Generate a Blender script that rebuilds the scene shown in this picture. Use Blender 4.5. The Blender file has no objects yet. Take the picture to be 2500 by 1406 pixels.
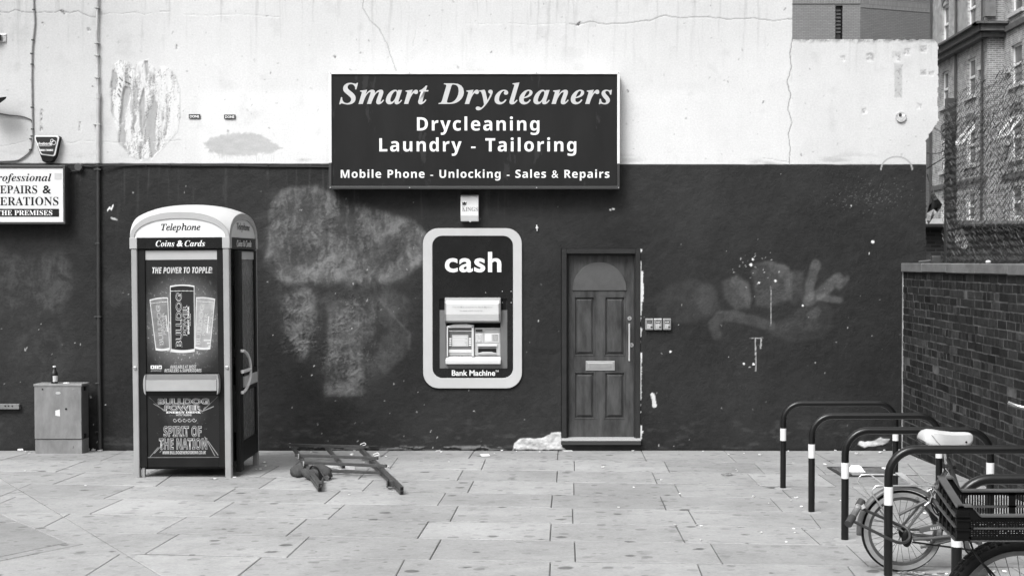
import bpy, bmesh, math, random
import numpy as np
from mathutils import Vector, Matrix

# ------------------------------------------------------------------ camera, light, exposure
SC = bpy.context.scene
C = SC.collection
F, U0, V0 = 3290.0, 1395.0, 703.0          # focal length and principal point, in pixels of the 2500 px photograph
PITCH = math.radians(1.1)
CZ, DW, SLOPE = 1.974, 14.1, 0.0365        # eye height, distance of the painted wall, fall of the pavement towards it
cam_d = bpy.data.cameras.new('camera'); cam = bpy.data.objects.new('camera', cam_d); C.objects.link(cam)
cam.location = (0, 0, CZ); cam.rotation_euler = (math.radians(90) - PITCH, 0, 0)
cam_d.sensor_width = 36; cam_d.lens = F / 2500 * 36; cam_d.shift_x = -(U0 - 1250) / 2500
cam_d.clip_start = 0.1; cam_d.clip_end = 2000
SC.camera = cam
SUN_EL, SUN_AZ = math.radians(49), math.radians(209)   # azimuth clockwise from +Y (north)
wd = bpy.data.worlds.new('World'); SC.world = wd; wd.use_nodes = True
wn = wd.node_tree; bgn = wn.nodes['Background']
sky = wn.nodes.new('ShaderNodeTexSky'); sky.sky_type = 'NISHITA'; sky.sun_disc = False
sky.sun_elevation = SUN_EL; sky.sun_rotation = SUN_AZ; sky.dust_density = 4.0; sky.air_density = 1.5
bw = wn.nodes.new('ShaderNodeRGBToBW')
# even overcast cloud: three times as bright overhead as at the horizon
tcw = wn.nodes.new('ShaderNodeTexCoord'); sxy = wn.nodes.new('ShaderNodeSeparateXYZ'); cie = wn.nodes.new('ShaderNodeMapRange'); mul = wn.nodes.new('ShaderNodeMath'); mul.operation = 'MULTIPLY'
cie.inputs[1].default_value = 0; cie.inputs[2].default_value = 1; cie.inputs[3].default_value = .30; cie.inputs[4].default_value = 2.2
wn.links.new(tcw.outputs['Generated'], sxy.inputs[0]); wn.links.new(sxy.outputs[2], cie.inputs[0])
wn.links.new(sky.outputs[0], bw.inputs[0]); wn.links.new(bw.outputs[0], mul.inputs[0]); wn.links.new(cie.outputs[0], mul.inputs[1]); wn.links.new(mul.outputs[0], bgn.inputs[0])
bgn.inputs[1].default_value = 0.115
sun_d = bpy.data.lights.new('sun', 'SUN'); sun_d.energy = 1.5; sun_d.angle = math.radians(22); sun_d.color = (1, 1, 1)
sun = bpy.data.objects.new('sun', sun_d); C.objects.link(sun); sun.location = (4, -8, 14)
sd = Vector((math.sin(SUN_AZ) * math.cos(SUN_EL), math.cos(SUN_AZ) * math.cos(SUN_EL), math.sin(SUN_EL)))
sun.rotation_euler = (-sd).to_track_quat('-Z', 'Y').to_euler()
SC.view_settings.view_transform = 'Standard'; SC.view_settings.look = 'None'
SC.view_settings.exposure = 0.62; SC.view_settings.gamma = 1; SC.view_settings.use_curve_mapping = False
SC.render.engine = 'CYCLES'
SC.cycles.max_bounces = 6

# ------------------------------------------------------------------ geometry helpers
cp, sp = math.cos(PITCH), math.sin(PITCH)
def ray(u, v):
    a, b = (u - U0) / F, (V0 - v) / F
    return (a, b * sp + cp, b * cp - sp)
def W(u, v, Y):                       # a photograph point carried out to depth Y
    d = ray(u, v); t = Y / d[1]
    return (d[0] * t, Y, CZ + d[2] * t)
def WX(u, v, X):                      # the same on a plane of constant X
    d = ray(u, v); t = X / d[0]
    return (X, d[1] * t, CZ + d[2] * t)
def gz(Y): return SLOPE * (DW - min(max(Y, -3.0), DW))
def G(u, v):                          # point on the sloping pavement
    d = ray(u, v); t = (SLOPE * DW - CZ) / (d[2] + SLOPE * d[1])
    return (d[0] * t, d[1] * t, CZ + d[2] * t)
def proj(X, Y, Z):
    dz = Z - CZ; den = Y * cp - dz * sp
    return U0 + F * X / den, V0 - F * (dz * cp + Y * sp) / den

class MB:
    """collects faces and links them as one mesh"""
    def __init__(s): s.v = []; s.f = []
    def add(s, vs, fs):
        n = len(s.v); s.v += [tuple(p) for p in vs]; s.f += [tuple(i + n for i in f) for f in fs]; return s
    def box(s, x0, x1, y0, y1, z0, z1):
        x0, x1 = sorted((x0, x1)); y0, y1 = sorted((y0, y1)); z0, z1 = sorted((z0, z1))
        return s.add([(x0,y0,z0),(x1,y0,z0),(x1,y1,z0),(x0,y1,z0),(x0,y0,z1),(x1,y0,z1),(x1,y1,z1),(x0,y1,z1)],
              [(0,3,2,1),(4,5,6,7),(0,1,5,4),(1,2,6,5),(2,3,7,6),(3,0,4,7)])
    def pbox(s, u0, v0, u1, v1, Y, y0, y1):     # box whose face covers a photo rectangle at depth Y, from y0 to y1
        a, b = W(u0, v0, Y), W(u1, v1, Y)
        return s.box(a[0], b[0], y0, y1, b[2], a[2])
    def prism(s, poly, y0, y1):                 # poly in x,z
        n = len(poly)
        ar = sum(poly[i][0]*poly[(i+1)%n][1]-poly[(i+1)%n][0]*poly[i][1] for i in range(n))
        if ar < 0: poly = poly[::-1]
        vs = [(x, y0, z) for x, z in poly] + [(x, y1, z) for x, z in poly]
        fs = [tuple(range(n)), tuple(range(2*n-1, n-1, -1))]
        fs += [(i, n+i, n+(i+1)%n, (i+1)%n) for i in range(n)]
        return s.add(vs, fs)
    def hull8(s, c):                            # c: 4 lower + 4 upper corners, same winding
        return s.add(c, [(0,3,2,1),(4,5,6,7),(0,1,5,4),(1,2,6,5),(2,3,7,6),(3,0,4,7)])
    def tube(s, pts, r, n=10, closed=False, caps=True, square=False):
        pts = [Vector(p) for p in pts]; m = len(pts)
        rs = r if isinstance(r, (list, tuple)) else [r]*m
        tg = []
        for i in range(m):
            if closed: t = pts[(i+1)%m]-pts[i-1]
            else: t = pts[min(i+1, m-1)]-pts[max(i-1, 0)]
            tg.append(t.normalized() if t.length > 1e-9 else Vector((0,0,1)))
        up = Vector((0,0,1)) if abs(tg[0].z) < .9 else Vector((0,1,0))
        a = tg[0].cross(up).normalized(); vs = []
        for i in range(m):
            a = (a - tg[i]*a.dot(tg[i])).normalized(); b = tg[i].cross(a)
            for k in range(n):
                th = 2*math.pi*k/n + (math.pi/4 if square else 0)
                vs.append(pts[i] + (a*math.cos(th)+b*math.sin(th))*rs[i]*(1.414 if square else 1))
        fs = []
        for i in range(m if closed else m-1):
            j = (i+1) % m
            for k in range(n):
                fs.append((i*n+k, i*n+(k+1)%n, j*n+(k+1)%n, j*n+k))
        if caps and not closed:
            fs.append(tuple(range(n-1, -1, -1))); fs.append(tuple((m-1)*n+k for k in range(n)))
        return s.add(vs, fs)
    def lathe(s, prof, cx, cy, n=20, z0=0):     # prof: (r,z)
        vs = []; m = len(prof)
        for r, z in prof:
            for k in range(n):
                th = 2*math.pi*k/n; vs.append((cx+r*math.cos(th), cy+r*math.sin(th), z0+z))
        fs = []
        for i in range(m-1):
            for k in range(n): fs.append((i*n+k, i*n+(k+1)%n, (i+1)*n+(k+1)%n, (i+1)*n+k))
        fs.append(tuple(range(n-1,-1,-1))); fs.append(tuple((m-1)*n+k for k in range(n)))
        return s.add(vs, fs)
    def disc_y(s, cx, cz, r, y0, y1, n=24, rz=None):   # cylinder along Y
        return s.prism([(cx+r*math.cos(2*math.pi*k/n), cz+(rz or r)*math.sin(2*math.pi*k/n)) for k in range(n)], y0, y1)
    def blob(s, c, rad, n=20, m=12, fn=None):
        vs = []; fs = []
        for i in range(m+1):
            ph = math.pi*i/m
            for k in range(n):
                th = 2*math.pi*k/n
                d = Vector((math.sin(ph)*math.cos(th), math.sin(ph)*math.sin(th), math.cos(ph)))
                q = fn(d) if fn else 1
                vs.append((c[0]+d.x*rad[0]*q, c[1]+d.y*rad[1]*q, c[2]+d.z*rad[2]*q))
        for i in range(m):
            for k in range(n): fs.append((i*n+k, (i+1)*n+k, (i+1)*n+(k+1)%n, i*n+(k+1)%n))
        return s.add(vs, fs)
    def xf(s, fn): s.v = [tuple(fn(*p)) for p in s.v]; return s
    def build(s, name, mat, parent=None, smooth=False, bevel=0, seg=2):
        off = Vector((0,0,0)); p = parent
        while p is not None: off += p.location; p = p.parent
        me = bpy.data.meshes.new(name)
        me.from_pydata([(x-off.x, y-off.y, z-off.z) for x, y, z in s.v], [], s.f); me.update()
        bm = bmesh.new(); bm.from_mesh(me); bmesh.ops.recalc_face_normals(bm, faces=bm.faces[:]); bm.to_mesh(me); bm.free()
        return link(name, me, mat, parent, smooth, bevel, seg)
def link(name, me, mat, parent=None, smooth=False, bevel=0, seg=2):
    o = bpy.data.objects.new(name, me); C.objects.link(o)
    if mat: me.materials.append(mat)
    if parent: o.parent = parent
    if smooth:
        me.polygons.foreach_set('use_smooth', [True]*len(me.polygons))
        try: me.set_sharp_from_angle(angle=math.radians(38))
        except Exception: pass
    if bevel:
        b = o.modifiers.new('bevel', 'BEVEL'); b.width = bevel; b.segments = seg; b.limit_method = 'ANGLE'; b.angle_limit = math.radians(35)
    return o
def tag(o, label=None, cat=None, group=None, kind=None):
    if label: o['label'] = label
    if cat: o['category'] = cat
    if group: o['group'] = group
    if kind: o['kind'] = kind
    return o
def thing(name, label, cat, loc, group=None):
    o = bpy.data.objects.new(name, None); C.objects.link(o); o.location = loc; o.empty_display_size = .1
    return tag(o, label, cat, group)
def copy_tree(o, parent=None):
    c = o.copy(); C.objects.link(c)
    if parent: c.parent = parent
    for ch in list(o.children): copy_tree(ch, c)
    return c
def arc(cx, cz, r, a0, a1, n, y=None, rz=None):
    out = []
    for i in range(n+1):
        a = math.radians(a0 + (a1-a0)*i/n)
        x, z = cx + r*math.cos(a), cz + (rz or r)*math.sin(a)
        out.append((x, z) if y is None else (x, y, z))
    return out
def rrect(x0, x1, z0, z1, r, n=7):
    return (arc(x1-r, z1-r, r, 0, 90, n) + arc(x0+r, z1-r, r, 90, 180, n) +
            arc(x0+r, z0+r, r, 180, 270, n) + arc(x1-r, z0+r, r, 270, 360, n))
def smooth_path(pts, n=6):            # Catmull-Rom
    P = [Vector(p) for p in pts]; out = []
    for i in range(len(P)-1):
        p0, p1, p2, p3 = P[max(i-1,0)], P[i], P[i+1], P[min(i+2, len(P)-1)]
        for k in range(n):
            t = k/n
            out.append(.5*((2*p1)+(p2-p0)*t+(2*p0-5*p1+4*p2-p3)*t*t+(3*p1-p0-3*p2+p3)*t**3))
    out.append(P[-1]); return out

# ------------------------------------------------------------------ lettering (Blender's own built-in font)
def _map(s, A, a, hole=None, dig=None):
    o = ''
    for ch in s:
        if hole and ch in hole: o += hole[ch]
        elif 'A' <= ch <= 'Z': o += chr(A + ord(ch)-65)
        elif 'a' <= ch <= 'z': o += chr(a + ord(ch)-97)
        elif dig and '0' <= ch <= '9': o += chr(dig + ord(ch)-48)
        else: o += ch
    return o
def serif_bold(s): return _map(s, 0x1D400, 0x1D41A, None, 0x1D7CE)
def serif_italic(s): return _map(s, 0x1D434, 0x1D44E, {'h': '\u210e'})
def serif_bold_italic(s): return _map(s, 0x1D468, 0x1D482)
def sans_bold(s): return _map(s, 0x1D5D4, 0x1D5EE, None, 0x1D7EC)
def sans_bold_italic(s): return _map(s, 0x1D63C, 0x1D656, None, 0x1D7EC)
def letters(name, body, mat, parent, c, w, h, ex=(1,0,0), ez=(0,0,1), bold=0.0, spacing=1.0, shear=0.0, sep=None):
    """flat lettering filling a w x h rectangle centred on c"""
    cu = bpy.data.curves.new('lettering', 'FONT'); cu.body = body; cu.fill_mode = 'FRONT'; cu.resolution_u = 4
    cu.offset = bold; cu.space_character = spacing; cu.space_word = spacing if spacing > 1 else 1; cu.shear = shear
    if sep: cu.space_line = sep
    cu.align_x = 'CENTER'
    o = bpy.data.objects.new('lettering', cu); C.objects.link(o)
    dg = bpy.context.evaluated_depsgraph_get()
    me = bpy.data.meshes.new_from_object(o.evaluated_get(dg))
    bpy.data.objects.remove(o); bpy.data.curves.remove(cu)
    n = len(me.vertices); a = np.empty(n*3, np.float32); me.vertices.foreach_get('co', a); a = a.reshape(-1, 3)
    lo, hi = a.min(0), a.max(0)
    s = (a[:, 0]-lo[0])/(hi[0]-lo[0])-.5; t = (a[:, 1]-lo[1])/(hi[1]-lo[1])-.5
    off = Vector((0,0,0)); p = parent
    while p is not None: off += p.location; p = p.parent
    ex, ez = np.array(Vector(ex).normalized()), np.array(Vector(ez).normalized())
    P = (np.array(c)-np.array(off)) + np.outer(s*w, ex) + np.outer(t*h, ez)
    me.vertices.foreach_set('co', P.astype(np.float32).ravel()); me.name = name; me.materials.clear(); me.update()
    return link(name, me, mat, parent)
def pletters(name, body, mat, parent, u0, v0, u1, v1, Y, eps=.002, **k):   # lettering over a photo rectangle at depth Y
    a, b = W(u0, v0, Y), W(u1, v1, Y)
    return letters(name, body, mat, parent, ((a[0]+b[0])/2, Y-eps, (a[2]+b[2])/2), abs(b[0]-a[0]), abs(a[2]-b[2]), **k)

# ------------------------------------------------------------------ materials
def nodes(name):
    m = bpy.data.materials.new(name); m.use_nodes = True
    nt = m.node_tree; return m, nt, nt.nodes['Principled BSDF'], nt.nodes.new, nt.links.new
def grey(v): return (v, v, v, 1)
def M(name, v, rough=.6, var=.15, scale=6, bump=0, bscale=60, metal=0, spec=.5, stretch=None, wear=None, wscale=25, wthr=.68, coat=0):
    """grey procedural paint, stone or metal: cloudy variation, fine bump, optional chips of another grey"""
    m, nt, bs, N, L = nodes(name)
    tc = N('ShaderNodeTexCoord'); vec = tc.outputs['Object']
    if stretch:
        mp = N('ShaderNodeMapping'); mp.inputs['Scale'].default_value = stretch; L(vec, mp.inputs[0]); vec = mp.outputs[0]
    nz = N('ShaderNodeTexNoise'); nz.inputs['Scale'].default_value = scale; nz.inputs['Detail'].default_value = 6; nz.inputs['Roughness'].default_value = .65
    L(vec, nz.inputs['Vector'])
    mr = N('ShaderNodeMapRange'); mr.inputs[1].default_value = .3; mr.inputs[2].default_value = .7
    mr.inputs[3].default_value = v*(1-var); mr.inputs[4].default_value = v*(1+var); L(nz.outputs[0], mr.inputs[0])
    col = mr.outputs[0]
    if wear is not None:
        n2 = N('ShaderNodeTexNoise'); n2.inputs['Scale'].default_value = wscale; n2.inputs['Detail'].default_value = 8; n2.inputs['Roughness'].default_value = .7
        L(vec, n2.inputs['Vector'])
        m2 = N('ShaderNodeMapRange'); m2.inputs[1].default_value = wthr; m2.inputs[2].default_value = wthr+.03; L(n2.outputs[0], m2.inputs[0])
        mx = N('ShaderNodeMix'); mx.data_type = 'FLOAT'; L(m2.outputs[0], mx.inputs[0]); L(col, mx.inputs[2]); mx.inputs[3].default_value = wear
        col = mx.outputs[0]
    L(col, bs.inputs['Base Color'])
    bs.inputs['Roughness'].default_value = rough; bs.inputs['Metallic'].default_value = metal; bs.inputs['Specular IOR Level'].default_value = spec
    if coat: bs.inputs['Coat Weight'].default_value = coat; bs.inputs['Coat Roughness'].default_value = .1
    if bump:
        n3 = N('ShaderNodeTexNoise'); n3.inputs['Scale'].default_value = bscale; n3.inputs['Detail'].default_value = 5; L(vec, n3.inputs['Vector'])
        bp = N('ShaderNodeBump'); bp.inputs['Strength'].default_value = bump; bp.inputs['Distance'].default_value = .01
        L(n3.outputs[0], bp.inputs['Height']); L(bp.outputs[0], bs.inputs['Normal'])
    return m
def tone_mat(name, rough=.8, scale=40, var=.12, bump=.3, bscale=70, extra=None, spec=.3, pale_bump=None):
    """surface whose own grey is the mesh attribute 'tone', broken up by fine noise"""
    m, nt, bs, N, L = nodes(name)
    at = N('ShaderNodeAttribute'); at.attribute_name = 'tone'
    tc = N('ShaderNodeTexCoord')
    nz = N('ShaderNodeTexNoise'); nz.inputs['Scale'].default_value = scale; nz.inputs['Detail'].default_value = 6; nz.inputs['Roughness'].default_value = .7
    L(tc.outputs['Object'], nz.inputs['Vector'])
    mr = N('ShaderNodeMapRange'); mr.inputs[1].default_value = .3; mr.inputs[2].default_value = .7; mr.inputs[3].default_value = 1-var; mr.inputs[4].default_value = 1+var
    L(nz.outputs[0], mr.inputs[0])
    mu = N('ShaderNodeMath'); mu.operation = 'MULTIPLY'; L(at.outputs['Fac'], mu.inputs[0]); L(mr.outputs[0], mu.inputs[1])
    col = mu.outputs[0]
    if extra: col = extra(nt, tc, col)
    L(col, bs.inputs['Base Color'])
    bs.inputs['Roughness'].default_value = rough; bs.inputs['Specular IOR Level'].default_value = spec
    n3 = N('ShaderNodeTexNoise'); n3.inputs['Scale'].default_value = bscale; n3.inputs['Detail'].default_value = 6; L(tc.outputs['Object'], n3.inputs['Vector'])
    bp = N('ShaderNodeBump'); bp.inputs['Strength'].default_value = bump; bp.inputs['Distance'].default_value = .008
    if pale_bump is not None:             # thick pale paint fills the texture, thin dark paint shows it
        mb_ = N('ShaderNodeMapRange'); mb_.inputs[1].default_value = .1; mb_.inputs[2].default_value = .4; mb_.inputs[3].default_value = bump; mb_.inputs[4].default_value = pale_bump
        L(at.outputs['Fac'], mb_.inputs[0]); L(mb_.outputs[0], bp.inputs['Strength'])
    L(n3.outputs[0], bp.inputs['Height']); L(bp.outputs[0], bs.inputs['Normal'])
    return m
def brick_mat(name, axis, v1, v2, mortar, bw_=.225, bh=.075, mort=.012, var=.25, nsc=.9):
    m, nt, bs, N, L = nodes(name)
    tc = N('ShaderNodeTexCoord'); se = N('ShaderNodeSeparateXYZ'); L(tc.outputs['Object'], se.inputs[0])
    cb = N('ShaderNodeCombineXYZ'); L(se.outputs[axis], cb.inputs[0]); L(se.outputs[2], cb.inputs[1])
    br = N('ShaderNodeTexBrick'); L(cb.outputs[0], br.inputs['Vector'])
    br.inputs['Color1'].default_value = grey(v1); br.inputs['Color2'].default_value = grey(v2); br.inputs['Mortar'].default_value = grey(mortar)
    br.inputs['Scale'].default_value = 1; br.inputs['Brick Width'].default_value = bw_; br.inputs['Row Height'].default_value = bh; br.inputs['Mortar Size'].default_value = mort
    br.inputs['Mortar Smooth'].default_value = .2
    nz = N('ShaderNodeTexNoise'); nz.inputs['Scale'].default_value = nsc; nz.inputs['Detail'].default_value = 9; nz.inputs['Roughness'].default_value = .7; L(tc.outputs['Object'], nz.inputs['Vector'])
    mr = N('ShaderNodeMapRange'); mr.inputs[1].default_value = .3; mr.inputs[2].default_value = .7; mr.inputs[3].default_value = 1-var; mr.inputs[4].default_value = 1+var; L(nz.outputs[0], mr.inputs[0])
    mx = N('ShaderNodeMix'); mx.data_type = 'RGBA'; mx.blend_type = 'MULTIPLY'; mx.inputs[0].default_value = 1
    L(br.outputs['Color'], mx.inputs[6]); L(mr.outputs[0], mx.inputs[7]); L(mx.outputs[2], bs.inputs['Base Color'])
    bs.inputs['Roughness'].default_value = .85
    bp = N('ShaderNodeBump'); bp.inputs['Strength'].default_value = .4; bp.inputs['Distance'].default_value = .01; bp.invert = True
    L(br.outputs['Fac'], bp.inputs['Height']); L(bp.outputs[0], bs.inputs['Normal'])
    return m
def glass_mat(name, v=.02, alpha=.55, rough=.03):
    m, nt, bs, N, L = nodes(name)
    bs.inputs['Base Color'].default_value = grey(v); bs.inputs['Roughness'].default_value = rough; bs.inputs['Specular IOR Level'].default_value = .6
    tr = N('ShaderNodeBsdfTransparent'); tr.inputs[0].default_value = grey(.85); mx = N('ShaderNodeMixShader'); mx.inputs[0].default_value = 1-alpha
    nz = N('ShaderNodeTexNoise'); nz.inputs['Scale'].default_value = 7; nz.inputs['Detail'].default_value = 7
    mr = N('ShaderNodeMapRange'); mr.inputs[3].default_value = rough; mr.inputs[4].default_value = rough+.25; L(nz.outputs[0], mr.inputs[0]); L(mr.outputs[0], bs.inputs['Roughness'])
    L(bs.outputs[0], mx.inputs[1]); L(tr.outputs[0], mx.inputs[2]); L(mx.outputs[0], nt.nodes['Material Output'].inputs[0])
    return m
BLACK = M('black_paint', .006, .45, .3, 9, spec=.2)
BLACK_SATIN = M('satin_black_tube', .005, .3, .3, 14, spec=.35, coat=.12, bump=.05, bscale=40, wear=.05, wscale=60, wthr=.72)
WHITE = M('white_enamel', .74, .4, .05, 5)
WHITE_DIRTY = M('dirty_white_paint', .66, .5, .08, 7, wear=.3, wscale=22, wthr=.68)
INK_WHITE = M('white_lettering', .78, .5, .03, 5)
INK_CREAM = M('cream_lettering', .5, .5, .04, 5)
INK_BLACK = M('black_lettering', .010, .6, .1, 5, spec=.2)
INK_GREY = M('grey_lettering', .25, .5, .1, 5)
LIGHT_GREY = M('light_grey_plastic', .48, .45, .05, 4, wear=.35, wscale=14, wthr=.7)
MID_GREY = M('mid_grey_plastic', .2, .45, .1, 5)
DARK_GREY = M('dark_grey_paint', .035, .45, .15, 5)
CHARCOAL = M('charcoal_wall_paint', .024, .6, .25, 5, spec=.2, bump=.3, bscale=40, wear=.5, wscale=50, wthr=.76)
STEEL = M('brushed_steel', .55, .32, .1, 20, metal=.85, stretch=(1,1,12))
GALV = M('galvanised_wire', .06, .45, .4, 30, metal=.3)
RUBBER = M('tyre_rubber', .010, .75, .3, 20, bump=.2, spec=.2)
CHROME = M('worn_chrome', .65, .2, .15, 25, metal=.95)
# ------------------------------------------------------------------ ground
g = MB()
ys = [-150, -3.0, 2.0, 5, 8, 11, DW, 40, 90, 400]
xs = [-300, -60, -20, -8, 0, 8, 20, 60, 300]
for j in range(len(ys)-1):
    for i in range(len(xs)-1):
        q = [(xs[i], ys[j]), (xs[i+1], ys[j]), (xs[i+1], ys[j+1]), (xs[i], ys[j+1])]
        g.add([(x, y, gz(y)-.014) for x, y in q], [(0,1,2,3)])
tag(g.build('ground', M('joint_mortar_and_earth', .05, .9, .3, 3)), kind='structure')

rng = random.Random(11)
ROWS = [
 [(0,1093),(247,1098.5),(680,1110),(930,1115),(1144,1119),(1360,1122),(1500,1124.5),(1800,1128.6),(2000,1130.5),(2240,1131)],
 [(0,1123),(247,1124),(680,1137),(905,1142.6),(1000,1143),(1131,1145.5),(1402,1149),(1635,1152),(1868,1156),(2000,1157),(2240,1158)],
 [(0,1149),(209,1152),(326,1154.5),(635,1163),(905,1170),(1116,1172.5),(1400,1177),(1663,1181),(1853,1184),(2000,1186.6),(2240,1188)],
 [(0,1178),(130,1181),(380,1186),(632,1192),(792,1195.6),(1000,1200.5),(1141,1202),(1401,1207),(1663,1211.6),(2000,1216.5),(2240,1219)],
 [(0,1211),(76,1212.5),(254,1216),(500,1222.3),(572,1224.8),(792,1229),(1000,1232),(1346,1238.5),(1627,1244),(1909,1248),(2000,1249),(2240,1252)],
 [(0,1252),(220,1253),(360,1257),(511,1261),(801,1266),(1000,1270),(1400,1277),(1698,1283),(2000,1288),(2240,1291)],
 [(0,1300),(211,1299),(384,1301),(699,1307),(837,1310),(1076,1314.7),(1344,1318.5),(1673,1324),(2000,1329),(2240,1332)],
 [(0,1358),(294,1351),(355,1350.5),(500,1354.8),(700,1360),(988,1364.6),(1344,1370),(1703,1375),(2000,1380),(2240,1383)],
 [(0,1425),(500,1420),(1400,1436),(2240,1447)]]
JOINTS = [
 [(941,929),(1152,1144),(1361,1361),(1571,1579),(1775,1799),(2000,2035)],
 [(308,247),(500,452),(749,716),(972,952),(1186,1175),(1402,1403),(1622,1635),(1840,1868),(1986,2017),(2216,2242)],
 [(211,136),(420,360),(643,579),(680,635),(902,875),(1131,1116),(1361,1359.5),(1591.7,1604.5),(1825,1854),(1997.6,2043),(2210,2252)],
 [(209,130),(422,380),(676,632),(913,885),(1157,1141.6),(1401,1401.6),(1647,1663),(1898,1932.6),(2080,2120)],
 [(78,0),(330,254),(577,522),(832,792),(1089,1068),(1349,1345.6),(1612,1627),(1880,1911),(2090,2135)],
 [(40,-60),(302,220),(572,511),(843,801),(1119,1099),(1398,1399),(1681,1703),(1973,2004),(2230,2280)],
 [(172,80),(459,384),(750,699),(1047,1019),(1346,1343),(1650,1673),(1956,2004),(2240,2300)],
 [(120,0),(438,355),(756,700),(1077.5,1049),(1403,1405),(1734,1765),(2066,2122)],
 [(-40,-150),(294,180),(639,560),(988,955),(1344,1341),(1703,1728),(2070,2118)]]
rows_xy = [[(-9, DW), (5, DW)]] + [[G(u, v)[:2] for u, v in r] for r in ROWS]
y = rows_xy[-1][0][1]
for k in range(11):
    y -= .78; rows_xy.append([(-9, y), (5, y-.03)])
def rowY(i, x):
    r = rows_xy[i]; return float(np.interp(x, [p[0] for p in r], [p[1] for p in r]))
def clip(poly, nx, ny, d):            # keep nx*x+ny*y <= d
    out = []
    for i in range(len(poly)):
        a, b = poly[i], poly[(i+1) % len(poly)]
        fa, fb = nx*a[0]+ny*a[1]-d, nx*b[0]+ny*b[1]-d
        if fa <= 0: out.append(a)
        if fa*fb < 0: t = fa/(fa-fb); out.append((a[0]+(b[0]-a[0])*t, a[1]+(b[1]-a[1])*t))
    return out
def inset(poly, gp):
    n = len(poly); ar = sum(poly[i][0]*poly[(i+1)%n][1]-poly[(i+1)%n][0]*poly[i][1] for i in range(n))/2
    if abs(ar) < .003: return []
    if ar < 0: poly = poly[::-1]
    res = poly; g0 = gp
    for i in range(n):
        a, b = poly[i], poly[(i+1)%n]; ex, ey = b[0]-a[0], b[1]-a[1]; l = math.hypot(ex, ey)
        if l < 1e-5: continue
        nx, ny = ey/l, -ex/l; gp = g0*(4.2 if abs(ex) > 3*abs(ey) and g0 < .0045 else 1)
        res = clip(res, nx, ny, nx*a[0]+ny*a[1]-gp)
        if len(res) < 3: return []
    return res
da, db = G(0, 1166)[:2], G(395, 1406)[:2]        # the long straight cut across the slabs at the left
dl = math.hypot(db[0]-da[0], db[1]-da[1]); dnx, dny = (db[1]-da[1])/dl, -(db[0]-da[0])/dl; dd = dnx*da[0]+dny*da[1]
slab_v, slab_f, slab_t = [], [], []
def add_slab(poly, lift=0.0, t=None, gap=.0024):
    poly = inset(poly, gap)
    if len(poly) < 3: return
    cx = sum(p[0] for p in poly)/len(poly); cy = sum(p[1] for p in poly)/len(poly)
    tx, ty = rng.gauss(0, .0012), rng.gauss(0, .0012); h = lift + rng.gauss(0, .0008)
    t = t if t is not None else .315*(1+rng.gauss(0, .055))
    pin = inset(poly, .005)
    n = len(poly)
    if len(pin) != n: pin = poly
    zz = lambda p: gz(p[1]) + h + tx*(p[0]-cx) + ty*(p[1]-cy)
    b = len(slab_v)
    slab_v.extend([(p[0], p[1], zz(p)) for p in pin] + [(p[0], p[1], zz(p)-.004) for p in poly] + [(p[0], p[1], zz(p)-.03) for p in poly])
    slab_f.append(tuple(b+i for i in range(n)))
    for k in (0, 1):
        for i in range(n): slab_f.append((b+k*n+i, b+(k+1)*n+i, b+(k+1)*n+(i+1)%n, b+k*n+(i+1)%n))
    slab_t.extend([t]*n + [t*.8]*n + [t*.5]*n)
XL, XR = -9.0, 3.46
for i in range(len(rows_xy)-1):
    js = []
    if i < len(JOINTS):
        top = ROWS[i-1] if i else None; bot = ROWS[i]
        for ut, ub in JOINTS[i]:
            vb = np.interp(ub, [p[0] for p in bot], [p[1] for p in bot])
            pb = G(ub, vb)
            if i:
                vt = np.interp(ut, [p[0] for p in top], [p[1] for p in top]); pt = G(ut, vt)
                js.append((pt[0], pb[0]))
            else: js.append((pb[0], pb[0]))
    else:
        x = -8.7 + (i % 2)*.47
        while x < XR: js.append((x, x+rng.gauss(0,.01))); x += .93 + rng.gauss(0, .04)
    x = js[0][0]
    while x > XL+1: x -= .93; js.insert(0, (x, x-.01))
    x = js[-1][0]
    while x < XR-1.1: x += .93; js.append((x, x))
    js = [(XL, XL)] + js + [(XR, XR)]
    for a, b in zip(js[:-1], js[1:]):
        P = [(a[0], rowY(i, a[0])), (b[0], rowY(i, b[0])), (b[1], rowY(i+1, b[1])), (a[1], rowY(i+1, a[1]))]
        P = clip(P, 0, 1, DW-.004)
        if len(P) < 3: continue
        q = clip(P, dnx, dny, dd); q2 = clip(P, -dnx, -dny, -dd)
        for w_ in (q, q2):
            if len(w_) >= 3: add_slab(w_)
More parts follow.
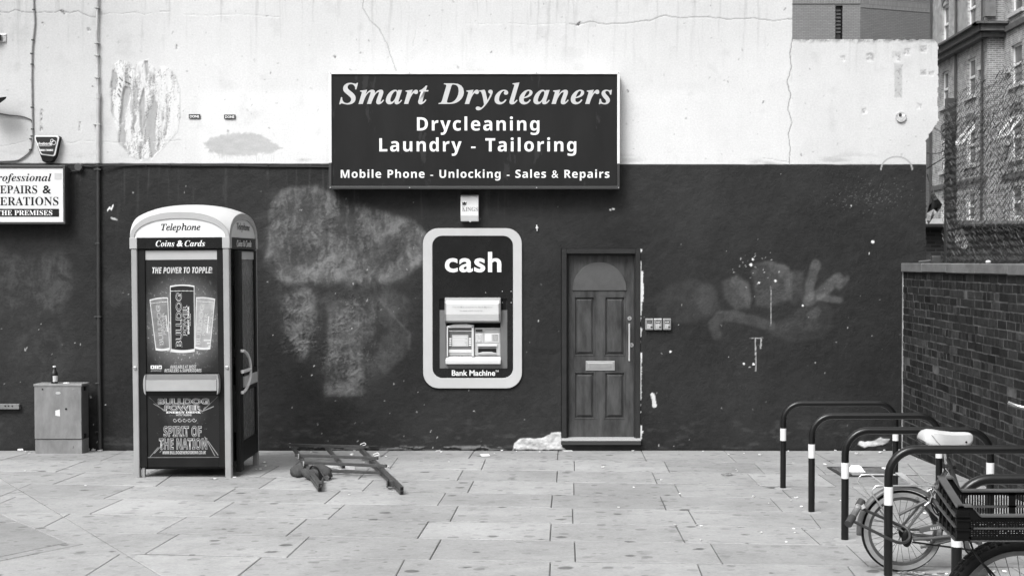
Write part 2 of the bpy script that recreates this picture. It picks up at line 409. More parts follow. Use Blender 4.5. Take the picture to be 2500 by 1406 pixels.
# raised corner of rough setts with its border, bottom left
def tri(pts): return [G(u, v)[:2] for u, v in pts]
o1, o2, o3 = G(0,1242), G(208,1328), G(0,1370); i1, i2, i3 = G(18,1263), G(165,1326), G(0,1361)
ext = lambda a, b, s: (a[0]+(b[0]-a[0])*s, a[1]+(b[1]-a[1])*s)
oA, oB = ext(o2, o1, 3.0), ext(o2, o3, 3.0); iA, iB = ext(i2, i1, 3.4), ext(i2, i3, 3.6)
add_slab([o2[:2], oA, iA, i2[:2]], .006, .31, .0025); add_slab([o2[:2], i2[:2], iB, oB], .006, .30, .0025)
mA, mB = ext(i2, i1, .78), ext(i2, i3, 1.05)
add_slab([i2[:2], mA[:2], ext(iB, iA, .43), iB], .005, .255, .004); add_slab([mA[:2], iA, ext(iB, iA, .46)], .005, .255, .004)
def gum(nt, tc, col):
    N, L = nt.nodes.new, nt.links.new
    mp = N('ShaderNodeMapping'); mp.inputs['Scale'].default_value = (1, 1, .02); L(tc.outputs['Object'], mp.inputs[0])
    wr = N('ShaderNodeTexNoise'); wr.inputs['Scale'].default_value = 22; wr.inputs['Detail'].default_value = 3; L(mp.outputs[0], wr.inputs['Vector'])
    va = N('ShaderNodeVectorMath'); va.operation = 'MULTIPLY_ADD'; va.inputs[1].default_value = (.045, .045, 0); L(wr.outputs['Color'], va.inputs[0]); L(mp.outputs[0], va.inputs[2])
    for sc, rmax, dark, pw in ((2.3, .062, .42, 2.0), (4.1, .055, .66, 2.6), (8.5, .05, .8, 3.0)):
        vo = N('ShaderNodeTexVoronoi'); vo.voronoi_dimensions = '2D'; vo.inputs['Scale'].default_value = sc; L(va.outputs[0], vo.inputs['Vector'])
        se = N('ShaderNodeSeparateColor'); L(vo.outputs['Color'], se.inputs[0])
        p = N('ShaderNodeMath'); p.operation = 'POWER'; L(se.outputs[0], p.inputs[0]); p.inputs[1].default_value = pw
        r = N('ShaderNodeMath'); r.operation = 'MULTIPLY'; L(p.outputs[0], r.inputs[0]); r.inputs[1].default_value = rmax*sc*.75
        d = N('ShaderNodeMath'); d.operation = 'SUBTRACT'; L(vo.outputs['Distance'], d.inputs[0]); L(r.outputs[0], d.inputs[1])
        mr = N('ShaderNodeMapRange'); mr.inputs[1].default_value = -.02; mr.inputs[2].default_value = .012; mr.inputs[3].default_value = dark; mr.inputs[4].default_value = 1; L(d.outputs[0], mr.inputs[0])
        mu = N('ShaderNodeMath'); mu.operation = 'MULTIPLY'; L(col, mu.inputs[0]); L(mr.outputs[0], mu.inputs[1]); col = mu.outputs[0]
    for sc, lo, hi, a, b in ((.45, .38, .66, 1.06, .84), (1.3, .4, .7, 1.04, .82), (5.0, .5, .75, 1.02, .80), (26, .45, .8, 1.02, .86)):
        nz = N('ShaderNodeTexNoise'); nz.inputs['Scale'].default_value = sc; nz.inputs['Detail'].default_value = 7; nz.inputs['Roughness'].default_value = .7; L(tc.outputs['Object'], nz.inputs['Vector'])
        mr = N('ShaderNodeMapRange'); mr.inputs[1].default_value = lo; mr.inputs[2].default_value = hi; mr.inputs[3].default_value = a; mr.inputs[4].default_value = b; L(nz.outputs[0], mr.inputs[0])
        mu = N('ShaderNodeMath'); mu.operation = 'MULTIPLY'; L(col, mu.inputs[0]); L(mr.outputs[0], mu.inputs[1]); col = mu.outputs[0]
    return col
me = bpy.data.meshes.new('pavement'); me.from_pydata(slab_v, [], slab_f); me.update()
at = me.attributes.new('tone', 'FLOAT', 'POINT'); at.data.foreach_set('value', np.array(slab_t, np.float32))
bm = bmesh.new(); bm.from_mesh(me); bmesh.ops.recalc_face_normals(bm, faces=bm.faces[:]); bm.to_mesh(me); bm.free()
tag(link('pavement', me, tone_mat('sandstone_slabs', .78, 55, .11, .25, 110, gum, spec=.25)), kind='structure')

# ------------------------------------------------------------------ the painted wall: numpy noise and paint shapes
def vnoise(a, b, seed):
    ia, ib = np.floor(a).astype(np.int64), np.floor(b).astype(np.int64); fa, fb = a-ia, b-ib
    fa = fa*fa*(3-2*fa); fb = fb*fb*(3-2*fb)
    def h(i, j):
        n = (i*374761393 + j*668265263 + seed*974634541) & 0x7fffffff
        n = ((n ^ (n >> 13))*1274126177) & 0x7fffffff
        return ((n ^ (n >> 16)) & 0xffff)/65535.0
    return (h(ia,ib)*(1-fa)+h(ia+1,ib)*fa)*(1-fb) + (h(ia,ib+1)*(1-fa)+h(ia+1,ib+1)*fa)*fb
def fbm(u, v, su, sv, seed, octv=4, gain=.55):
    t = np.zeros_like(u); a = 1; tot = 0
    for k in range(octv):
        th = (.55+.9*k) if max(su, sv) < 2*min(su, sv) else .05*(k-1)
        c, s = math.cos(th), math.sin(th); t += a*vnoise((u*c-v*s)*2**k/su, (u*s+v*c)*2**k/sv, seed+k*17); tot += a; a *= gain
    return t/tot
def sstep(x, a, b):
    t = np.clip((x-a)/(b-a), 0, 1); return t*t*(3-2*t)
KX = DW/F
wx = np.arange(-6.75, 3.93, .0082); wz = np.arange(-.06, 4.98, .0082)
XX, ZZ = np.meshgrid(wx, wz); nzr, nxc = XX.shape
_dz = ZZ-CZ; _den = DW*cp - _dz*sp
U = U0 + F*XX/_den; V = V0 - F*(_dz*cp+DW*sp)/_den
def seg_dist(u, v, pts, widths=None):
    best = np.full(u.shape, 1e9); 
    for i in range(len(pts)-1):
        (x0, y0), (x1, y1) = pts[i], pts[i+1]; dx, dy = x1-x0, y1-y0
        t = np.clip(((u-x0)*dx+(v-y0)*dy)/(dx*dx+dy*dy+1e-9), 0, 1)
        best = np.minimum(best, np.hypot(u-x0-t*dx, v-y0-t*dy))
    return best
def sub(pts, pad):
    us = [p[0] for p in pts]; vs = [p[1] for p in pts]
    pad += 8
    c = np.where((U[0] > min(us)-pad) & (U[0] < max(us)+pad))[0]; r = np.where((V[:, 0] > min(vs)-pad) & (V[:, 0] < max(vs)+pad))[0]
    if len(c) == 0 or len(r) == 0: return None
    return (slice(r[0], r[-1]+1), slice(c[0], c[-1]+1))
def pmask(pts, soft, warp=0, seed=1, wsc=25):
    """1 inside a drawn outline, fading over 'soft' pixels; returns (window, mask)"""
    s = sub(pts, soft+warp+4); u, v = U[s], V[s]
    if warp:
        u, v = u+warp*2*(fbm(u, v, wsc, wsc, seed)-.5), v+warp*2*(fbm(u, v, wsc, wsc, seed+99)-.5)
    ins = np.zeros(u.shape, bool); n = len(pts)
    for i in range(n):
        (x0, y0), (x1, y1) = pts[i], pts[(i+1)%n]
        if y0 == y1: continue
        c = ((y0 > v) != (y1 > v)) & (u < (x1-x0)*(v-y0)/(y1-y0)+x0); ins ^= c
    d = seg_dist(u, v, list(pts)+[pts[0]]); d = np.where(ins, d, -d)
    return s, sstep(d, -soft/2, soft/2)
def stroke(pts, w, soft, warp=0, seed=1, wsc=20):
    s = sub(pts, w+soft+warp+4)
    if s is None: return None, None
    u, v = U[s], V[s]
    if warp:
        u, v = u+warp*2*(fbm(u, v, wsc, wsc, seed)-.5), v+warp*2*(fbm(u, v, wsc, wsc, seed+99)-.5)
    return s, 1-sstep(seg_dist(u, v, pts), w-soft/2, w+soft/2)

edge = 398.5 + 3.5*sstep(U, 0, 2200) + 2.2*(fbm(U, V*0, 60, 60, 5, 5)-.5)
low = sstep(V-edge, -.8, .8)                         # 1 = charcoal band, 0 = white band
# white band
w = .605 + .05*(fbm(U, V, 220, 160, 21, 5)-.5) + .035*(fbm(U, V, 14, 60, 22, 4)-.5)
w -= .09*(1-sstep(U+60*(fbm(U, V, 90, 90, 23)-.5), 200, 480))
w -= .05*(1-sstep(V+40*(fbm(U, V, 120, 60, 24)-.5), 30, 210))
w += .045*sstep(U, 470, 500)*sstep(V, 205, 240)*(1-sstep(U, 1500, 1930))
strk = fbm(U, V, 9, 260, 31, 4); w -= .11*sstep(strk, .62, .8)*sstep(.75-V/380, .1, .9)
w -= .07*sstep(U, 1925, 1945)*fbm(U, V, 60, 50, 33, 5)
grime = fbm(U, V, 70, 16, 37, 5); w -= .14*sstep(grime, .58, .78)*sstep(V, 355, 400)
w -= .05*sstep(fbm(U, V, 45, 40, 39, 5), .6, .85)
disp = .0035*(fbm(U, V, 35, 30, 41, 5)-.5)
# charcoal band
d = .0225 + .016*(fbm(U, V, 150, 110, 51, 5)-.5) + .016*(fbm(U, V, 420, 260, 55, 4)-.5) + .010*(fbm(U, V, 10, 8, 52, 4)-.5)
d += .016*sstep(fbm(U, V, 8, 140, 53, 4), .6, .8)*sstep(640-V, 0, 200)*sstep(1500-U, 0, 300)
d += .022*sstep(fbm(U, V, 26, 11, 54, 5), .55, .8)*sstep(V, 960, 1095)
disp += low*(.009*(fbm(U, V, 24, 19, 61, 5)-.5) + .003*(fbm(U, V, 60, 48, 62, 4)-.5))
T = w*(1-low) + d*low
def lay(sm, val, k=1.0):              # blend a mask towards a grey
    s, m = sm
    if s is not None: T[s] = T[s]*(1-m*k) + val*m*k
def push(sm, dy):
    s, m = sm
    if s is not None: disp[s] += m*dy
def ghost(sm, val, seed, lo=.25, sc=(16, 22)):
    s, m = sm; u, v = U[s], V[s]
    uu = u + 34*(fbm(u, v, 40, 40, seed+31, 3)-.5); vv = v + 34*(fbm(u, v, 40, 40, seed+37, 3)-.5)
    n = .36*fbm(uu, vv, 62, 48, seed, 5) + .34*fbm(uu, vv, sc[0], sc[1], seed+3, 5) + .14*fbm(uu, v, 5, 46, seed+5, 3) + .16*fbm(u, v, 4, 4.5, seed+9, 3)
    T[s] += m*val*(lo + (1-lo)*sstep(n, .40, .68))
# scrubbed-off graffiti
big = [(658,545),(662,500),(685,468),(715,457),(770,456),(800,468),(825,488),(880,500),(940,517),(1000,535),(1030,560),(1036,600),(1022,640),(985,668),(945,683),(918,692),(905,702),(880,692),(840,680),(800,702),(755,690),(700,694),(672,678),(645,650),(655,600)]
ghost(pmask([(640,560),(670,480),(780,470),(900,520),(1010,560),(1030,640),(960,720),(1000,800),(930,900),(880,960),(800,960),(770,880),(700,840),(670,740)], 70, 16, 69), .036, 70, .15, (26, 30))
s, m = pmask(big, 20, 7, 71); s2, m2 = pmask([(925,600),(940,578),(975,575),(1000,590),(990,620),(960,640),(935,632)], 26, 8, 72)
tmp = np.zeros_like(U); tmp[s] = m; tmp[s2] *= 1-.8*m2; s = sub(big, 30); ghost((s, tmp[s]), .125, 73, .16, (14, 30))
ghost(stroke([(662,530),(668,495),(690,468),(725,459),(770,459)], 5, 9, 2, 74), .02, 75, .6)
ghost(stroke([(1032,575),(1033,605),(1020,640),(985,664),(940,680),(925,672)], 11, 14, 3, 76), .09, 77, .35)
ghost(stroke([(700,660),(760,668),(820,672),(850,690)], 13, 20, 4, 78), .05, 79, .5)
ghost(pmask([(698,722),(740,706),(765,712),(770,760),(760,820),(752,872),(735,880),(712,830),(688,800),(690,750)], 20, 6, 81), .09, 82, .05, (8, 14))
ghost(pmask([(800,740),(830,735),(875,735),(908,722),(918,760),(916,812),(880,850),(890,960),(840,966),(795,964),(790,905),(802,860)], 16, 5, 83), .09, 84, .14, (8, 14))
ghost(pmask([(795,950),(885,948),(888,964),(840,970),(792,964)], 10, 4, 85), .03, 86, .3)
ghost(pmask([(920,722),(945,710),(988,716),(1003,750),(985,780),(950,765)], 18, 5, 87), .03, 88, .2)
ghost(pmask([(930,820),(965,808),(1000,815),(1003,845),(985,870),(938,915),(915,885)], 14, 5, 89), .03, 90, .3)
ghost(stroke([(925,730),(960,770),(1000,815),(998,850)], 3, 6, 2, 91), .03, 92, .5)
for i, (cx, cz_) in enumerate(((720,760),(745,830),(820,860),(850,900),(715,840),(835,790))):   # flaking paint
    s, m = pmask([(cx-28,cz_-25),(cx+28,cz_-25),(cx+28,cz_+25),(cx-28,cz_+25)], 30, 6, 93+i)
    fl = sstep(fbm(U[s], V[s], 9, 6, 99+i, 4), .55, .62)*m; disp[s] -= fl*.006; T[s] += fl*.02
for i, (p, k_) in enumerate((([(690,715),(915,712),(925,830),(890,962),(795,965),(780,880),(690,830)], .07), ([(660,480),(840,500),(1020,560),(1020,650),(900,690),(670,680)], .035))):
    s, m = pmask(p, 50, 12, 96+i); nn = fbm(U[s], V[s], 13, 9, 601+i, 5); gg = fbm(U[s], V[s], 40, 30, 611+i, 3)     # curled edges of flaking paint, their highlights painted in as paler lines
    ed_ = (1-sstep(np.abs(nn-.56), 0, .014))*sstep(gg, .45, .62)*m; T[s] += k_*ed_; disp[s] -= .004*m*sstep(nn, .555, .565)*sstep(gg, .45, .62)
ghost(pmask([(-40,640),(0,610),(42,622),(60,628),(110,620),(152,615),(172,650),(180,700),(150,760),(60,785),(-40,765)], 30, 8, 101), .035, 102, .15)
ghost(pmask([(250,700),(275,668),(310,662),(330,690),(325,730),(270,750)], 22, 6, 103), .02, 104, .4)
ghost(pmask([(60,790),(160,780),(170,850),(150,930),(80,930),(30,860)], 50, 10, 105), .018, 106, 0)
blobs = [([(1765,690),(1800,672),(1825,690),(1835,730),(1830,750),(1795,755),(1770,730)],.065),
         ([(1838,660),(1870,638),(1915,645),(1935,668),(1930,730),(1880,750),(1845,745)],.055),
         ([(1915,680),(1940,660),(1962,665),(1965,720),(1940,745),(1920,730)],.03),
         ([(1688,720),(1715,695),(1745,700),(1760,760),(1720,770)],.016),
         ([(1590,730),(1640,690),(1700,680),(1740,700),(1740,770),(1690,790),(1620,790)],.016), ([(1880,790),(1990,780),(2030,800),(2010,825),(1930,835),(1880,815)],.016),
        ([(1965,735),(2000,740),(2035,750),(2030,800),(1960,810),(1900,815),(1880,790),(1930,770)],.016)]
for i, (p, a) in enumerate(blobs): ghost(pmask(p, 14, 4, 111+i), a, 121+i, .4)
for i, (p, wd_, a) in enumerate((([(1750,815),(1742,792),(1760,772),(1795,772),(1840,783),(1880,795)],13,.035), ([(1975,725),(1978,690),(1992,645)],11,.065),
        ([(1972,735),(2005,715),(2045,680)],13,.065), ([(2000,725),(2050,733)],8,.05), ([(2048,700),(2068,680)],7,.06), ([(1838,648),(1880,640),(1925,655)],3,.05), ([(1980,770),(1995,760)],10,.03))):
    ghost(stroke(p, wd_, 9, 3, 131+i), a, 141+i, .5)
# big peeled patch in the white band
pe = [(278,158),(292,148),(312,152),(325,162),(340,152),(362,145),(368,160),(385,175),(395,163),(415,168),(432,190),(440,225),(440,290),(434,320),(415,345),(395,362),(372,385),(345,392),(315,380),(290,350),(286,320),(272,270),(268,215)]
s, m = pmask(pe, 3, 3, 151, 14); u, v = U[s], V[s]
n1 = fbm(u+10*(fbm(u, v, 30, 30, 152)-.5), v, 15, 95, 153, 4); n2 = fbm(u, v, 8, 40, 154, 4)
lev = np.where(n1 > .54, .63, np.where(n1 > .44, .57, .36)) + .08*(n2-.5)
lines = np.zeros_like(u)
for L0 in (.38, .42, .46, .50, .54, .58, .63): lines = np.maximum(lines, (1-sstep(np.abs(n1-L0), 0, .013))*sstep(n2, .25, .55))
lev = lev*(1-.55*lines)
T[s] = T[s]*(1-m)+lev*m; disp[s] += m*(.012*(1-sstep(n1, .38, .56)) - .002)
for p in ([(300,225),(305,212),(312,215),(316,235),(312,260),(300,300),(292,305),(296,260)], [(344,235),(352,215),(354,240),(354,300),(348,340),(342,310),(339,260)], [(352,150),(361,150),(362,180),(357,190)]):
    sm = pmask(p, 3, 1.5, 155, 12); lay(sm, .37); push(sm, .012)
for a, b in (((292,190),(299,198)),((292,204),(296,214)),((290,218),(295,226)),((288,230),(293,237)),((306,200),(318,206)),((316,187),(320,191))): lay(stroke([a, b], 1.4, 1.2), .05)
lay(stroke([(276,158),(270,215),(274,270),(286,300),(288,348),(318,382),(345,394),(372,388),(400,362),(434,322),(440,290),(439,215),(425,182)], .7, 1.4, 1.5, 156), .45, .8)
# pale grey scraped oval
s, m = pmask([(497,352),(520,335),(560,325),(610,323),(640,332),(690,362),(660,375),(600,382),(540,380),(510,370)], 7, 7, 161, 9); T[s] = T[s]*(1-m)+(.44+.10*(fbm(U[s], V[s], 24, 9, 162)-.5))*m
lay(stroke([(498,362),(530,362),(560,358),(600,366),(640,362),(690,363)], .8, 1.2, 2, 163), .42, .8)
for i in range(16):
    u_ = 520+rng.random()*150; lay(stroke([(u_, 378), (u_+rng.random()*2, 382+rng.random()*14)], .6, 1.2), .5, .7)
# cracks
for i, (p, wd_, t) in enumerate((([(-60,30),(0,28),(20,32),(37,24),(60,30),(85,33),(110,30),(130,32),(150,26),(170,33),(190,28),(220,41),(240,43)],.9,.22),
    ([(240,40),(265,33),(300,34),(330,31)],.7,.45), ([(330,31),(350,37),(375,33)],.5,.5), ([(390,29),(415,28)],.6,.45), ([(450,37),(520,38),(600,36),(680,43)],.5,.55),
    ([(888,-60),(886,20),(902,50),(925,70),(943,105),(955,140),(968,176)],.9,.30), ([(1390,58),(1410,62),(1440,53),(1480,60),(1530,57),(1590,50),(1623,38),(1660,45),(1720,42),(1780,48),(1840,46),(1890,52),(1935,47)],1.0,.28),
    ([(0,358),(40,352),(75,340)],.6,.5), ([(150,345),(175,350),(195,343),(250,346),(330,350),(440,343)],.6,.5),
    ([(1860,385),(1900,392),(1930,398)],.6,.45), ([(1140,58),(1180,60),(1230,57),(1300,62),(1380,58)],.4,.6), ([(1515,205),(1530,230),(1545,260)],.4,.6),
    ([(870,160),(868,172),(860,180)],.5,.5), ([(1016,50),(1014,85),(1008,115)],.6,.5),
    ([(1935,95),(1929,130),(1932,165),(1922,200),(1930,230),(1924,262),(1933,300),(1925,330),(1930,360),(1927,402)],1.0,.2), ([(1936,95),(1933,140),(1934,200)],.5,.5), ([(1930,230),(1937,245)],.5,.4))):
    sm = stroke(p, wd_, 1.3, 2.2, 171+i, 12); lay(sm, t, .9); push(sm, .004)
lay(stroke([(1928,402),(1930,480),(1926,560),(1930,700)], 1, 2, 3, 190), .02, .4)
sm = pmask([(2183,155),(2203,157),(2202,238),(2184,238)], 4, 2, 191, 8); lay(sm, .40, .75)
for i in range(16):
    u_, v_ = 2186+rng.random()*14, 160+rng.random()*75; lay(stroke([(u_, v_), (u_+rng.gauss(0,4), v_+rng.gauss(0,5))], .9, 1.3, 1, 200+i), .28, .8)
for i, (u_, v_, r_) in enumerate(((2190,140,9),(2125,140,8),(2058,143,5),(2255,178,6),(2215,128,7),(2110,272,5),(2255,120,7),(2245,260,5),(2275,180,5))):
    s, m = pmask([(u_-r_,v_-r_),(u_+r_,v_-r_),(u_+r_,v_+r_),(u_-r_,v_+r_)], r_, 4, 220+i, 6); T[s] *= 1-.45*m*sstep(fbm(U[s], V[s], 5, 5, 230+i), .4, .7); disp[s] += .006*m
s = np.s_[:, :]; top = sstep(U, 1930, 1945)*(1-sstep(V + 14*(fbm(U, V, 16, 16, 241)-.5), 96, 108)); T -= top*T*.55*sstep(fbm(U, V, 9, 5, 242), .3, .6)
lay(stroke(arc(2189, 414, 38, 180, 360, 20, None, 31), 1.8, 1.5), .34)
lay(stroke([(263,514),(267,506),(272,512),(276,502)], 1.6, 1.5, 2, 250, 5), .7); lay(stroke([(272,532),(285,537)], 2, 2, 2, 251, 5), .45)
# dark chips on the white, white chips on the charcoal
for i in range(330):
    u_ = rng.uniform(-100, 2280); v_ = rng.uniform(-50, 392); r_ = rng.choice([.6, .8, .9, 1.2, 1.9])*(.8+rng.random()*.5)
    if U is not None: lay(stroke([(u_, v_), (u_+rng.gauss(0, 2), v_+rng.gauss(0, 2.5))], r_, 1.2, 1.5, 300+i, 4), rng.uniform(.15, .5), rng.uniform(.4, .95))
for p, r_, t in (([(102,270),(100,290),(101,318)],3.0,.35),([(196,300),(194,318)],2.2,.4),([(216,72),(219,76)],3.5,.3),([(150,27),(156,33)],3,.4),([(104,57),(106,60)],2.5,.3),([(432,110),(431,122)],1.2,.3),([(1410,62),(1415,58)],4,.4),([(817,138),(818,140)],2.5,.35)):
    sm = stroke(p, r_, 2, 2.5, int(p[0][0]), 6); s, m = sm; T[s] = T[s]*(1-m*.7*sstep(fbm(U[s], V[s], 4, 5, 7), .35, .6)) + 0; push(sm, .006)
for i in range(200):
    u_ = rng.uniform(-60, 2200); v_ = rng.uniform(420, 1095)
    if v_ < 700 and rng.random() < .5: continue
    r_ = rng.choice([.5, .6, .7, .8, 1.1])*(.8+rng.random()*.4)
    lay(stroke([(u_, v_), (u_+rng.gauss(0, 1), v_+rng.gauss(0, 2))], r_, 1.2, 1.2, 700+i, 4), rng.uniform(.15, .75), rng.uniform(.5, 1))
for i in range(26):
    u_ = rng.gauss(1855, 35); v_ = rng.gauss(655, 22); lay(stroke([(u_, v_), (u_+rng.gauss(0, 2), v_+rng.gauss(0, 2))], rng.choice([.6, .8, 1.1]), 1.2, 1.5, 950+i, 4), rng.uniform(.12, .5), .9)
for u_, v_, r_ in ((1833,646,3.2),(1893,685,2.6),(1853,690,2),(1838,633,2.2),(2131,590,3.2),(1637,858,2),(1497,510,2.5),(1840,888,2.5),(1816,887,1.8),(1960,745,1.6),(1490,512,2)):
    lay(stroke([(u_-.6, v_), (u_+.6, v_+1)], r_, 1.5, 1.2, int(u_), 4), .78)
for p, r_ in (([(1844,825),(1844,855)],1.2),([(1858,826),(1857,850)],1.5),([(1845,860),(1845,906)],1.2),([(1830,826),(1862,825)],.7),([(1882,700),(1882,795)],.6),([(1593,964),(1596,975),(1598,990)],5.0),([(60,850),(62,856),(66,848)],.9)):
    lay(stroke(p, r_, 1.5, 1.8, int(p[0][0])+3, 5), .6 if r_ > 2 else .4, .9)
for i in range(300):                  # sparse pale dust on the high right of the charcoal
    u_ = rng.gauss(2130, 55); v_ = rng.gauss(480, 22); lay(stroke([(u_, v_), (u_+rng.gauss(0,1.5), v_+.5)], .5, 1, .8, 1200+i, 4), .12, .7)
for va, vb, ue in ((607,617,1567.5),(637,662,1566),(660,700,1570),(690,737,1571.5),(735,770,1567),(774,786,1564.5),(798,823,1567),(830,836,1564.5),(859,905,1567),(903,976,1566.5),(985,992,1564.3),(1003,1010,1565),(1037,1071,1567.5),(1050,1056,1571)):
    lay(pmask([(1562.2, va), (ue, va+2), (ue, (va+vb)/2), (ue-1.2, vb), (1562.2, vb)], 1.0, 1.6, int(va), 5), .62)   # broken white strip beside the door
# bare render at the foot of the wall
for i, p in enumerate(([(1251,1099),(1256,1080),(1275,1068),(1310,1070),(1330,1066),(1345,1056),(1370,1055),(1373,1090),(1385,1099)], [(2095,1086),(2098,1078),(2130,1076),(2150,1068),(2172,1072),(2168,1082),(2140,1088),(2110,1092)])):
    s, m = pmask(p, 3, 3, 261+i, 10); T[s] = T[s]*(1-m)+m*(.46+.7*(fbm(U[s], V[s], 14, 7, 263+i, 5)-.5)); disp[s] += m*(-.012+.02*(fbm(U[s], V[s], 14, 10, 265)-.5))
s, m = pmask([(700,1090),(1260,1088),(1260,1108),(700,1108)], 6, 3, 267); k = m*sstep(fbm(U[s], V[s], 22, 5, 268, 5), .5, .62); T[s] = T[s]*(1-k)+.14*k; disp[s] -= k*.012
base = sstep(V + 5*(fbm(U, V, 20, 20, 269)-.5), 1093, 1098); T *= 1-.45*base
T = np.clip(T, .008, .8)
# keep only what lies inside the building's outline, leave holes for the door and the cash machine
edge_u = np.where(V < 296, 2291, np.where(V < 345, 2291-(V-296)*.6, 2262)) + 3.5*(fbm(U, V, 9, 9, 271, 4)-.5)*np.where(V < 345, 2.2, .7)
keep = (U < edge_u) & ((U < 1935.5+2*(fbm(U, V, 8, 8, 272)-.5)) | (V > 96 + 3.5*(fbm(U, V, 11, 11, 273, 4)-.5) + 14*sstep(U, 2278, 2293)**2))
keep &= ~((U > 1371.5) & (U < 1562) & (V > 609) & (V < 1083.5)) & ~((U > 1076) & (U < 1235) & (V > 731) & (V < 895))
q = keep[:-1, :-1] & keep[1:, :-1] & keep[:-1, 1:] & keep[1:, 1:]
ii, jj = np.nonzero(q); i0 = ii*nxc + jj
quads = np.stack([i0, i0+1, i0+nxc+1, i0+nxc], 1)
used = np.zeros(nzr*nxc, bool); used[quads.ravel()] = True; remap = np.cumsum(used)-1; quads = remap[quads]
co = np.stack([XX, DW+np.clip(disp, -.02, .02), ZZ], 2).reshape(-1, 3)[used].astype(np.float32)
me = bpy.data.meshes.new('wall'); nv, nf = len(co), len(quads)
me.vertices.add(nv); me.vertices.foreach_set('co', co.ravel()); me.loops.add(nf*4); me.loops.foreach_set('vertex_index', quads.ravel().astype(np.int32))
me.polygons.add(nf); me.polygons.foreach_set('loop_start', np.arange(0, nf*4, 4, dtype=np.int32)); me.polygons.foreach_set('use_smooth', np.ones(nf, bool))
me.update(calc_edges=True)
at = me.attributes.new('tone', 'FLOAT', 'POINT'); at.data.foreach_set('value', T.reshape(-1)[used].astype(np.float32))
shop = thing('shop_building', 'painted shop wall, white above and charcoal below, cracked and patched', 'building', (0, DW, 0))
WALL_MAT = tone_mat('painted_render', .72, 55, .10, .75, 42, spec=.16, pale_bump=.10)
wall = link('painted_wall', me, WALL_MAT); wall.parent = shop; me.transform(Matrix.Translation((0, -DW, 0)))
# body of the building behind the painted face: broken edge, top and returns
sil = [W(u, v, DW) for u, v in ((1934,-900),(1934,98),(2282,97),(2288,108),(2288,296),(2273,322),(2259,346),(2259,1110))]
b = MB()
for p, q_ in zip(sil[:-1], sil[1:]):
    b.add([(p[0], DW+.004, p[2]), (q_[0], DW+.004, q_[2]), (q_[0], DW+.36, q_[2]), (p[0], DW+.36, p[2])], [(0,1,2,3)])
b.build('wall_return', M('rough_render_edge', .3, .9, .3, 8, bump=.5, bscale=30), shop)
b = MB(); b.box(-6.72, 3.67, DW+.42, DW+4, -.1, 4.2); b.box(-9, 2.28, DW+.43, DW+8, -.1, 8); b.build('inner_fabric', M('dark_brick_core', .06, .9, .2, 5), shop)
b = MB(); b.box(-14, -6.74, DW, DW+.4, -.1, 9); b.box(-6.74, 2.30, DW+.001, DW+.4, 4.975, 9)
b.build('plain_upper_wall', M('white_render', .68, .8, .08, 3, bump=.2, bscale=50), shop)

# ------------------------------------------------------------------ door (part of the building)
DY = DW + .085                        # face of the door leaf, set back in its frame
CH_DOOR = M('worn_charcoal_door', .053, .5, .55, 11, spec=.25, bump=.15, bscale=60, stretch=(1,1,.25), wear=.22, wscale=24, wthr=.70)
b = MB(); fy0, fy1 = DW-.012, DW+.2
b.pbox(1371,608,1383.5,1069,DW,fy0,fy1); b.pbox(1551.5,608,1563,1069,DW,fy0,fy1); b.pbox(1383.5,608,1551.5,619.5,DW,fy0,fy1)
b.pbox(1383.5,619.5,1387,1069,DW,fy0+.045,fy1); b.pbox(1548,619.5,1551.5,1069,DW,fy0+.045,fy1); b.pbox(1387,619.5,1548,623,DW,fy0+.045,fy1)
b.build('door_frame', CHARCOAL, shop, bevel=.004)
b = MB(); b.pbox(1371,1074,1564,1083.5,DW,DW-.07,DW+.2); b.build('door_sill', DARK_GREY, shop, bevel=.004)
b = MB(); b.pbox(1370,1069,1564,1073.5,DW,DW-.075,DW+.12); b.build('threshold_strip', M('chequered_threshold', .42, .5, .35, 120), shop)
b = MB()
def db(u0, v0, u1, v1, d0=0, d1=.04): b.pbox(u0, v0, u1, v1, DY, DY+d0, DY+d1)
L_, R_, P1, P2, P3, P4 = 1387.5, 1547.5, 1401, 1453, 1475, 1527
db(L_,623.5,P1,1067); db(P4,623.5,R_,1067); db(P1,623.5,P4,723); db(P2,723,P3,869); db(P1,869,P4,907); db(P2,907,P3,1023); db(P1,1023,P4,1067)
for u0, v0, u1, v1 in ((P1,723,P2,869),(P3,723,P4,869),(P1,907,P2,1023),(P3,907,P4,1023)):
    a0, a1 = W(u0, v0, DY), W(u1, v1, DY); x0, x1, z1, z0 = a0[0], a1[0], a0[2], a1[2]
    b.box(x0-.001, x1+.001, DY+.02, DY+.035, z0-.001, z1+.001)
    i_, j_ = .022, .045
    b.add([(x0+i_,DY+.0195,z0+i_),(x1-i_,DY+.0195,z0+i_),(x1-i_,DY+.0195,z1-i_),(x0+i_,DY+.0195,z1-i_),(x0+j_,DY+.004,z0+j_),(x1-j_,DY+.004,z0+j_),(x1-j_,DY+.004,z1-j_),(x0+j_,DY+.004,z1-j_)],
          [(4,5,6,7),(0,1,5,4),(1,2,6,5),(2,3,7,6),(3,0,4,7)])
    for sx, a_, b_ in ((1,x0,x0+.014),(1,x1-.014,x1)): b.box(a_, b_, DY-.004, DY+.02, z0, z1)
    b.box(x0+.014, x1-.014, DY-.004, DY+.02, z1-.014, z1); b.box(x0+.014, x1-.014, DY-.004, DY+.02, z0, z0+.014)
door = b.build('door', CH_DOOR, shop, bevel=.0025)
c0 = W(1463.5, 709, DY); rx = abs(W(1530, 709, DY)[0]-c0[0]); rz_ = W(1463, 640, DY)[2]-c0[2]
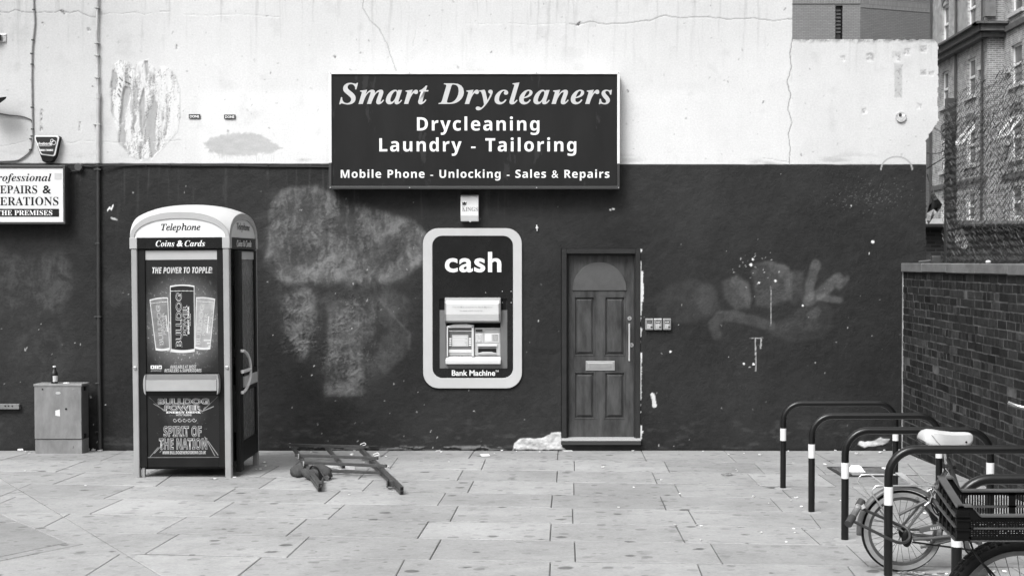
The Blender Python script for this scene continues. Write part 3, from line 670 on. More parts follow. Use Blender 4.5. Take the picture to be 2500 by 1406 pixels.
b = MB(); b.prism(arc(c0[0], c0[2], rx, 0, 180, 22, None, rz_), DY-.012, DY+.001); b.build('fanlight_board', M('boarded_fanlight', .066, .55, .2, 6, wear=.11, wscale=9, wthr=.7), door, bevel=.003)
b = MB(); b.pbox(1430,881,1501,904,DY,DY-.008,DY+.001); b.pbox(1434,885,1497,900,DY,DY-.012,DY-.008); lp = b.build('letter_plate', STEEL, door, bevel=.002)
b = MB(); b.pbox(1439,886.5,1493,898.5,DY,DY-.0145,DY-.0121); b.build('letter_flap', M('letter_flap_metal', .38, .35, .1, 8, metal=.6), door, bevel=.001)
b = MB(); t_, q_ = W(1536,789,DY), W(1536,880,DY)
b.tube([(t_[0],DY-.045,t_[2]),(q_[0],DY-.045,q_[2])], .009, 12)
for zz in (t_[2]-.04, q_[2]+.04): b.tube([(t_[0],DY-.045,zz),(t_[0],DY+.002,zz)], .006, 8)
b.build('pull_handle', M('pale_steel_handle', .7, .3, .05, 8, metal=.5), door, smooth=True)
for (u, v, r) in ((1537,777,5.2),(1541.5,842,5.5)):
    a_ = W(u, v, DY); b = MB(); b.disc_y(a_[0], a_[2], r*KX, DY-.009, DY+.001); b.disc_y(a_[0], a_[2], r*KX*.55, DY-.013, DY-.009)
    lk = b.build('lock', STEEL, door, smooth=True)
    b = MB(); b.box(a_[0]-.0025, a_[0]+.0025, DY-.0145, DY-.0131, a_[2]-.008, a_[2]+.006); b.build('keyhole', INK_BLACK, lk)
b = MB(); b.pbox(1371,1083.5,1563,1105,DW,DW-.004,DW+.2); b.build('door_footing', CHARCOAL, shop)
# ------------------------------------------------------------------ shop sign
SY = DW-.17
p = W(1159, 462, SY)
sg = thing('shop_sign', 'wide dark dry-cleaning signboard with pale lettering and white frame', 'sign', (p[0], SY, p[2]))
SIGN_DARK = M('dark_sign_film', .016, .45, .2, 3, spec=.15, stretch=(1,1,.3), wear=.03, wscale=5, wthr=.6)
b = MB(); b.pbox(806,177,1512,461,SY,SY+.012,DW+.01); b.build('sign_case', DARK_GREY, sg)
b = MB(); b.pbox(811,181,1506,455,SY,SY+.004,SY+.011); b.build('sign_face', SIGN_DARK, sg)
WHITE_FRAME = M('white_sign_frame', .78, .4, .05, 5)
b = MB(); b.pbox(803,175,1513,182,SY,SY-.012,SY+.10); b.pbox(803,182,810,398,SY,SY-.012,SY+.10); b.pbox(1507,182,1513,400,SY,SY-.012,SY+.10)
b.build('upper_frame', WHITE_FRAME, sg, bevel=.003)
FR_D = M('charcoal_sign_frame', .04, .35, .1, 5, wear=.5, wscale=40, wthr=.75)
b = MB(); b.pbox(803,398.3,810,455,SY,SY-.012,SY+.10); b.pbox(1507,400.3,1513,455,SY,SY-.012,SY+.10); b.pbox(803,455,1513,462,SY,SY-.012,SY+.10)
b.build('lower_frame', FR_D, sg, bevel=.003)
for u, v in ((806.5,178.5),(1510,178.5),(806.5,458.5),(1510,458.5),(1000,458.5),(1310,458.5),(1000,178.5),(1310,178.5)):
    a_ = W(u, v, SY-.012); MB().disc_y(a_[0], a_[2], .007, SY-.016, SY-.011, 8).build('fixing_screw', STEEL, sg)
SYF = SY+.004
pletters('sign_lettering', serif_bold_italic('Smart Drycleaners'), INK_CREAM, sg, 828,202,1494,270,SYF, bold=.004, spacing=1.06)
pletters('sign_lettering', sans_bold('Drycleaning'), INK_WHITE, sg, 1018,285,1317,330,SYF, spacing=1.16)
pletters('sign_lettering', sans_bold('Laundry - Tailoring'), INK_WHITE, sg, 926,336,1407,381,SYF, spacing=1.16)
pletters('sign_lettering', sans_bold('Mobile Phone - Unlocking - Sales & Repairs'), INK_WHITE, sg, 832,414,1488,441,SYF, spacing=1.12)

# ------------------------------------------------------------------ repairs sign cut by the left edge of the picture
RY = DW-.14
p = W(-40, 548, RY)
rs = thing('repairs_sign', 'white lightbox sign for professional repairs and alterations beside the drainpipe', 'sign', (p[0], RY, p[2]))
b = MB(); b.pbox(-236,409,160,546,RY,RY+.01,DW+.01); b.build('sign_case', DARK_GREY, rs)
b = MB(); b.pbox(-232,411,156,543,RY,RY+.002,RY+.0095); b.build('sign_face', M('white_sign_film', .66, .35, .04, 4, wear=.55, wscale=10, wthr=.72), rs)
b = MB(); b.pbox(-238,404,160,410.5,RY,RY-.008,RY+.08); b.pbox(-238,542,160,547.5,RY,RY-.008,RY+.08); b.pbox(154,410.5,160,542,RY,RY-.008,RY+.08); b.pbox(-238,410.5,-232,542,RY,RY-.008,RY+.08)
b.build('sign_frame', FR_D, rs, bevel=.003)
pletters('sign_lettering', serif_bold_italic('Professional'), INK_BLACK, rs, -26,424,126,448,RY+.002)
pletters('sign_lettering', serif_bold('REPAIRS'), INK_BLACK, rs, -18,453,91,473,RY+.002)
pletters('sign_lettering', '&', INK_BLACK, rs, 104,453,125,473,RY+.002, bold=.02)
pletters('sign_lettering', serif_bold('ALTERATIONS'), INK_BLACK, rs, -55,481,143,502,RY+.002)
b = MB(); b.pbox(-140,510,144,529,RY,RY-.0015,RY+.002); b.build('lettering_panel', INK_BLACK, rs)
pletters('sign_lettering', serif_bold('ON THE PREMISES'), INK_WHITE, rs, -40,513.5,128,526,RY-.0015)
b = MB(); b.pbox(133,423,150,438,RY,RY-.0005,RY+.002); b.build('tape_patch', M('grey_tape', .5, .5, .1, 9), rs)

# ------------------------------------------------------------------ cash machine
AY = DW-.02
p = W(1154, 947, DW)
at_ = thing('cash_machine', 'cash machine in a black fascia with pale grey rounded surround', 'cash machine', (p[0], DW, p[2]))
def pr(u0, v0, u1, v1, r): 
    a, c = W(u0, v0, DW), W(u1, v1, DW); return rrect(a[0], c[0], c[2], a[2], r*KX)
def ring(outer, inner, y0, y1):
    n = len(outer); mb = MB()
    vs = [(x, y0, z) for x, z in outer] + [(x, y0, z) for x, z in inner] + [(x, y1, z) for x, z in outer] + [(x, y1, z) for x, z in inner]
    fs = []
    for i in range(n):
        j = (i+1) % n
        fs += [(i, j, n+j, n+i), (2*n+i, i, j, 2*n+j)[::-1], (n+i, n+j, 3*n+j, 3*n+i)]
    return mb.add(vs, fs)
ring(pr(1033,557.5,1274.5,947,38), pr(1056,576,1253,922,24), DW-.026, DW+.0).build('surround', LIGHT_GREY, at_, bevel=.003)
FASC = M('gloss_black_fascia', .009, .25, .3, 6, spec=.35, wear=.06, wscale=12, wthr=.7)
ring(pr(1055.5,575.5,1253.5,922.5,24), pr(1073,729,1239,899,2), DW-.02, DW+.0).build('fascia', FASC, at_)
GILL = dict(bold=.02)
pletters('cash_lettering', 'cash', INK_WHITE, at_, 1086,615,1224,665,DW-.021, bold=.022, spacing=1.06)
pletters('machine_lettering', 'Bank Machine', INK_WHITE, at_, 1103,903,1209,917,DW-.021, bold=.02)
pletters('machine_lettering', 'TM', INK_WHITE, at_, 1209.5,903.5,1217.5,908,DW-.021, bold=.02)
b = MB()                                             # recess
b.pbox(1073,757,1089,899,DW,DW-.014,DW+.2); b.pbox(1222,757,1239,899,DW,DW-.014,DW+.2); b.pbox(1089,888.5,1222,899,DW,DW-.014,DW+.2)
b.build('recess_trim', M('grey_recess_trim', .13, .5, .1, 5), at_, bevel=.002)
b = MB(); b.pbox(1070,725,1243,902,DW,DW+.14,DW+.16); b.pbox(1073,729,1087,757,DW,DW-.0,DW+.12); b.pbox(1224,729,1239,757,DW,DW-.0,DW+.12)
b.build('recess_back', BLACK, at_)
# hood with its printed panel
b = MB(); h0, h1 = W(1087,726,DW), W(1223,787.5,DW)
prof = [(DW+.1,h0[2]),(DW-.05,h0[2]),(DW-.075,h0[2]-.06),(DW-.08,h1[2]+.09),(DW-.06,h1[2]+.02),(DW-.03,h1[2]),(DW+.1,h1[2])]
def xprism(mb, prof, x0, x1):
    n = len(prof); return mb.add([(x0,y,z) for y, z in prof]+[(x1,y,z) for y, z in prof], [tuple(range(n)), tuple(range(2*n-1,n-1,-1))]+[(i,(i+1)%n,n+(i+1)%n,n+i) for i in range(n)])
xprism(b, prof, h0[0], h1[0]); hood = b.build('hood', M('hood_grey', .22, .4, .1, 6), at_, bevel=.004)
b = MB(); e = .018
xprism(b, [(DW-.03,h0[2]-.03),(DW-.066,h0[2]-.03),(DW-.09,h0[2]-.062),(DW-.094,h1[2]+.09),(DW-.072,h1[2]+.022),(DW-.04,h1[2]+.012),(DW+.0,h1[2]+.01)], h0[0]+e, h1[0]-e)
b.build('hood_panel', M('silver_hood_panel', .72, .25, .06, 4, metal=.35, wear=.4, wscale=7, wthr=.68), hood, bevel=.003)
INK_FADED = M('faded_lettering', .3, .5, .2, 30)
HC = W(1153, 750, DW-.095)
letters('hood_lettering', 'This ATM is provided by Bank Machine', INK_FADED, hood, (HC[0], DW-.0955, HC[2]), .42, .017, bold=.01)
HC = W(1150, 758.5, DW-.095)
letters('hood_lettering', 'ALL BANK CARDS ACCEPTED', INK_FADED, hood, (HC[0], DW-.0965, HC[2]), .24, .011, bold=.01)
SIL = M('silver_plastic', .5, .35, .08, 6, metal=.2); SIL2 = M('bright_silver_plastic', .66, .3, .06, 6, metal=.2)
def abox(name, mat, u0, v0, u1, v1, d0, d1, par, bev=.002):
    return MB().pbox(u0, v0, u1, v1, DW, DW+d0, DW+d1).build(name, mat, par, bevel=bev)
b = MB(); b.pbox(1090.5,800,1094,870,DW,DW-.01,DW+.14); b.pbox(1151.5,796,1157,870,DW,DW-.01,DW+.14)
a0, a1 = W(1090.5,800,DW), W(1157,791,DW)
b.prism([(a0[0],a0[2]),(a1[0]-.004,a0[2]),(a1[0],a1[2]-.012),(a1[0]-.08,a1[2]),(a0[0]+.08,a1[2]-.004),(a0[0],a1[2]-.022)], DW-.01, DW+.14)
sc_ = b.build('screen_surround', SIL2, at_, bevel=.002)
abox('screen_bezel', M('screen_bezel', .12, .5, .1, 6), 1094.2,800.5,1151.3,868,.03,.06, sc_)
abox('bezel_bar', SIL2, 1095,807,1151,809.5,.022,.04, sc_); abox('bezel_bar', SIL2, 1095,853.5,1151,862,.018,.04, sc_); abox('bezel_bar', SIL, 1095,864,1151,867,.02,.04, sc_)
scr = abox('screen', M('pale_screen', .5, .15, .08, 9, spec=.6), 1103,818,1143,846,.024,.035, sc_)
for vv in (822, 826.5, 831, 836, 841): MB().pbox(1106,vv,1140-(vv%3)*3,vv+1.1,DW,DW+.0225,DW+.0236).build('screen_line', INK_WHITE, scr)
for vv in (826, 831, 836, 841.5):
    for u0 in (1096, 1144.5): abox('side_key', INK_WHITE, u0, vv-.6, u0+5.5, vv+2.8, .02, .035, sc_, .001)
op = abox('option_panel', SIL, 1158,800.5,1221.5,868,.02,.1, at_)
abox('reader_strip', M('reader_strip', .34, .4, .1, 6), 1159,802,1220.5,811,.012,.03, op); abox('card_slot', INK_BLACK, 1161,804.5,1177.5,808.5,-.004,.02, op)
abox('receipt_slot', M('receipt_slot', .2, .4, .1, 5), 1184,804.5,1218.5,806,.009,.02, op)
for u0, u1 in ((1160.5,1178.5),(1183,1219)): abox('instruction_frame', SIL2, u0,814,u1,836,.013,.03, op)
abox('instruction_card', M('printed_card', .5, .5, .4, 60), 1163,815.5,1176,834.5,.010,.02, op); abox('instruction_card', INK_WHITE, 1185,816.5,1199,832.5,.010,.02, op)
abox('instruction_card', M('dark_printed_card', .33, .5, .3, 60), 1202,816.5,1216,832.5,.010,.02, op)
abox('dispenser_frame', SIL2, 1165,841,1214,845.5,.0,.03, op); abox('dispenser_shutter', M('shutter_grey', .22, .4, .1, 8), 1167,845.5,1211.5,851,.016,.03, op)
abox('dispenser_slot', INK_BLACK, 1167,851,1211.5,860.5,.012,.03, op)
c_ = W(1189.5, 863, DW); MB().prism([(c_[0]-.1,c_[2]-.008),(c_[0]+.1,c_[2]-.008),(c_[0]+.09,c_[2]+.006),(c_[0]+.045,c_[2]+.018),(c_[0]-.045,c_[2]+.018),(c_[0]-.09,c_[2]+.006)], DW+.002, DW+.03).build('dispenser_lip', SIL, op, bevel=.003)
s0, s1 = W(1089,870,DW), W(1223,887.5,DW); b = MB()
xprism(b, [(DW+.14,s0[2]+.002),(DW+.03,s0[2]+.002),(DW-.055,s0[2]-.03),(DW-.068,s0[2]-.036),(DW-.068,s1[2]),(DW+.14,s1[2])], s0[0], s1[0])
shf = b.build('key_shelf', SIL2, at_, bevel=.004)
for k in range(3):
    for r_ in range(4):
        yy = DW+.012-r_*.013; zz = s0[2]+.002-(DW+.03-yy)*.032/.085
        x_ = W(1111+k*5.6, 870, DW)[0]; MB().box(x_, x_+.017, yy-.009, yy, zz-.004, zz+.004).build('key', INK_WHITE, shf)
for r_ in range(3):
    yy = DW+.012-r_*.016; zz = s0[2]+.002-(DW+.03-yy)*.032/.085; x_ = W(1130, 870, DW)[0]; MB().box(x_, x_+.022, yy-.01, yy, zz-.004, zz+.004).build('key', INK_WHITE, shf)
for u, v in ((1226.5,711),(1248,711),(1226.5,738.5),(1248,738.5),(1186,714)):
    a_ = W(u, v, DW); MB().disc_y(a_[0], a_[2], .004, DW-.024, DW-.019, 10).build('rivet', INK_WHITE, at_)

# ------------------------------------------------------------------ alarm boxes
p = W(1147, 541, DW)
al = thing('alarm_box', 'small white alarm box with a crown, under the big signboard', 'alarm box', (p[0], DW, p[2]))
a0, a1 = W(1125,475,DW), W(1170,541,DW); b = MB()
xprism(b, [(DW,a0[2]),(DW-.06,a0[2]-.015),(DW-.085,a0[2]-.03),(DW-.085,a1[2]+.06),(DW-.06,a1[2]),(DW,a1[2])], a0[0]+.004, a1[0]-.002)
b.build('alarm_case', M('white_alarm_case', .72, .4, .08, 5, wear=.4, wscale=16, wthr=.72), al, bevel=.006)
yk = DW-.0865; pk = lambda u0, v0, u1, v1, body, m, **k: pletters('alarm_lettering', body, m, al, u0, v0, u1, v1, DW-.086, **k)
pk(1128.5,503,1136,516,serif_bold('K'),INK_GREY); pk(1136.5,506,1167,516,serif_bold('INGS'),INK_GREY)
k0, k1 = W(1128,492.5,DW-.086), W(1139.5,501,DW-.086); x0, x1, z1, z0 = k0[0], k1[0], k0[2], k1[2]; dx = x1-x0; dz = z1-z0
b = MB(); b.add([(x0+dx*a, DW-.0875, z0+dz*c) for a, c in ((.08,.3),(.92,.3),(1,1),(.75,.6),(.5,1),(.25,.6),(0,1))], [tuple(range(7))]); b.box(x0+dx*.08, x1-dx*.08, DW-.0875, DW-.086, z0, z0+dz*.2); b.build('crown_emblem', INK_BLACK, al)
a_ = W(1148, 541, DW-.06); MB().lathe([(.001,-.008),(.01,-.004),(.01,.006)], a_[0], DW-.055, 10, a_[2]).build('alarm_lamp', INK_WHITE, al)

p = W(117, 396, DW)
sb_ = thing('alarm_bell_box', 'dark shield-shaped alarm bell box with pale rim, above the repairs sign', 'alarm box', (p[0], DW, p[2]))
def ppoly(pts, Y): return [(lambda q: (q[0], q[2]))(W(u, v, Y)) for u, v in pts]
BY = DW-.085
out = [(83,333.5),(85,331.5),(139,331.5),(143.5,334),(134,380),(126,394),(123,395.5),(104,395.5),(101,392),(96,378),(84,342)]
inn = [(88,334.5),(137,334.5),(140,337),(131,376),(128,378.5),(103,375.5),(100,373),(87,338)]
rim = [(83.5,332.5),(86,331),(139.5,331.5),(144,336),(134,379),(130,382),(101,378.5),(97.5,375),(83.5,338)]
MB().prism(ppoly(out, BY), BY+.018, DW+.004).build('bell_case', BLACK, sb_, bevel=.006)
MB().prism(ppoly(rim, BY), BY+.006, BY+.0178).build('pale_rim', WHITE, sb_, bevel=.004)
MB().prism(ppoly(inn, BY), BY, BY+.0058).build('dark_face', M('dark_face', .02, .3, .1, 5), sb_)
pletters('bell_lettering', 'shebang', INK_WHITE, sb_, 91,347.5,127,356,BY, bold=.02)
pletters('bell_lettering', '08081780803', INK_WHITE, sb_, 97,364.5,130,369.5,BY, bold=.02)
MB().pbox(92,356.5,122,357.3,BY,BY-.002,BY-.001).build('underline', INK_WHITE, sb_)
for u, v, r in ((127,344,3.4),(131.5,349,4.8),(124.5,349.5,2.4)):
    q_ = W(u, v, BY); MB().tube([(q_[0]+r*KX*math.cos(t*.349), BY-.003, q_[2]+r*KX*math.sin(t*.349)) for t in range(18)], .003, 6, closed=True).build('ring_emblem', INK_WHITE, sb_)

# ------------------------------------------------------------------ conduit pipe, cables, brackets
PIPE_PALE = M('pale_painted_pipe', .42, .55, .2, 8, wear=.2, wscale=30, wthr=.66); PIPE_DARK = M('dark_painted_pipe', .028, .45, .2, 6)
p = W(243, 1098, DW); pY = DW-.03
pp = thing('drainpipe', 'long vertical pipe on the wall, pale above and charcoal below', 'pipe', (p[0], DW, p[2]))
def wp(u, v, d=.03): return W(u, v, DW-d)
b = MB(); b.tube([wp(237,-140), wp(238,0), wp(236,90), wp(239,190), wp(239.5,232)], .012, 10); b.build('upper_pipe', PIPE_PALE, pp, smooth=True)
b = MB(); b.tube([wp(239.5,228), wp(239.5,398.8)], .0205, 12); b.build('upper_pipe', PIPE_PALE, pp, smooth=True)
b = MB(); b.tube([wp(239.5,398.9), wp(240,560), wp(241,760), wp(242,900), wp(244.5,1097)], .0205, 12); b.build('lower_pipe', PIPE_DARK, pp, smooth=True)
b = MB(); b.tube([wp(239.5,229), wp(239.5,241)], .025, 12); b.build('pipe_socket', PIPE_PALE, pp, smooth=True)
for v in (21, 107, 137, 191, 305):
    b = MB(); w_ = 8 if v == 305 else 4.5; b.pbox(238-w_,v-1.5,240+w_,v+1.5,DW,DW-.05,DW+.002); b.build('pipe_clip', PIPE_PALE, pp, bevel=.002)
for v in (415, 595, 773, 935, 1053):
    b = MB(); w_ = 8 if v in (415, 773) else 5; b.pbox(241-w_,v-1.5,242+w_,v+1.5,DW,DW-.055,DW+.002); b.build('pipe_clip', PIPE_DARK, pp, bevel=.002)
CABLE = M('dark_cable', .045, .5, .2, 8); CABLE_PALE = M('paint_spattered_cable', .22, .6, .4, 20)
b = MB(); b.tube(smooth_path([wp(82,-120,.014), wp(82,0,.014), wp(85,50,.014), wp(83,80,.014), wp(79,120,.014), wp(78,200,.014), wp(79,260,.014), wp(80,320,.014), wp(79,345,.014), wp(75,366,.014), wp(55,385,.014), wp(30,393,.014), wp(-60,394,.014)], 5), .0085, 8)
cb_ = tag(b.build('wall_cable', CABLE_PALE, None, smooth=True), 'thin grey cable running down the white wall left of the drainpipe', 'cable')
for u, v in ((83,25),(81,99),(78,132),(79,158),(79,263),(80,316),(79,333),(76,340),(75,366)): MB().pbox(u-2.5,v-1.6,u+3.5,v+1.6,DW,DW-.026,DW).build('cable_clip', CABLE, cb_, bevel=.002)
b = MB(); b.tube(smooth_path([wp(-70,268,.012), wp(0,278,.012), wp(25,282,.012), wp(48,284,.012), wp(64,288,.012), wp(76,294,.012), wp(79,302,.012)], 5), .0065, 8)
tag(b.build('wall_cable', CABLE, None, smooth=True), 'black cable coming in from the camera at the left edge', 'cable')
b = MB(); b.tube(smooth_path([wp(201,405,.016), wp(222,407,.016), wp(245,405,.05), wp(300,405,.014), wp(360,403,.014), wp(420,404,.014), wp(490,405,.014), wp(560,405,.014), wp(620,406,.014), wp(660,407,.014), wp(720,407,.014), wp(804,408,.014)], 4), .0085, 8)
cb_ = tag(b.build('wall_cable', CHARCOAL, None, smooth=True), 'charcoal painted cable along the paint line towards the big signboard', 'cable')
for u in (358, 417, 489, 583, 655): MB().pbox(u-1.6,401.5,u+1.6,407.5,DW,DW-.026,DW).build('cable_clip', CHARCOAL, cb_, bevel=.002)
q_ = W(195, 409, DW)
jb = thing('junction_box', 'round charcoal junction box beside the repairs sign', 'junction box', (q_[0], DW, q_[2]))
MB().disc_y(q_[0], q_[2], 9.5*KX, DW-.055, DW+.003, 24).build('round_cover', M('charcoal_cover', .05, .5, .1, 6), jb, smooth=True, bevel=.004)
b = MB(); b.tube(smooth_path([wp(188,417,.02), wp(176,419,.02), wp(170,424,.02), wp(168,434,.02), wp(167,470,.02), wp(168,484,.02)], 5), .008, 8); b.build('cable_tail', CHARCOAL, jb, smooth=True)
q_ = W(8, 94, DW)
lb = thing('steel_bracket', 'small bolted steel bracket at the top left edge', 'bracket', (q_[0], DW, q_[2]))
MB().pbox(-30,84,16,104,DW,DW-.012,DW+.002).build('back_plate', STEEL, lb, bevel=.002); MB().pbox(-30,86,4,100,DW,DW-.06,DW-.012).build('bracket_arm', DARK_GREY, lb, bevel=.002)
for v in (86.5, 101): q2 = W(12, v, DW); MB().disc_y(q2[0], q2[2], .008, DW-.02, DW-.011, 8).build('bolt', STEEL, lb)
CY_ = DW-.25; q_ = W(4, 244, CY_)
cc = thing('security_camera', 'dark security camera poking in at the left edge', 'camera', (q_[0], CY_, q_[2]))
MB().add([W(-40,243,CY_),W(16,237,CY_),W(14,242,CY_),W(-2,254,CY_),W(-40,262,CY_),W(-40,236,CY_+.09),W(16,235,CY_+.09),W(14,241,CY_+.09),W(-2,252,CY_+.09),W(-40,260,CY_+.09)],
   [(0,1,2,3,4),(9,8,7,6,5),(0,5,6,1),(1,6,7,2),(2,7,8,3),(3,8,9,4),(4,9,5,0)]).build('camera_body', BLACK, cc)
MB().add([W(-40,233,CY_-.01),W(2,233.5,CY_-.01),W(17,236.5,CY_-.01),W(-40,243,CY_-.01),W(-40,231,CY_+.1),W(2,232,CY_+.1),W(17,235,CY_+.1),W(-40,241,CY_+.1)],[(0,1,2,3),(7,6,5,4),(0,4,5,1),(1,5,6,2),(2,6,7,3)]).build('sun_shield', LIGHT_GREY, cc)
MB().tube([W(-30,240,CY_+.05), W(-30,236,DW)], .02, 8).build('camera_arm', DARK_GREY, cc)
for u0, v0, lab in ((461,279.5,'black DONE sticker nearer the peeled plaster patch'), (547,280.5,'black DONE sticker above the scraped grey oval')):
    q_ = W(u0+14, v0+11, DW); st = thing('sticker', lab, 'sticker', (q_[0], DW-.012, q_[2]), 'DONE stickers')
    MB().pbox(u0,v0,u0+28,v0+10.5,DW-.012,DW-.0125,DW-.0105).build('backing', INK_BLACK, st)
    pletters('sticker_lettering', 'DONE', INK_WHITE, st, u0+2.5,v0+2.3,u0+25.5,v0+8.5,DW-.0125, bold=.03)
for k, (u0, lab) in enumerate(((1575,'left keypad box of three beside the door'), (1596,'middle keypad box of three, paler than its neighbours'), (1618,'right keypad box of three, farthest from the door'))):
    q_ = W(u0+10, 805, DW); kp = thing('entry_panel', 'small '+lab, 'door entry panel', (q_[0], DW, q_[2]), 'entry panels beside the door')
    a0, a1 = W(u0,777,DW), W(u0+20,805,DW); b = MB()
    b.box(a0[0], a1[0], DW-.035, DW+.003, a1[2], a0[2]); b.build('panel_case', STEEL if k == 1 else M('grey_steel_case', .3, .4, .1, 9, metal=.5), kp, bevel=.006)
    MB().pbox(u0+4.5,782,u0+16,788.5,DW,DW-.038,DW-.034).build('display', INK_BLACK, kp)
    for j in range(3): MB().pbox(u0+6+j*3.2,784,u0+7.8+j*3.2,787,DW,DW-.039,DW-.0379).build('digit', INK_WHITE if k else INK_GREY, kp)
    MB().pbox(u0+4.5,791,u0+16,801,DW,DW-.037,DW-.034).build('label_plate', M('worn_label', .4, .5, .4, 70), kp)
    MB().pbox(u0+12.5,796.5,u0+17.5,799,DW,DW-.041,DW-.036).build('button', INK_BLACK, kp)
q_ = W(2199, 286.5, DW)
vc = thing('vent_cap', 'round weathered metal vent cap on the lower white wall', 'vent', (q_[0], DW, q_[2]))
MB().disc_y(q_[0], q_[2], 13*KX, DW-.022, DW+.004, 28).build('cap_disc', M('weathered_cap', .45, .55, .5, 14, wear=.06, wscale=16, wthr=.58), vc, smooth=True, bevel=.003)
MB().disc_y(q_[0]-.01, q_[2]+.02, 4.2*KX, DW-.025, DW-.021, 14).build('stain_boss', DARK_GREY, vc); MB().pbox(2192,280,2208,286,DW,DW-.0245,DW-.021).build('paint_patch', WHITE, vc)
q_ = W(1310.5, 558, DW); hk = thing('wall_hook', 'small white metal hook stuck in the wall right of the cash machine', 'hook', (q_[0], DW, q_[2]))
MB().tube([W(1310,549,DW-.02),W(1311,556,DW-.025),W(1311.5,564,DW-.012)], .006, 8).build('hook_stem', WHITE, hk, smooth=True); MB().tube([W(1311,556,DW+.004),W(1311,556,DW-.022)], .014, 8).build('hook_plug', WHITE, hk)
q_ = W(25, 997, DW); lg = thing('metal_ledge', 'short grey bolted metal ledge low on the wall at the left edge', 'ledge', (q_[0], DW, q_[2]))
MB().pbox(-60,985,51,997.5,DW,DW-.05,DW+.003).build('ledge_bar', M('dull_ledge_metal', .16, .5, .25, 12, wear=.4, wscale=20, wthr=.66), lg, bevel=.004)
for u in (13, 21, 30): q2 = W(u, 990.5, DW-.05); MB().disc_y(q2[0], q2[2], .007, DW-.056, DW-.049, 8).build('bolt', BLACK, lg)

# ------------------------------------------------------------------ utility cabinet and bottle
q_ = G(142, 1107); CBY = q_[1]; cz0 = gz(CBY)
uc = thing('utility_cabinet', 'grey streaked metal utility cabinet standing against the wall', 'cabinet', (q_[0], CBY, cz0))
x0, x1 = W(85.5,1107,CBY)[0], W(200,1107,CBY)[0]; zt = W(140,938,CBY)[2]; zj = W(140,1072,CBY)[2]; CBB = CBY+.2
CAB = M('streaked_cabinet_paint', .19, .5, .3, 5, stretch=(1.5,1.5,.6), wear=.06, wscale=7, wthr=.66)
b = MB(); b.box(x0, x1, CBY+.004, CBB, cz0-.03, zj-.003); b.build('plinth', CAB, uc, bevel=.004)
b = MB(); b.box(x0, x1, CBY+.012, CBB, zj+.003, zt-.02); cab = b.build('cabinet_body', M('dark_cabinet_side', .10, .5, .3, 6), uc, bevel=.004)
b = MB(); b.box(x0-.001, x1-.001, CBY-.006, CBY+.012, zj+.004, zt-.022); dr = b.build('cabinet_door', CAB, uc, bevel=.004)
b = MB(); b.box(x0-.008, x1+.008, CBY-.012, CBB+.01, zt-.02, zt+.004); b.build('cabinet_lid', M('cabinet_lid_paint', .22, .5, .2, 9), uc, bevel=.005)
for u, v, r, m in ((104,950,2,INK_BLACK),(178,950,2,INK_GREY),(161.5,998,2.6,INK_BLACK)):
    s = W(u, v, CBY-.006); MB().disc_y(s[0], s[2], r*KX, CBY-.01, CBY-.005, 12).build('lock', m, dr)
s = W(142, 959, CBY-.006); MB().disc_y(s[0], s[2], 6*KX, CBY-.0085, CBY-.005, 20, 3.2*KX).build('oval_badge', M('oval_badge', .42, .5, .1, 9), dr)
MB().add([W(135,1002,CBY-.008),W(146,999,CBY-.008),W(146.5,1016,CBY-.008),W(135,1014,CBY-.008)],[(0,1,2,3)]).build('torn_label', WHITE_DIRTY, dr)
for zz in (1065, 950): s = WX(0, 0, 1); MB().box(x1+.0005, x1+.012, CBY+.06, CBY+.10, W(0,zz,CBY)[2]-.02, W(0,zz,CBY)[2]+.02).build('side_vent', BLACK, cab)
bx = W(133, 935, CBY+.07)[0]; bz = zt+.004
bt = thing('beer_bottle', 'dark glass bottle with white label, left standing on the cabinet', 'bottle', (bx, CBY+.07, bz))
MB().lathe([(.028,0),(.034,.004),(.034,.095),(.030,.115),(.017,.138),(.0135,.165),(.0135,.172)], bx, CBY+.07, 20, bz).build('bottle_glass', M('dark_bottle_glass', .01, .08, .2, 5, coat=.5), bt, smooth=True)
MB().lathe([(.0145,.165),(.0155,.168),(.0155,.178),(.012,.181)], bx, CBY+.07, 14, bz).build('bottle_cap', WHITE, bt, smooth=True)
MB().add([(bx+.0348*math.sin(a), CBY+.07-.0348*math.cos(a), bz+h) for h in (.02,.08) for a in np.linspace(-.1, 1.5, 9)], [(i,i+1,i+10,i+9) for i in range(8)]).build('bottle_label', M('bottle_label', .6, .5, .35, 60), bt)
s = W(162, 933, CBY+.05); tag(MB().blob((s[0], CBY+.05, zt+.009), (.035,.02,.008), 10, 6).build('paper_scrap', WHITE_DIRTY, None, smooth=True), 'crumpled scrap of pale paper on top of the cabinet', 'litter')
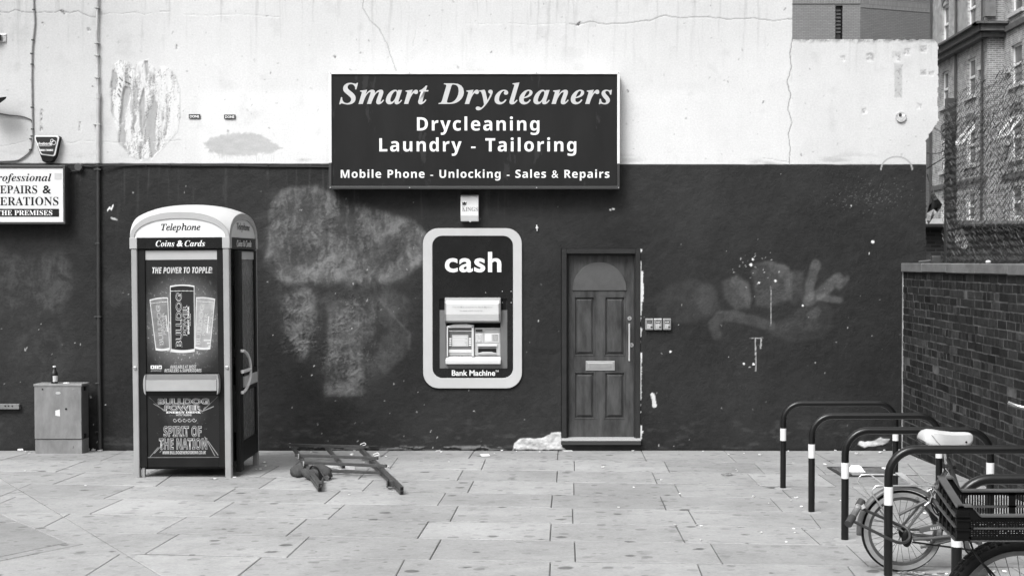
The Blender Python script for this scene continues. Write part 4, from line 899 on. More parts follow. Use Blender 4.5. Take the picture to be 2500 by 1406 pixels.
# ------------------------------------------------------------------ telephone box
PF, PD = 11.8, .98
def fx(u, v=900): return W(u, v, PF)[0]
def fz(v, u=445): return W(u, v, PF)[2]
PXL, PXR = fx(322.5), fx(562.5); pcx = (PXL+PXR)/2; PYB = PF+PD; pg = gz(PF)
ph = thing('telephone_box', 'domed telephone box with energy drink adverts standing on the pavement', 'phone box', (pcx, PF+PD/2, gz(PF+PD/2)))
POST = M('grey_steel_post', .29, .42, .1, 4, metal=.0, wear=.15, wscale=18, wthr=.7); FRAME_D = M('dark_box_frame', .012, .5, .2, 6, spec=.14, wear=.06, wscale=25, wthr=.72)
ARCH_G = M('grey_arch_trim', .38, .45, .06, 5); ROOF_W = M('white_dome', .50, .4, .06, 4, wear=.5, wscale=10, wthr=.73)
zb0, zb1 = fz(607), fz(579.5)
for x0, x1, y0, y1 in ((PXL, PXL+.052, PF-.01, PF+.05), (PXR-.056, PXR, PF-.01, PF+.05), (PXL, PXL+.05, PYB-.05, PYB), (PXR-.05, PXR, PYB-.05, PYB)):
    MB().box(x0, x1, y0, y1, gz((y0+y1)/2)-.02, zb0).build('post', POST, ph, bevel=.008)
    MB().box(x0-.01 if x0 < pcx else x0-.002, x1+.004 if x0 < pcx else x1+.008, y0-.008, y1+.008, zb0, zb1).build('corner_block', M('corner_block', .38, .45, .05, 5), ph, bevel=.004)
    MB().box((x0+x1)/2-.012, (x0+x1)/2+.012, y0-.013, y0-.008, fz(897)-.012, fz(897)+.012).build('post_bolt', STEEL, ph, bevel=.004) if y0 < PF+.1 else None
MB().box(PXL+.045, PXR-.05, PF-.008, PF+.03, zb0, zb1-.001).build('fascia_band', FASC, ph, bevel=.002)
MB().box(PXR-.03, PXR+.004, PF+.058, PYB-.058, zb0-.006, zb1-.001).build('fascia_band', FASC, ph, bevel=.002)
MB().box(PXL-.004, PXL+.03, PF+.058, PYB-.058, zb0, zb1-.001).build('fascia_band', FASC, ph, bevel=.002)
MB().box(PXL+.052, PXR-.052, PYB-.03, PYB+.004, zb0, zb1-.001).build('fascia_band', FASC, ph, bevel=.002)
pletters('box_lettering', serif_bold_italic('Coins')+'', INK_WHITE, ph, 381,587,427,602,PF-.008); pletters('box_lettering', '&', INK_WHITE, ph, 432.5,587,447.5,602,PF-.008, bold=.03, shear=.15); pletters('box_lettering', serif_bold_italic('Cards'), INK_WHITE, ph, 452,587,502,602,PF-.008)
# dome: arches on four sides, a pillow between them
HW, HD, AH = (PXR-PXL)/2+.004, PD/2+.004, fz(518)-zb1
gp = lambda s: max(0.0, 1-abs(s)**2.3)**.48
n = 40; vs = []; fs = []
ss = [math.sin(math.pi/2*(-1+2*i/n)) for i in range(n+1)]
for j in range(n+1):
    for i in range(n+1):
        a, c = gp(ss[i]), gp(ss[j]); P_ = 2.2
        vs.append((pcx+HW*ss[i], PF-.012+HD*(1+ss[j]), zb1+AH*(a**P_+c**P_)**(1/P_)))
for j in range(n):
    for i in range(n): k = j*(n+1)+i; fs.append((k, k+1, k+n+2, k+n+1))
MB().add(vs, fs).build('dome_roof', ROOF_W, ph, smooth=True)
arch = [(pcx+HW*s*.997, zb1+AH*gp(s)*.995) for s in ss]
a2 = [(pcx+(HW-.035)*s, zb1+(AH-.055)*gp(s)) for s in ss]
def archring(o, i_, y0, y1):
    m_ = len(o); mb = MB(); mb.add([(x,y0,z) for x,z in o]+[(x,y0,z) for x,z in i_]+[(x,y1,z) for x,z in o]+[(x,y1,z) for x,z in i_],
        sum([[(k,k+1,m_+k+1,m_+k),(m_+k,m_+k+1,3*m_+k+1,3*m_+k),(k,2*m_+k,2*m_+k+1,k+1)] for k in range(m_-1)], [])); return mb
archring(arch, a2, PF-.016, PF+.02).build('arch_trim', ARCH_G, ph)
MB().prism(a2, PF-.006, PF+.02).build('lit_panel', M('opal_panel', .7, .35, .03, 4), ph)
pletters('box_lettering', serif_italic('Telephone'), INK_BLACK, ph, 394,545,491,567.5,PF-.006, bold=.014)
sa = lambda pts: [(PF-.012+HD*(1+(x-pcx)/HW), z) for x, z in pts]
so, si = sa(arch), [(PF-.012+HD+(HD-.06)*s, zb1+(AH-.055)*gp(s)) for s in ss]
for X0, X1 in ((PXR+.006, PXR-.02), (PXL-.006, PXL+.02)):
    m_ = len(so); MB().add([(X0,y,z) for y,z in so]+[(X0,y,z) for y,z in si]+[(X1,y,z) for y,z in so]+[(X1,y,z) for y,z in si],
        sum([[(k,k+1,m_+k+1,m_+k),(m_+k,m_+k+1,3*m_+k+1,3*m_+k),(k,2*m_+k,2*m_+k+1,k+1)] for k in range(m_-1)], [])).build('arch_trim', ARCH_G, ph)
    MB().add([(X0*.6+X1*.4,y,z) for y,z in si], [tuple(range(m_))]).build('lit_panel', M('opal_panel', .66, .35, .03, 4), ph)
XS = PXR+.003
letters('box_lettering', serif_italic('Telephone'), INK_BLACK, ph, (XS-.0045, PF+PD/2, zb1+.095), .46, .085, ex=(0,1,0), bold=.008)
letters('box_lettering', serif_bold_italic('Coins ')+'&'+serif_bold_italic(' Cards'), INK_WHITE, ph, (PXR+.0055, PF+PD/2, (zb0+zb1)/2-.002), .52, .06, ex=(0,1,0), bold=.01)
# front panel with adverts
PFp = PF+.012
b = MB()
def fb(mb, u0, v0, u1, v1, y0, y1): return mb.box(fx(u0), fx(u1), y0, y1, fz(v0), fz(v1))
fb(b,336.5,607,355,1141,PFp-.004,PFp+.04); fb(b,531,607,548,1141,PFp-.004,PFp+.04); fb(b,355,607,531,611.5,PFp-.002,PFp+.04); fb(b,355,1117,531,1141,PFp+.004,PFp+.04)
b.build('front_frame', FRAME_D, ph, bevel=.006)
b = MB(); fb(b,335,607,337.2,1139,PFp+.01,PFp+.045); fb(b,547.5,607,551,1139,PFp+.01,PFp+.045); b.build('frame_seal', BLACK, ph)
fb(MB(),355,611.5,531,634,PFp+.008,PFp+.02).build('header_strip', M('pale_header_strip', .40, .4, .04, 4), ph)
def poster_mat(name, cu, cv, ru, rv, base, glow, seed):
    m, nt, bs, N, L = nodes(name)
    tc = N('ShaderNodeTexCoord'); c = W(cu, cv, PF); off = ph.location
    mp = N('ShaderNodeMapping'); mp.inputs['Location'].default_value = (-(c[0]-off[0])/ru, 0, -(c[2]-off[2])/rv); mp.inputs['Scale'].default_value = (1/ru, 0, 1/rv); L(tc.outputs['Object'], mp.inputs[0])
    ln = N('ShaderNodeVectorMath'); ln.operation = 'LENGTH'; L(mp.outputs[0], ln.inputs[0])
    mr = N('ShaderNodeMapRange'); mr.interpolation_type = 'SMOOTHSTEP'; mr.inputs[1].default_value = .35; mr.inputs[2].default_value = 1.05; mr.inputs[3].default_value = glow; mr.inputs[4].default_value = base; L(ln.outputs['Value'], mr.inputs[0])
    nz = N('ShaderNodeTexNoise'); nz.inputs['Scale'].default_value = 42; nz.inputs['Detail'].default_value = 9; nz.inputs['Roughness'].default_value = .75; L(tc.outputs['Object'], nz.inputs['Vector'])
    ms = N('ShaderNodeMapRange'); ms.inputs[1].default_value = .56; ms.inputs[2].default_value = .68; ms.inputs[3].default_value = .55; ms.inputs[4].default_value = 2.6; L(nz.outputs[0], ms.inputs[0])
    rg = N('ShaderNodeMapRange'); rg.interpolation_type = 'SMOOTHSTEP'; rg.inputs[1].default_value = .9; rg.inputs[2].default_value = 1.15; rg.inputs[3].default_value = 1; rg.inputs[4].default_value = 0; L(ln.outputs['Value'], rg.inputs[0])
    mm = N('ShaderNodeMix'); mm.data_type = 'FLOAT'; mm.inputs[2].default_value = 1; L(rg.outputs[0], mm.inputs[0]); L(ms.outputs[0], mm.inputs[3])
    mu = N('ShaderNodeMath'); mu.operation = 'MULTIPLY'; L(mr.outputs[0], mu.inputs[0]); L(mm.outputs[0], mu.inputs[1]); L(mu.outputs[0], bs.inputs['Base Color'])
    bs.inputs['Roughness'].default_value = .3
    return m
PP = PFp+.010
po = fb(MB(),355,634,531,911,PP,PP+.012).build('poster', poster_mat('printed_poster', 445, 790, .42, .50, .009, .26, 1), ph)
plo = fb(MB(),355,965,531,1116.5,PP,PP+.012).build('lower_poster', poster_mat('printed_lower_poster', 447, 1012, .24, .14, .007, .05, 2), ph)
pletters('poster_lettering', sans_bold_italic('THE POWER TO TOPPLE!'), INK_CREAM, po, 372,652,519,667.5,PP, bold=.01)
PT = PP-.0012
def ppolyY(name, pts, Y, mat, par): return MB().add([W(u, v, Y) for u, v in pts], [tuple(range(len(pts)))]).build(name, mat, par)
CAN_GLOW = M('printed_rim_light', .6, .4, .1, 12); CAN_DARK = M('printed_black_can', .006, .45, .2, 12); CAN_L = M('printed_grey_can', .17, .35, .35, 12); CAN_R = M('printed_light_can', .32, .35, .25, 12)
INK_OUT = M('printed_outline', .55, .5, .15, 30)
def el(cx, cy, rx, ry, a0, a1, n=10): return [(cx+rx*math.cos(math.radians(a0+(a1-a0)*i/n)), cy+ry*math.sin(math.radians(a0+(a1-a0)*i/n))) for i in range(n+1)]
def can(quad, mat, rise, eps):
    (ax, ay), (bx_, by_), (cx_, cy_), (dx_, dy_) = quad        # TL TR BR BL
    def side(t0, t1, g_):
        L_ = lambda t: (ax+(dx_-ax)*t-g_, ay+(dy_-ay)*t); R__ = lambda t: (bx_+(cx_-bx_)*t+g_, by_+(cy_-by_)*t)
        l0, r0, l1, r1 = L_(t0), R__(t0), L_(t1), R__(t1); top = []; bot = []
        for i in range(11):
            t = i/10; h_ = rise*math.sin(math.pi*t)
            top.append((l0[0]+(r0[0]-l0[0])*t, l0[1]+(r0[1]-l0[1])*t-h_)); bot.append((r1[0]+(l1[0]-r1[0])*t, r1[1]+(l1[1]-r1[1])*t+h_))
        return top+bot
    ppolyY('can_glow', side(-.009, 1.009, 1.0), PT-eps, CAN_GLOW, po)
    ppolyY('printed_can', side(.012, .965, -.6), PT-eps-.0006, mat, po)
    l, r = (ax+(dx_-ax)*.075, ay+(dy_-ay)*.075), (bx_+(cx_-bx_)*.075, by_+(cy_-by_)*.075)
    ch = MB(); pts = [(l[0]+(r[0]-l[0])*i/12, l[1]+(r[1]-l[1])*i/12-rise*.2*math.sin(math.pi*i/12)) for i in range(13)]
    for i in range(12): a_ = W(*pts[i], PT-eps-.0012); c_ = W(*pts[i+1], PT-eps-.0012); ch.tube([a_, c_], .0022 if i % 2 else .0032, 4)
    ch.build('printed_chain', INK_OUT, po)
def rtext(body, p0, p1, hp, Y, eps, ink, par, **k):
    a_, c_ = Vector(W(*p0, Y)), Vector(W(*p1, Y)); d_ = c_-a_; ez = Vector((-d_.z, 0, d_.x)).normalized(); mid = (a_+c_)/2
    return letters('poster_lettering', body, ink, par, (mid.x, Y-eps, mid.z), d_.length, hp*PF/F, ex=d_, ez=ez, **k)
can(((366,732),(409,727),(413,852.5),(380,853.5)), CAN_L, 2, 0); can(((480,727),(524.5,731),(512,851.5),(476,850)), CAN_R, 2, 0); can(((416,699),(474,699),(474,857),(417,857)), CAN_DARK, 3, .002)
for big_, pw_, en, wt, e_, inner, hs in ((((436.5,848),(436.5,714)), ((451.5,821),(451.5,743)), ((460,815),(460,747)), ((464.5,796),(464.5,766)), .0033, CAN_DARK, (15.5,11,4.4,2.4)),
        (((394.5,844),(385,744)), ((402,818.5),(396.7,762)), ((408.5,809),(404.5,768)), None, .0013, CAN_L, (11,8,3.2,2)),
        (((482.5,843),(494.5,742)), ((496.5,820.5),(504.5,763)), ((505.5,812.5),(510,771)), ((511,804),(514,782)), .0013, CAN_R, (11,8,3.2,2))):
    for seg_, body, h_ in ((big_,'BULLDOG',hs[0]),(pw_,'POWER',hs[1])):
        rtext(body, *seg_, h_, PT, e_, INK_OUT, po, bold=.045); rtext(body, *seg_, h_*.93, PT, e_+.0006, inner, po, bold=.004)
    rtext('ENERGY DRINK', *en, hs[2], PT, e_, INK_WHITE, po, bold=.03)
    if wt: rtext('WITH TAURINE', *wt, hs[3], PT, e_, INK_OUT, po, bold=.02)
for i in range(5):
    q_ = W(518-i*1.9, 768+i*11.5, PT-.002); MB().tube([(q_[0]+.008*math.cos(t*.8), PT-.002, q_[2]+.013*math.sin(t*.8)) for t in range(6)], .0022, 4).build('printed_curl', INK_OUT, po)
for v, u0 in ((829,497),(836,505),(843,508)): ppolyY('printed_bar', [(u0,v),(514,v),(513.5,v+3.6),(u0,v+3.6)], PT-.0014, INK_OUT, po)
spl = MB(); addp = lambda mb, pts, Y: mb.add([W(u, v, Y) for u, v in pts], [tuple(range(len(pts)))])
for i in range(90):
    a_ = rng.uniform(0, 360); r_ = rng.uniform(.75, 1.15); u_, v_ = 445+70*r_*math.cos(math.radians(a_)), 785+88*r_*math.sin(math.radians(a_))
    if 357 < u_ < 529 and 672 < v_ < 888 and not (366 < u_ < 524 and 705 < v_ < 855):
        s_ = rng.uniform(.3, 1.0); addp(spl, [(u_-s_,v_),(u_,v_-s_*.7),(u_+s_*1.4,v_),(u_,v_+s_*.6)], PT-.0004)
spl.build('printed_splash', INK_GREY, po)
pletters('poster_lettering', sans_bold_italic('AVAILABLE AT MOST'), INK_CREAM, po, 414,891,479,899,PP); pletters('poster_lettering', sans_bold_italic('RETAILERS & SUPERSTORES'), INK_CREAM, po, 400.5,900,491.5,908,PP)
for u, gl in ((366.5,'a'),(376,'f'),(385.5,'t')):
    ppolyY('media_icon', [(u,891.5),(u+8.3,891.5),(u+8.3,900),(u,900)], PP-.001, INK_WHITE, po)
    if gl == 'f': pletters('icon_letter', serif_bold('f'), INK_BLACK, po, u+3,892.5,u+6.5,900,PP-.001)
    elif gl == 'a': ppolyY('icon_mark', [(u+2.4,893.5),(u+5.9,893.5),(u+5.9,898),(u+2.4,898)], PP-.0016, INK_BLACK, po)
    else: ppolyY('icon_mark', [(u+1.5,894),(u+4,895.5),(u+5.4,893.5),(u+7,894.5),(u+6,897.5),(u+3.5,898.7),(u+1.6,898)], PP-.0016, INK_BLACK, po)
pletters('poster_lettering', '#WOOFWOOF', INK_GREY, po, 367,902,393,907,PP, bold=.03)
# push bar across the front
b = MB(); z0, z1, z2, z3 = fz(913), fz(926), fz(953), fz(965)
xprism(b, [(PF+.02,z0),(PF-.035,z0-.004),(PF-.045,z1),(PF+.02,z1)], fx(357.5), fx(533)); bar = b.build('push_bar', M('bar_grey', .13, .45, .1, 6), ph, bevel=.002)
b = MB(); xprism(b, [(PF+.02,z1-.001),(PF-.047,z1-.001),(PF-.047,z2),(PF+.02,z2)], fx(358.5), fx(531)); b.build('bar_face', M('scuffed_bar_face', .33, .45, .1, 5, wear=.22, wscale=9, wthr=.68), bar, bevel=.002)
b = MB(); xprism(b, [(PF+.02,z2-.001),(PF-.045,z2-.001),(PF-.03,z3),(PF+.02,z3)], fx(358), fx(532)); b.build('bar_underside', BLACK, bar, bevel=.002)
for u0, u1, sgn in ((352,358,-1),(532.5,537,1)):
    b = MB(); xm = fx(u0 if sgn < 0 else u1); xi = fx(u1 if sgn < 0 else u0); zz = np.linspace(z0+.004, fz(962), 13); zc_ = (z0+fz(962))/2; hh = (z0-fz(962))/2
    outl = [(xi, zz[0])]+[(xi+(xm-xi)*(1-((z-zc_)/hh)**2)**.5 if abs(z-zc_) < hh else xi, z) for z in zz]+[(xi, zz[-1])]
    b.prism(outl, PF-.052, PF+.012); b.build('bar_cap', POST, bar, bevel=.003)
# lower advert
PL = PP
def outl(body, u0, v0, u1, v1, inner, bold=.05, ib=.0):
    pletters('poster_lettering', body, INK_OUT, plo, u0, v0, u1, v1, PL, bold=bold); pletters('poster_lettering', body, inner, plo, u0+.6, v0+.6, u1-.6, v1-.6, PL-.0008, bold=ib)
DIMP = M('printed_mid_grey', .12, .4, .4, 30)
outl('BULLDOG',384,972,510,987,DIMP,.06,.012); outl('POWER',400,988.5,492,1002,DIMP,.06,.012)
pletters('poster_lettering', serif_bold('ENERGY DRINK'), INK_WHITE, plo, 404,1003.5,489,1008.5,PL, bold=.02); pletters('poster_lettering', 'WITH TAURINE', INK_OUT, plo, 428,1010,466,1015,PL, bold=.02)
for i in range(5):
    q_ = W(425+i*11.8, 1025, PL-.001); MB().tube([(q_[0]+(.006+.0018*t)*math.cos(t*.8), PL-.001, q_[2]+(.006+.0018*t)*math.sin(t*.8)) for t in range(9)], .0022, 4).build('printed_curl', INK_OUT, plo)
outl(sans_bold('SPIRIT OF'),397,1039,491,1066,M('printed_dim', .07, .4, .4, 30),.025,-.012); outl(sans_bold('THE NATION'),386,1069,504,1097,M('printed_dim', .07, .4, .4, 30),.025,-.012)
pletters('poster_lettering', sans_bold_italic('WWW.BULLDOGENERGYDRINK.CO.UK'), INK_CREAM, plo, 395,1100,501,1108,PL)
spl = MB()
for p in ([(362,968),(363,970),(400,1003),(399,1004)],[(372,985),(373,984),(404,1002),(403,1003.5)],[(531,967),(530,969),(494,1000),(495,1002)],[(520,991),(521,993),(490,1006),(489,1004)],[(374,1107),(373,1105.5),(398,1080),(399,1081)],[(364,1115),(363,1114),(384,1090),(385,1091)],[(497,1066),(499,1066),(524,1113),(522,1113)],[(505,1076),(507,1076),(531,1110),(530,1112)],[(388,1104),(387,1103),(404,1086),(404,1087)]):
    addp(spl, p, PL-.0004)
for i in range(40):
    a_ = rng.choice((210, 330, 25, 155))+rng.gauss(0, 12); r_ = rng.uniform(35, 80); u_, v_ = 447+r_*math.cos(math.radians(a_)), 1020-r_*math.sin(math.radians(a_))
    if 357 < u_ < 530 and 968 < v_ < 1114: s_ = rng.uniform(.3, 1); addp(spl, [(u_-s_*2,v_-s_*.4),(u_+s_*2,v_-s_*.7),(u_+s_,v_+s_*.4)], PL-.0004)
spl.build('printed_streaks', INK_GREY, plo)
for u in (343.5, 550): MB().box(fx(u)-.012, fx(u)+.014, PF+.02, PF+.05, pg, fz(1141)).build('adjusting_foot', M('foot_metal', .35, .4, .2, 9, metal=.4), ph, bevel=.004)
fb(MB(),356,1115.6,530,1117.4,PFp+.000,PFp+.02).build('trim_strip', M('worn_trim', .12, .4, .3, 20), ph)
# right side: door slightly ajar with bow handle; other sides glazed
BOXGL = glass_mat('reflection_grey_box_glass', .17, .7, .15)  # grey body colour stands in for reflections and the wall seen through
zd0, zd1 = fz(1141)+.03, zb0-.015
DX = PXR-.012
def sbox(mb, t0, t1, z0, z1, x0=-.02, x1=.02):          # along the door, hinged at the back post, front edge a little outwards
    k = lambda t: DX + .045*(1-t/.92)
    return mb.add([(k(t0)+x0,PF+t0,z0),(k(t0)+x1,PF+t0,z0),(k(t1)+x1,PF+t1,z0),(k(t1)+x0,PF+t1,z0),(k(t0)+x0,PF+t0,z1),(k(t0)+x1,PF+t0,z1),(k(t1)+x1,PF+t1,z1),(k(t1)+x0,PF+t1,z1)],
        [(0,3,2,1),(4,5,6,7),(0,1,5,4),(1,2,6,5),(2,3,7,6),(3,0,4,7)])
b = MB(); sbox(b,.13,.27,zd0-.09,zd1); sbox(b,.84,.92,zd0-.02,zd1); sbox(b,.27,.84,zd0-.02,zd0+.16); sbox(b,.27,.84,zd1-.01,zd1); dsd = b.build('door', FRAME_D, ph, bevel=.004)
b = MB(); sbox(b,.27,.84,fz(634),fz(612),-.01,.01); b.build('door_header', M('pale_header_strip', .45, .4, .05, 4), dsd)
b = MB(); sbox(b,.27,.84,zd0+.16,fz(634),-.003,.003); b.build('door_glass', BOXGL, dsd)
b = MB(); sbox(b,.27,.84,fz(953),fz(926),.0,.035); b.build('door_bar', M('door_bar_grey', .42, .45, .1, 6), dsd, bevel=.003)
b = MB(); sbox(b,.27,.84,fz(926)+.002,fz(912),.0,.03); sbox(b,.27,.84,fz(964),fz(953)-.002,.0,.03); b.build('door_bar_trim', BLACK, dsd, bevel=.003)
zc_ = fz(912); hx = DX+.045*.75+.035
pts = [(hx, PF+.17+.30*math.cos(math.radians(a_)), zc_+.185*math.sin(math.radians(a_))) for a_ in range(-88, 89, 8)]
b = MB(); b.tube(pts, .014, 10); b.tube([(hx, PF+.17, zc_), (hx, PF+.46, zc_)], .016, 10); b.tube([pts[0], (hx-.06, pts[0][1], pts[0][2])], .014, 8); b.tube([pts[-1], (hx-.06, pts[-1][1], pts[-1][2])], .014, 8)
b.build('bow_handle', M('pale_handle', .62, .35, .05, 6), dsd, smooth=True)
b = MB(); b.box(PXR-.03, PXR-.005, PF+.055, PF+.11, zd0, zd1); b.box(PXL+.002, PXL+.03, PF+.05, PYB-.05, zd0-.02, zd0+.16); b.box(PXL+.05, PXR-.05, PYB-.035, PYB-.008, zd0-.02, zd0+.16)
b.box(PXL+.002, PXL+.03, PF+.05, PYB-.05, fz(964), fz(913)); b.box(PXL+.05, PXR-.05, PYB-.035, PYB-.008, fz(964), fz(913)); b.build('side_rails', FRAME_D, ph, bevel=.004)
b = MB(); b.box(PXL+.012, PXL+.018, PF+.05, PYB-.05, zd0+.16, zb0); b.box(PXL+.05, PXR-.05, PYB-.022, PYB-.016, zd0+.16, zb0); b.build('side_glazing', BOXGL, ph)
MB().box(PXL+.03, PXR-.03, PF+.05, PYB-.04, zd0-.05, zd0-.01).build('floor_plate', BLACK, ph)
MB().box(PXL+.02, PXR-.02, PF+.05, PYB-.02, zb0-.005, zb0+.02).build('ceiling_panel', FRAME_D, ph)
MB().box(PXL+.05, PXR-.08, PF+.055, PF+.07, zd0+.16, zb0-.02).build('poster_backing', FRAME_D, ph)
tel = MB().box(PXR-.52, PXR-.16, PYB-.25, PYB-.05, fz(860), fz(700)).build('payphone', M('payphone_grey', .10, .4, .2, 7, metal=.3), ph, bevel=.012)
MB().box(PXR-.36, PXR-.2, PYB-.256, PYB-.249, fz(790), fz(730)).build('payphone_keypad', STEEL, tel, bevel=.002)
b = MB(); b.tube(smooth_path([(PXR-.47,PYB-.3,fz(715)),(PXR-.47,PYB-.32,fz(740)),(PXR-.47,PYB-.32,fz(770)),(PXR-.47,PYB-.3,fz(795))], 5), .02, 10); b.build('handset', BLACK, tel, smooth=True)
MB().box(PXR-.14, PXR-.06, PYB-.06, PYB-.05, fz(870), fz(782)).build('notice_card', M('notice_card', .5, .5, .3, 50), ph); MB().box(PXR-.3, PXR-.06, PYB-.16, PYB-.05, fz(905), fz(893)).build('phone_shelf', STEEL, ph, bevel=.004)
ph.location.x += .016; ph.rotation_euler = (0, math.radians(-.35), math.radians(-.8))

# ------------------------------------------------------------------ loose metal frame, sandbags, tray
IRON = M('dull_iron_tube', .055, .5, .3, 14, wear=.2, wscale=30, wthr=.66)
def hollow(mb, a, c, r=.0165, cap0=False):
    """square tube with an open dark end"""
    mb.tube([a, c], r, 4, square=True, caps=True)
def gp3(u, v, h):                     # point h above the pavement seen at (u, v)
    d = ray(u, v); t = (SLOPE*DW+h-CZ)/(d[2]+SLOPE*d[1]); return Vector((d[0]*t, d[1]*t, CZ+d[2]*t))
rf, rb = gp3(981, 1192, .050), gp3(880, 1094, .115); lf, lb_ = gp3(782, 1184, .055), gp3(714, 1090, .115)
mf, mbk = gp3(839, 1139, .07), gp3(797, 1092, .115)
q_ = (rf+lf+rb+lb_)/4
fr = thing('scrap_metal_grid', 'dark grid of welded metal tubes dumped flat on the pavement by the wall', 'metal frame', (q_.x, q_.y, gz(q_.y)))
TUBE_IN = INK_BLACK
def rail(a, c, name='rail'):
    o = MB().tube([a, c], .0150, 4, square=True).build(name, IRON, fr, bevel=.002)
    d_ = (a-c).normalized(); MB().tube([a+d_*.0012, a+d_*.0004], .0115, 4, square=True).build('tube_mouth', TUBE_IN, o)
dn = Vector((0, 0, -.033))
rail(rf, rb); rail(lf, lb_); rail(mf, mbk)
rail(rf+dn, gp3(905, 1128, .02)); rail(lf+dn+Vector((-.004,0,0)), gp3(740, 1136, .045)); rail(gp3(930, 1140, .05), gp3(881, 1100, .06))
def bar_(u0, v0, u1, v1, h0, h1, lift=.037):
    a, c = gp3(u0, v0, h0), gp3(u1, v1, h1); MB().tube([a, c], .0130, 4, square=True).build('cross_bar', IRON, fr, bevel=.002); return a, c
bar_(703,1085.5,891,1090.5,.155,.15); bar_(721,1111,923,1118,.13,.125); bar_(735,1128.5,944,1137,.115,.11); bar_(800,1149,931,1154,.03,.025)
for u, v, h in ((708,1081,.16),(741,1125,.14),(729,1107,.15),(937,1131,.13)):
    a = gp3(u, v, h); MB().tube([a, a+Vector((0,0,-.045))], .006, 6).build('bolt', M('bright_bolt', .5, .4, .3, 30, metal=.4), fr, smooth=True)
for u, v in ((884,1085),(916,1110)):
    a = gp3(u, v, .15); MB().tube(smooth_path([a+Vector((-.02,0,0)), a+Vector((.02,0,.018)), a+Vector((.035,0,.0)), a+Vector((-.01,0,-.012))], 4), .005, 6).build('wire_tie', WHITE_DIRTY, fr, smooth=True)
a = gp3(958, 1180, .05)
b = MB(); b.box(a.x-.045,a.x-.035,a.y-.03,a.y+.03,a.z-.03,a.z+.025); b.box(a.x+.03,a.x+.04,a.y-.03,a.y+.03,a.z-.035,a.z+.02); b.box(a.x-.045,a.x+.04,a.y+.03,a.y+.038,a.z-.03,a.z+.02); b.box(a.x-.035,a.x+.03,a.y-.02,a.y-.01,a.z-.04,a.z-.028); b.build('hinge_bracket', IRON, fr, bevel=.002)
b = MB(); b.tube(smooth_path([gp3(784,1186,.05), gp3(788,1168,.03), gp3(786,1184,.01), gp3(781,1190,.02)], 4), .009, 6); b.build('hook_end', IRON, fr, smooth=True)
SAND = M('dark_sandbag_cloth', .055, .9, .25, 9, bump=.5, bscale=120)
def bagf(seed, pin):
    def fn(d):
        q = 1+.10*math.sin(3*d.x+seed)*math.cos(2.3*d.y+seed)+.05*math.sin(9*d.x+5*d.z+seed)+.035*math.sin(17*d.x-11*d.y+7*d.z+seed*3)+.025*math.sin(23*d.y+13*d.x)
        q *= 1-.16*math.exp(-((d.x-pin)/.22)**2)
        if d.z < -.45: q *= 1+.5*(abs(d.z)-.45)*0
        return q
    return fn
def bag(u, v, rx, ry, rz, rot, lab, seed, pin):
    c = G(u, v); cy = c[1]; t = thing('sandbag', lab, 'sandbag', (c[0], cy, gz(cy)), 'sandbags holding the frame')
    mb = MB().blob((0,0,0), (rx, ry, rz), 30, 18, bagf(seed, pin))
    ca, sa_ = math.cos(rot), math.sin(rot)
    mb.xf(lambda x, y, z: (c[0]+x*ca-y*sa_, cy+x*sa_+y*ca, gz(cy)+max(z+rz*.72, .002+.003*abs(x))))
    o = mb.build('bag_body', SAND, t, smooth=True)
    return t, c
t, c = bag(731,1163,.088,.085,.062,.2,'left grey sandbag, the smaller, tucked under the frame',1.0,.55)
for k in range(3): MB().tube([(c[0]+.0+k*.02,c[1]-.075,c[2]+.055),(c[0]+.012+k*.02,c[1]-.03,c[2]+.104),(c[0]+.04+k*.018,c[1]+.03,c[2]+.09)], .004, 6).build('gathered_fold', BLACK, t, smooth=True)
t, c = bag(773,1170,.128,.105,.076,-.15,'right grey sandbag, the larger, with a strap handle',2.3,-.55)
b = MB(); b.tube(smooth_path([(c[0]-.05,c[1]-.07,c[2]+.09),(c[0]-.02,c[1]-.09,c[2]+.13),(c[0]+.03,c[1]-.10,c[2]+.11),(c[0]+.055,c[1]-.12,c[2]+.03)], 5), .007, 6); b.build('strap_handle', BLACK, t, smooth=True)
b = MB(); b.tube(smooth_path([(c[0]-.02,c[1]-.07,c[2]+.13),(c[0]+.02,c[1]-.075,c[2]+.125),(c[0]+.06,c[1]-.10,c[2]+.075),(c[0]+.11,c[1]-.12,c[2]+.01)], 5), .006, 6); b.build('strap_handle', M('strap_webbing', .05, .8, .2, 30), t, smooth=True)
MB().add([(c[0]+.06,c[1]-.09,c[2]+.03),(c[0]+.12,c[1]-.12,c[2]+.003),(c[0]+.13,c[1]-.10,c[2]+.04),(c[0]+.10,c[1]-.06,c[2]+.05)],[(0,1,2,3)]).build('loose_flap', SAND, t)
c = G(830, 1146)
tr = thing('foam_tray', 'open white foam tray lying under the metal frame', 'tray', c)
P = [G(u, v) for u, v in ((793,1139),(829,1147),(866,1147),(858,1138),(826,1140),(802,1134))]
MB().add([(x,y,z+.012+(.02 if i in (0,2) else 0)) for i,(x,y,z) in enumerate(P)]+[(x,y,z+.004) for x,y,z in P], [(0,1,4,5),(1,2,3,4),(11,10,7,6),(10,9,8,7),(0,6,7,1),(1,7,8,2),(2,8,9,3),(3,9,10,4),(4,10,11,5),(5,11,6,0)]).build('tray_halves', WHITE, tr)
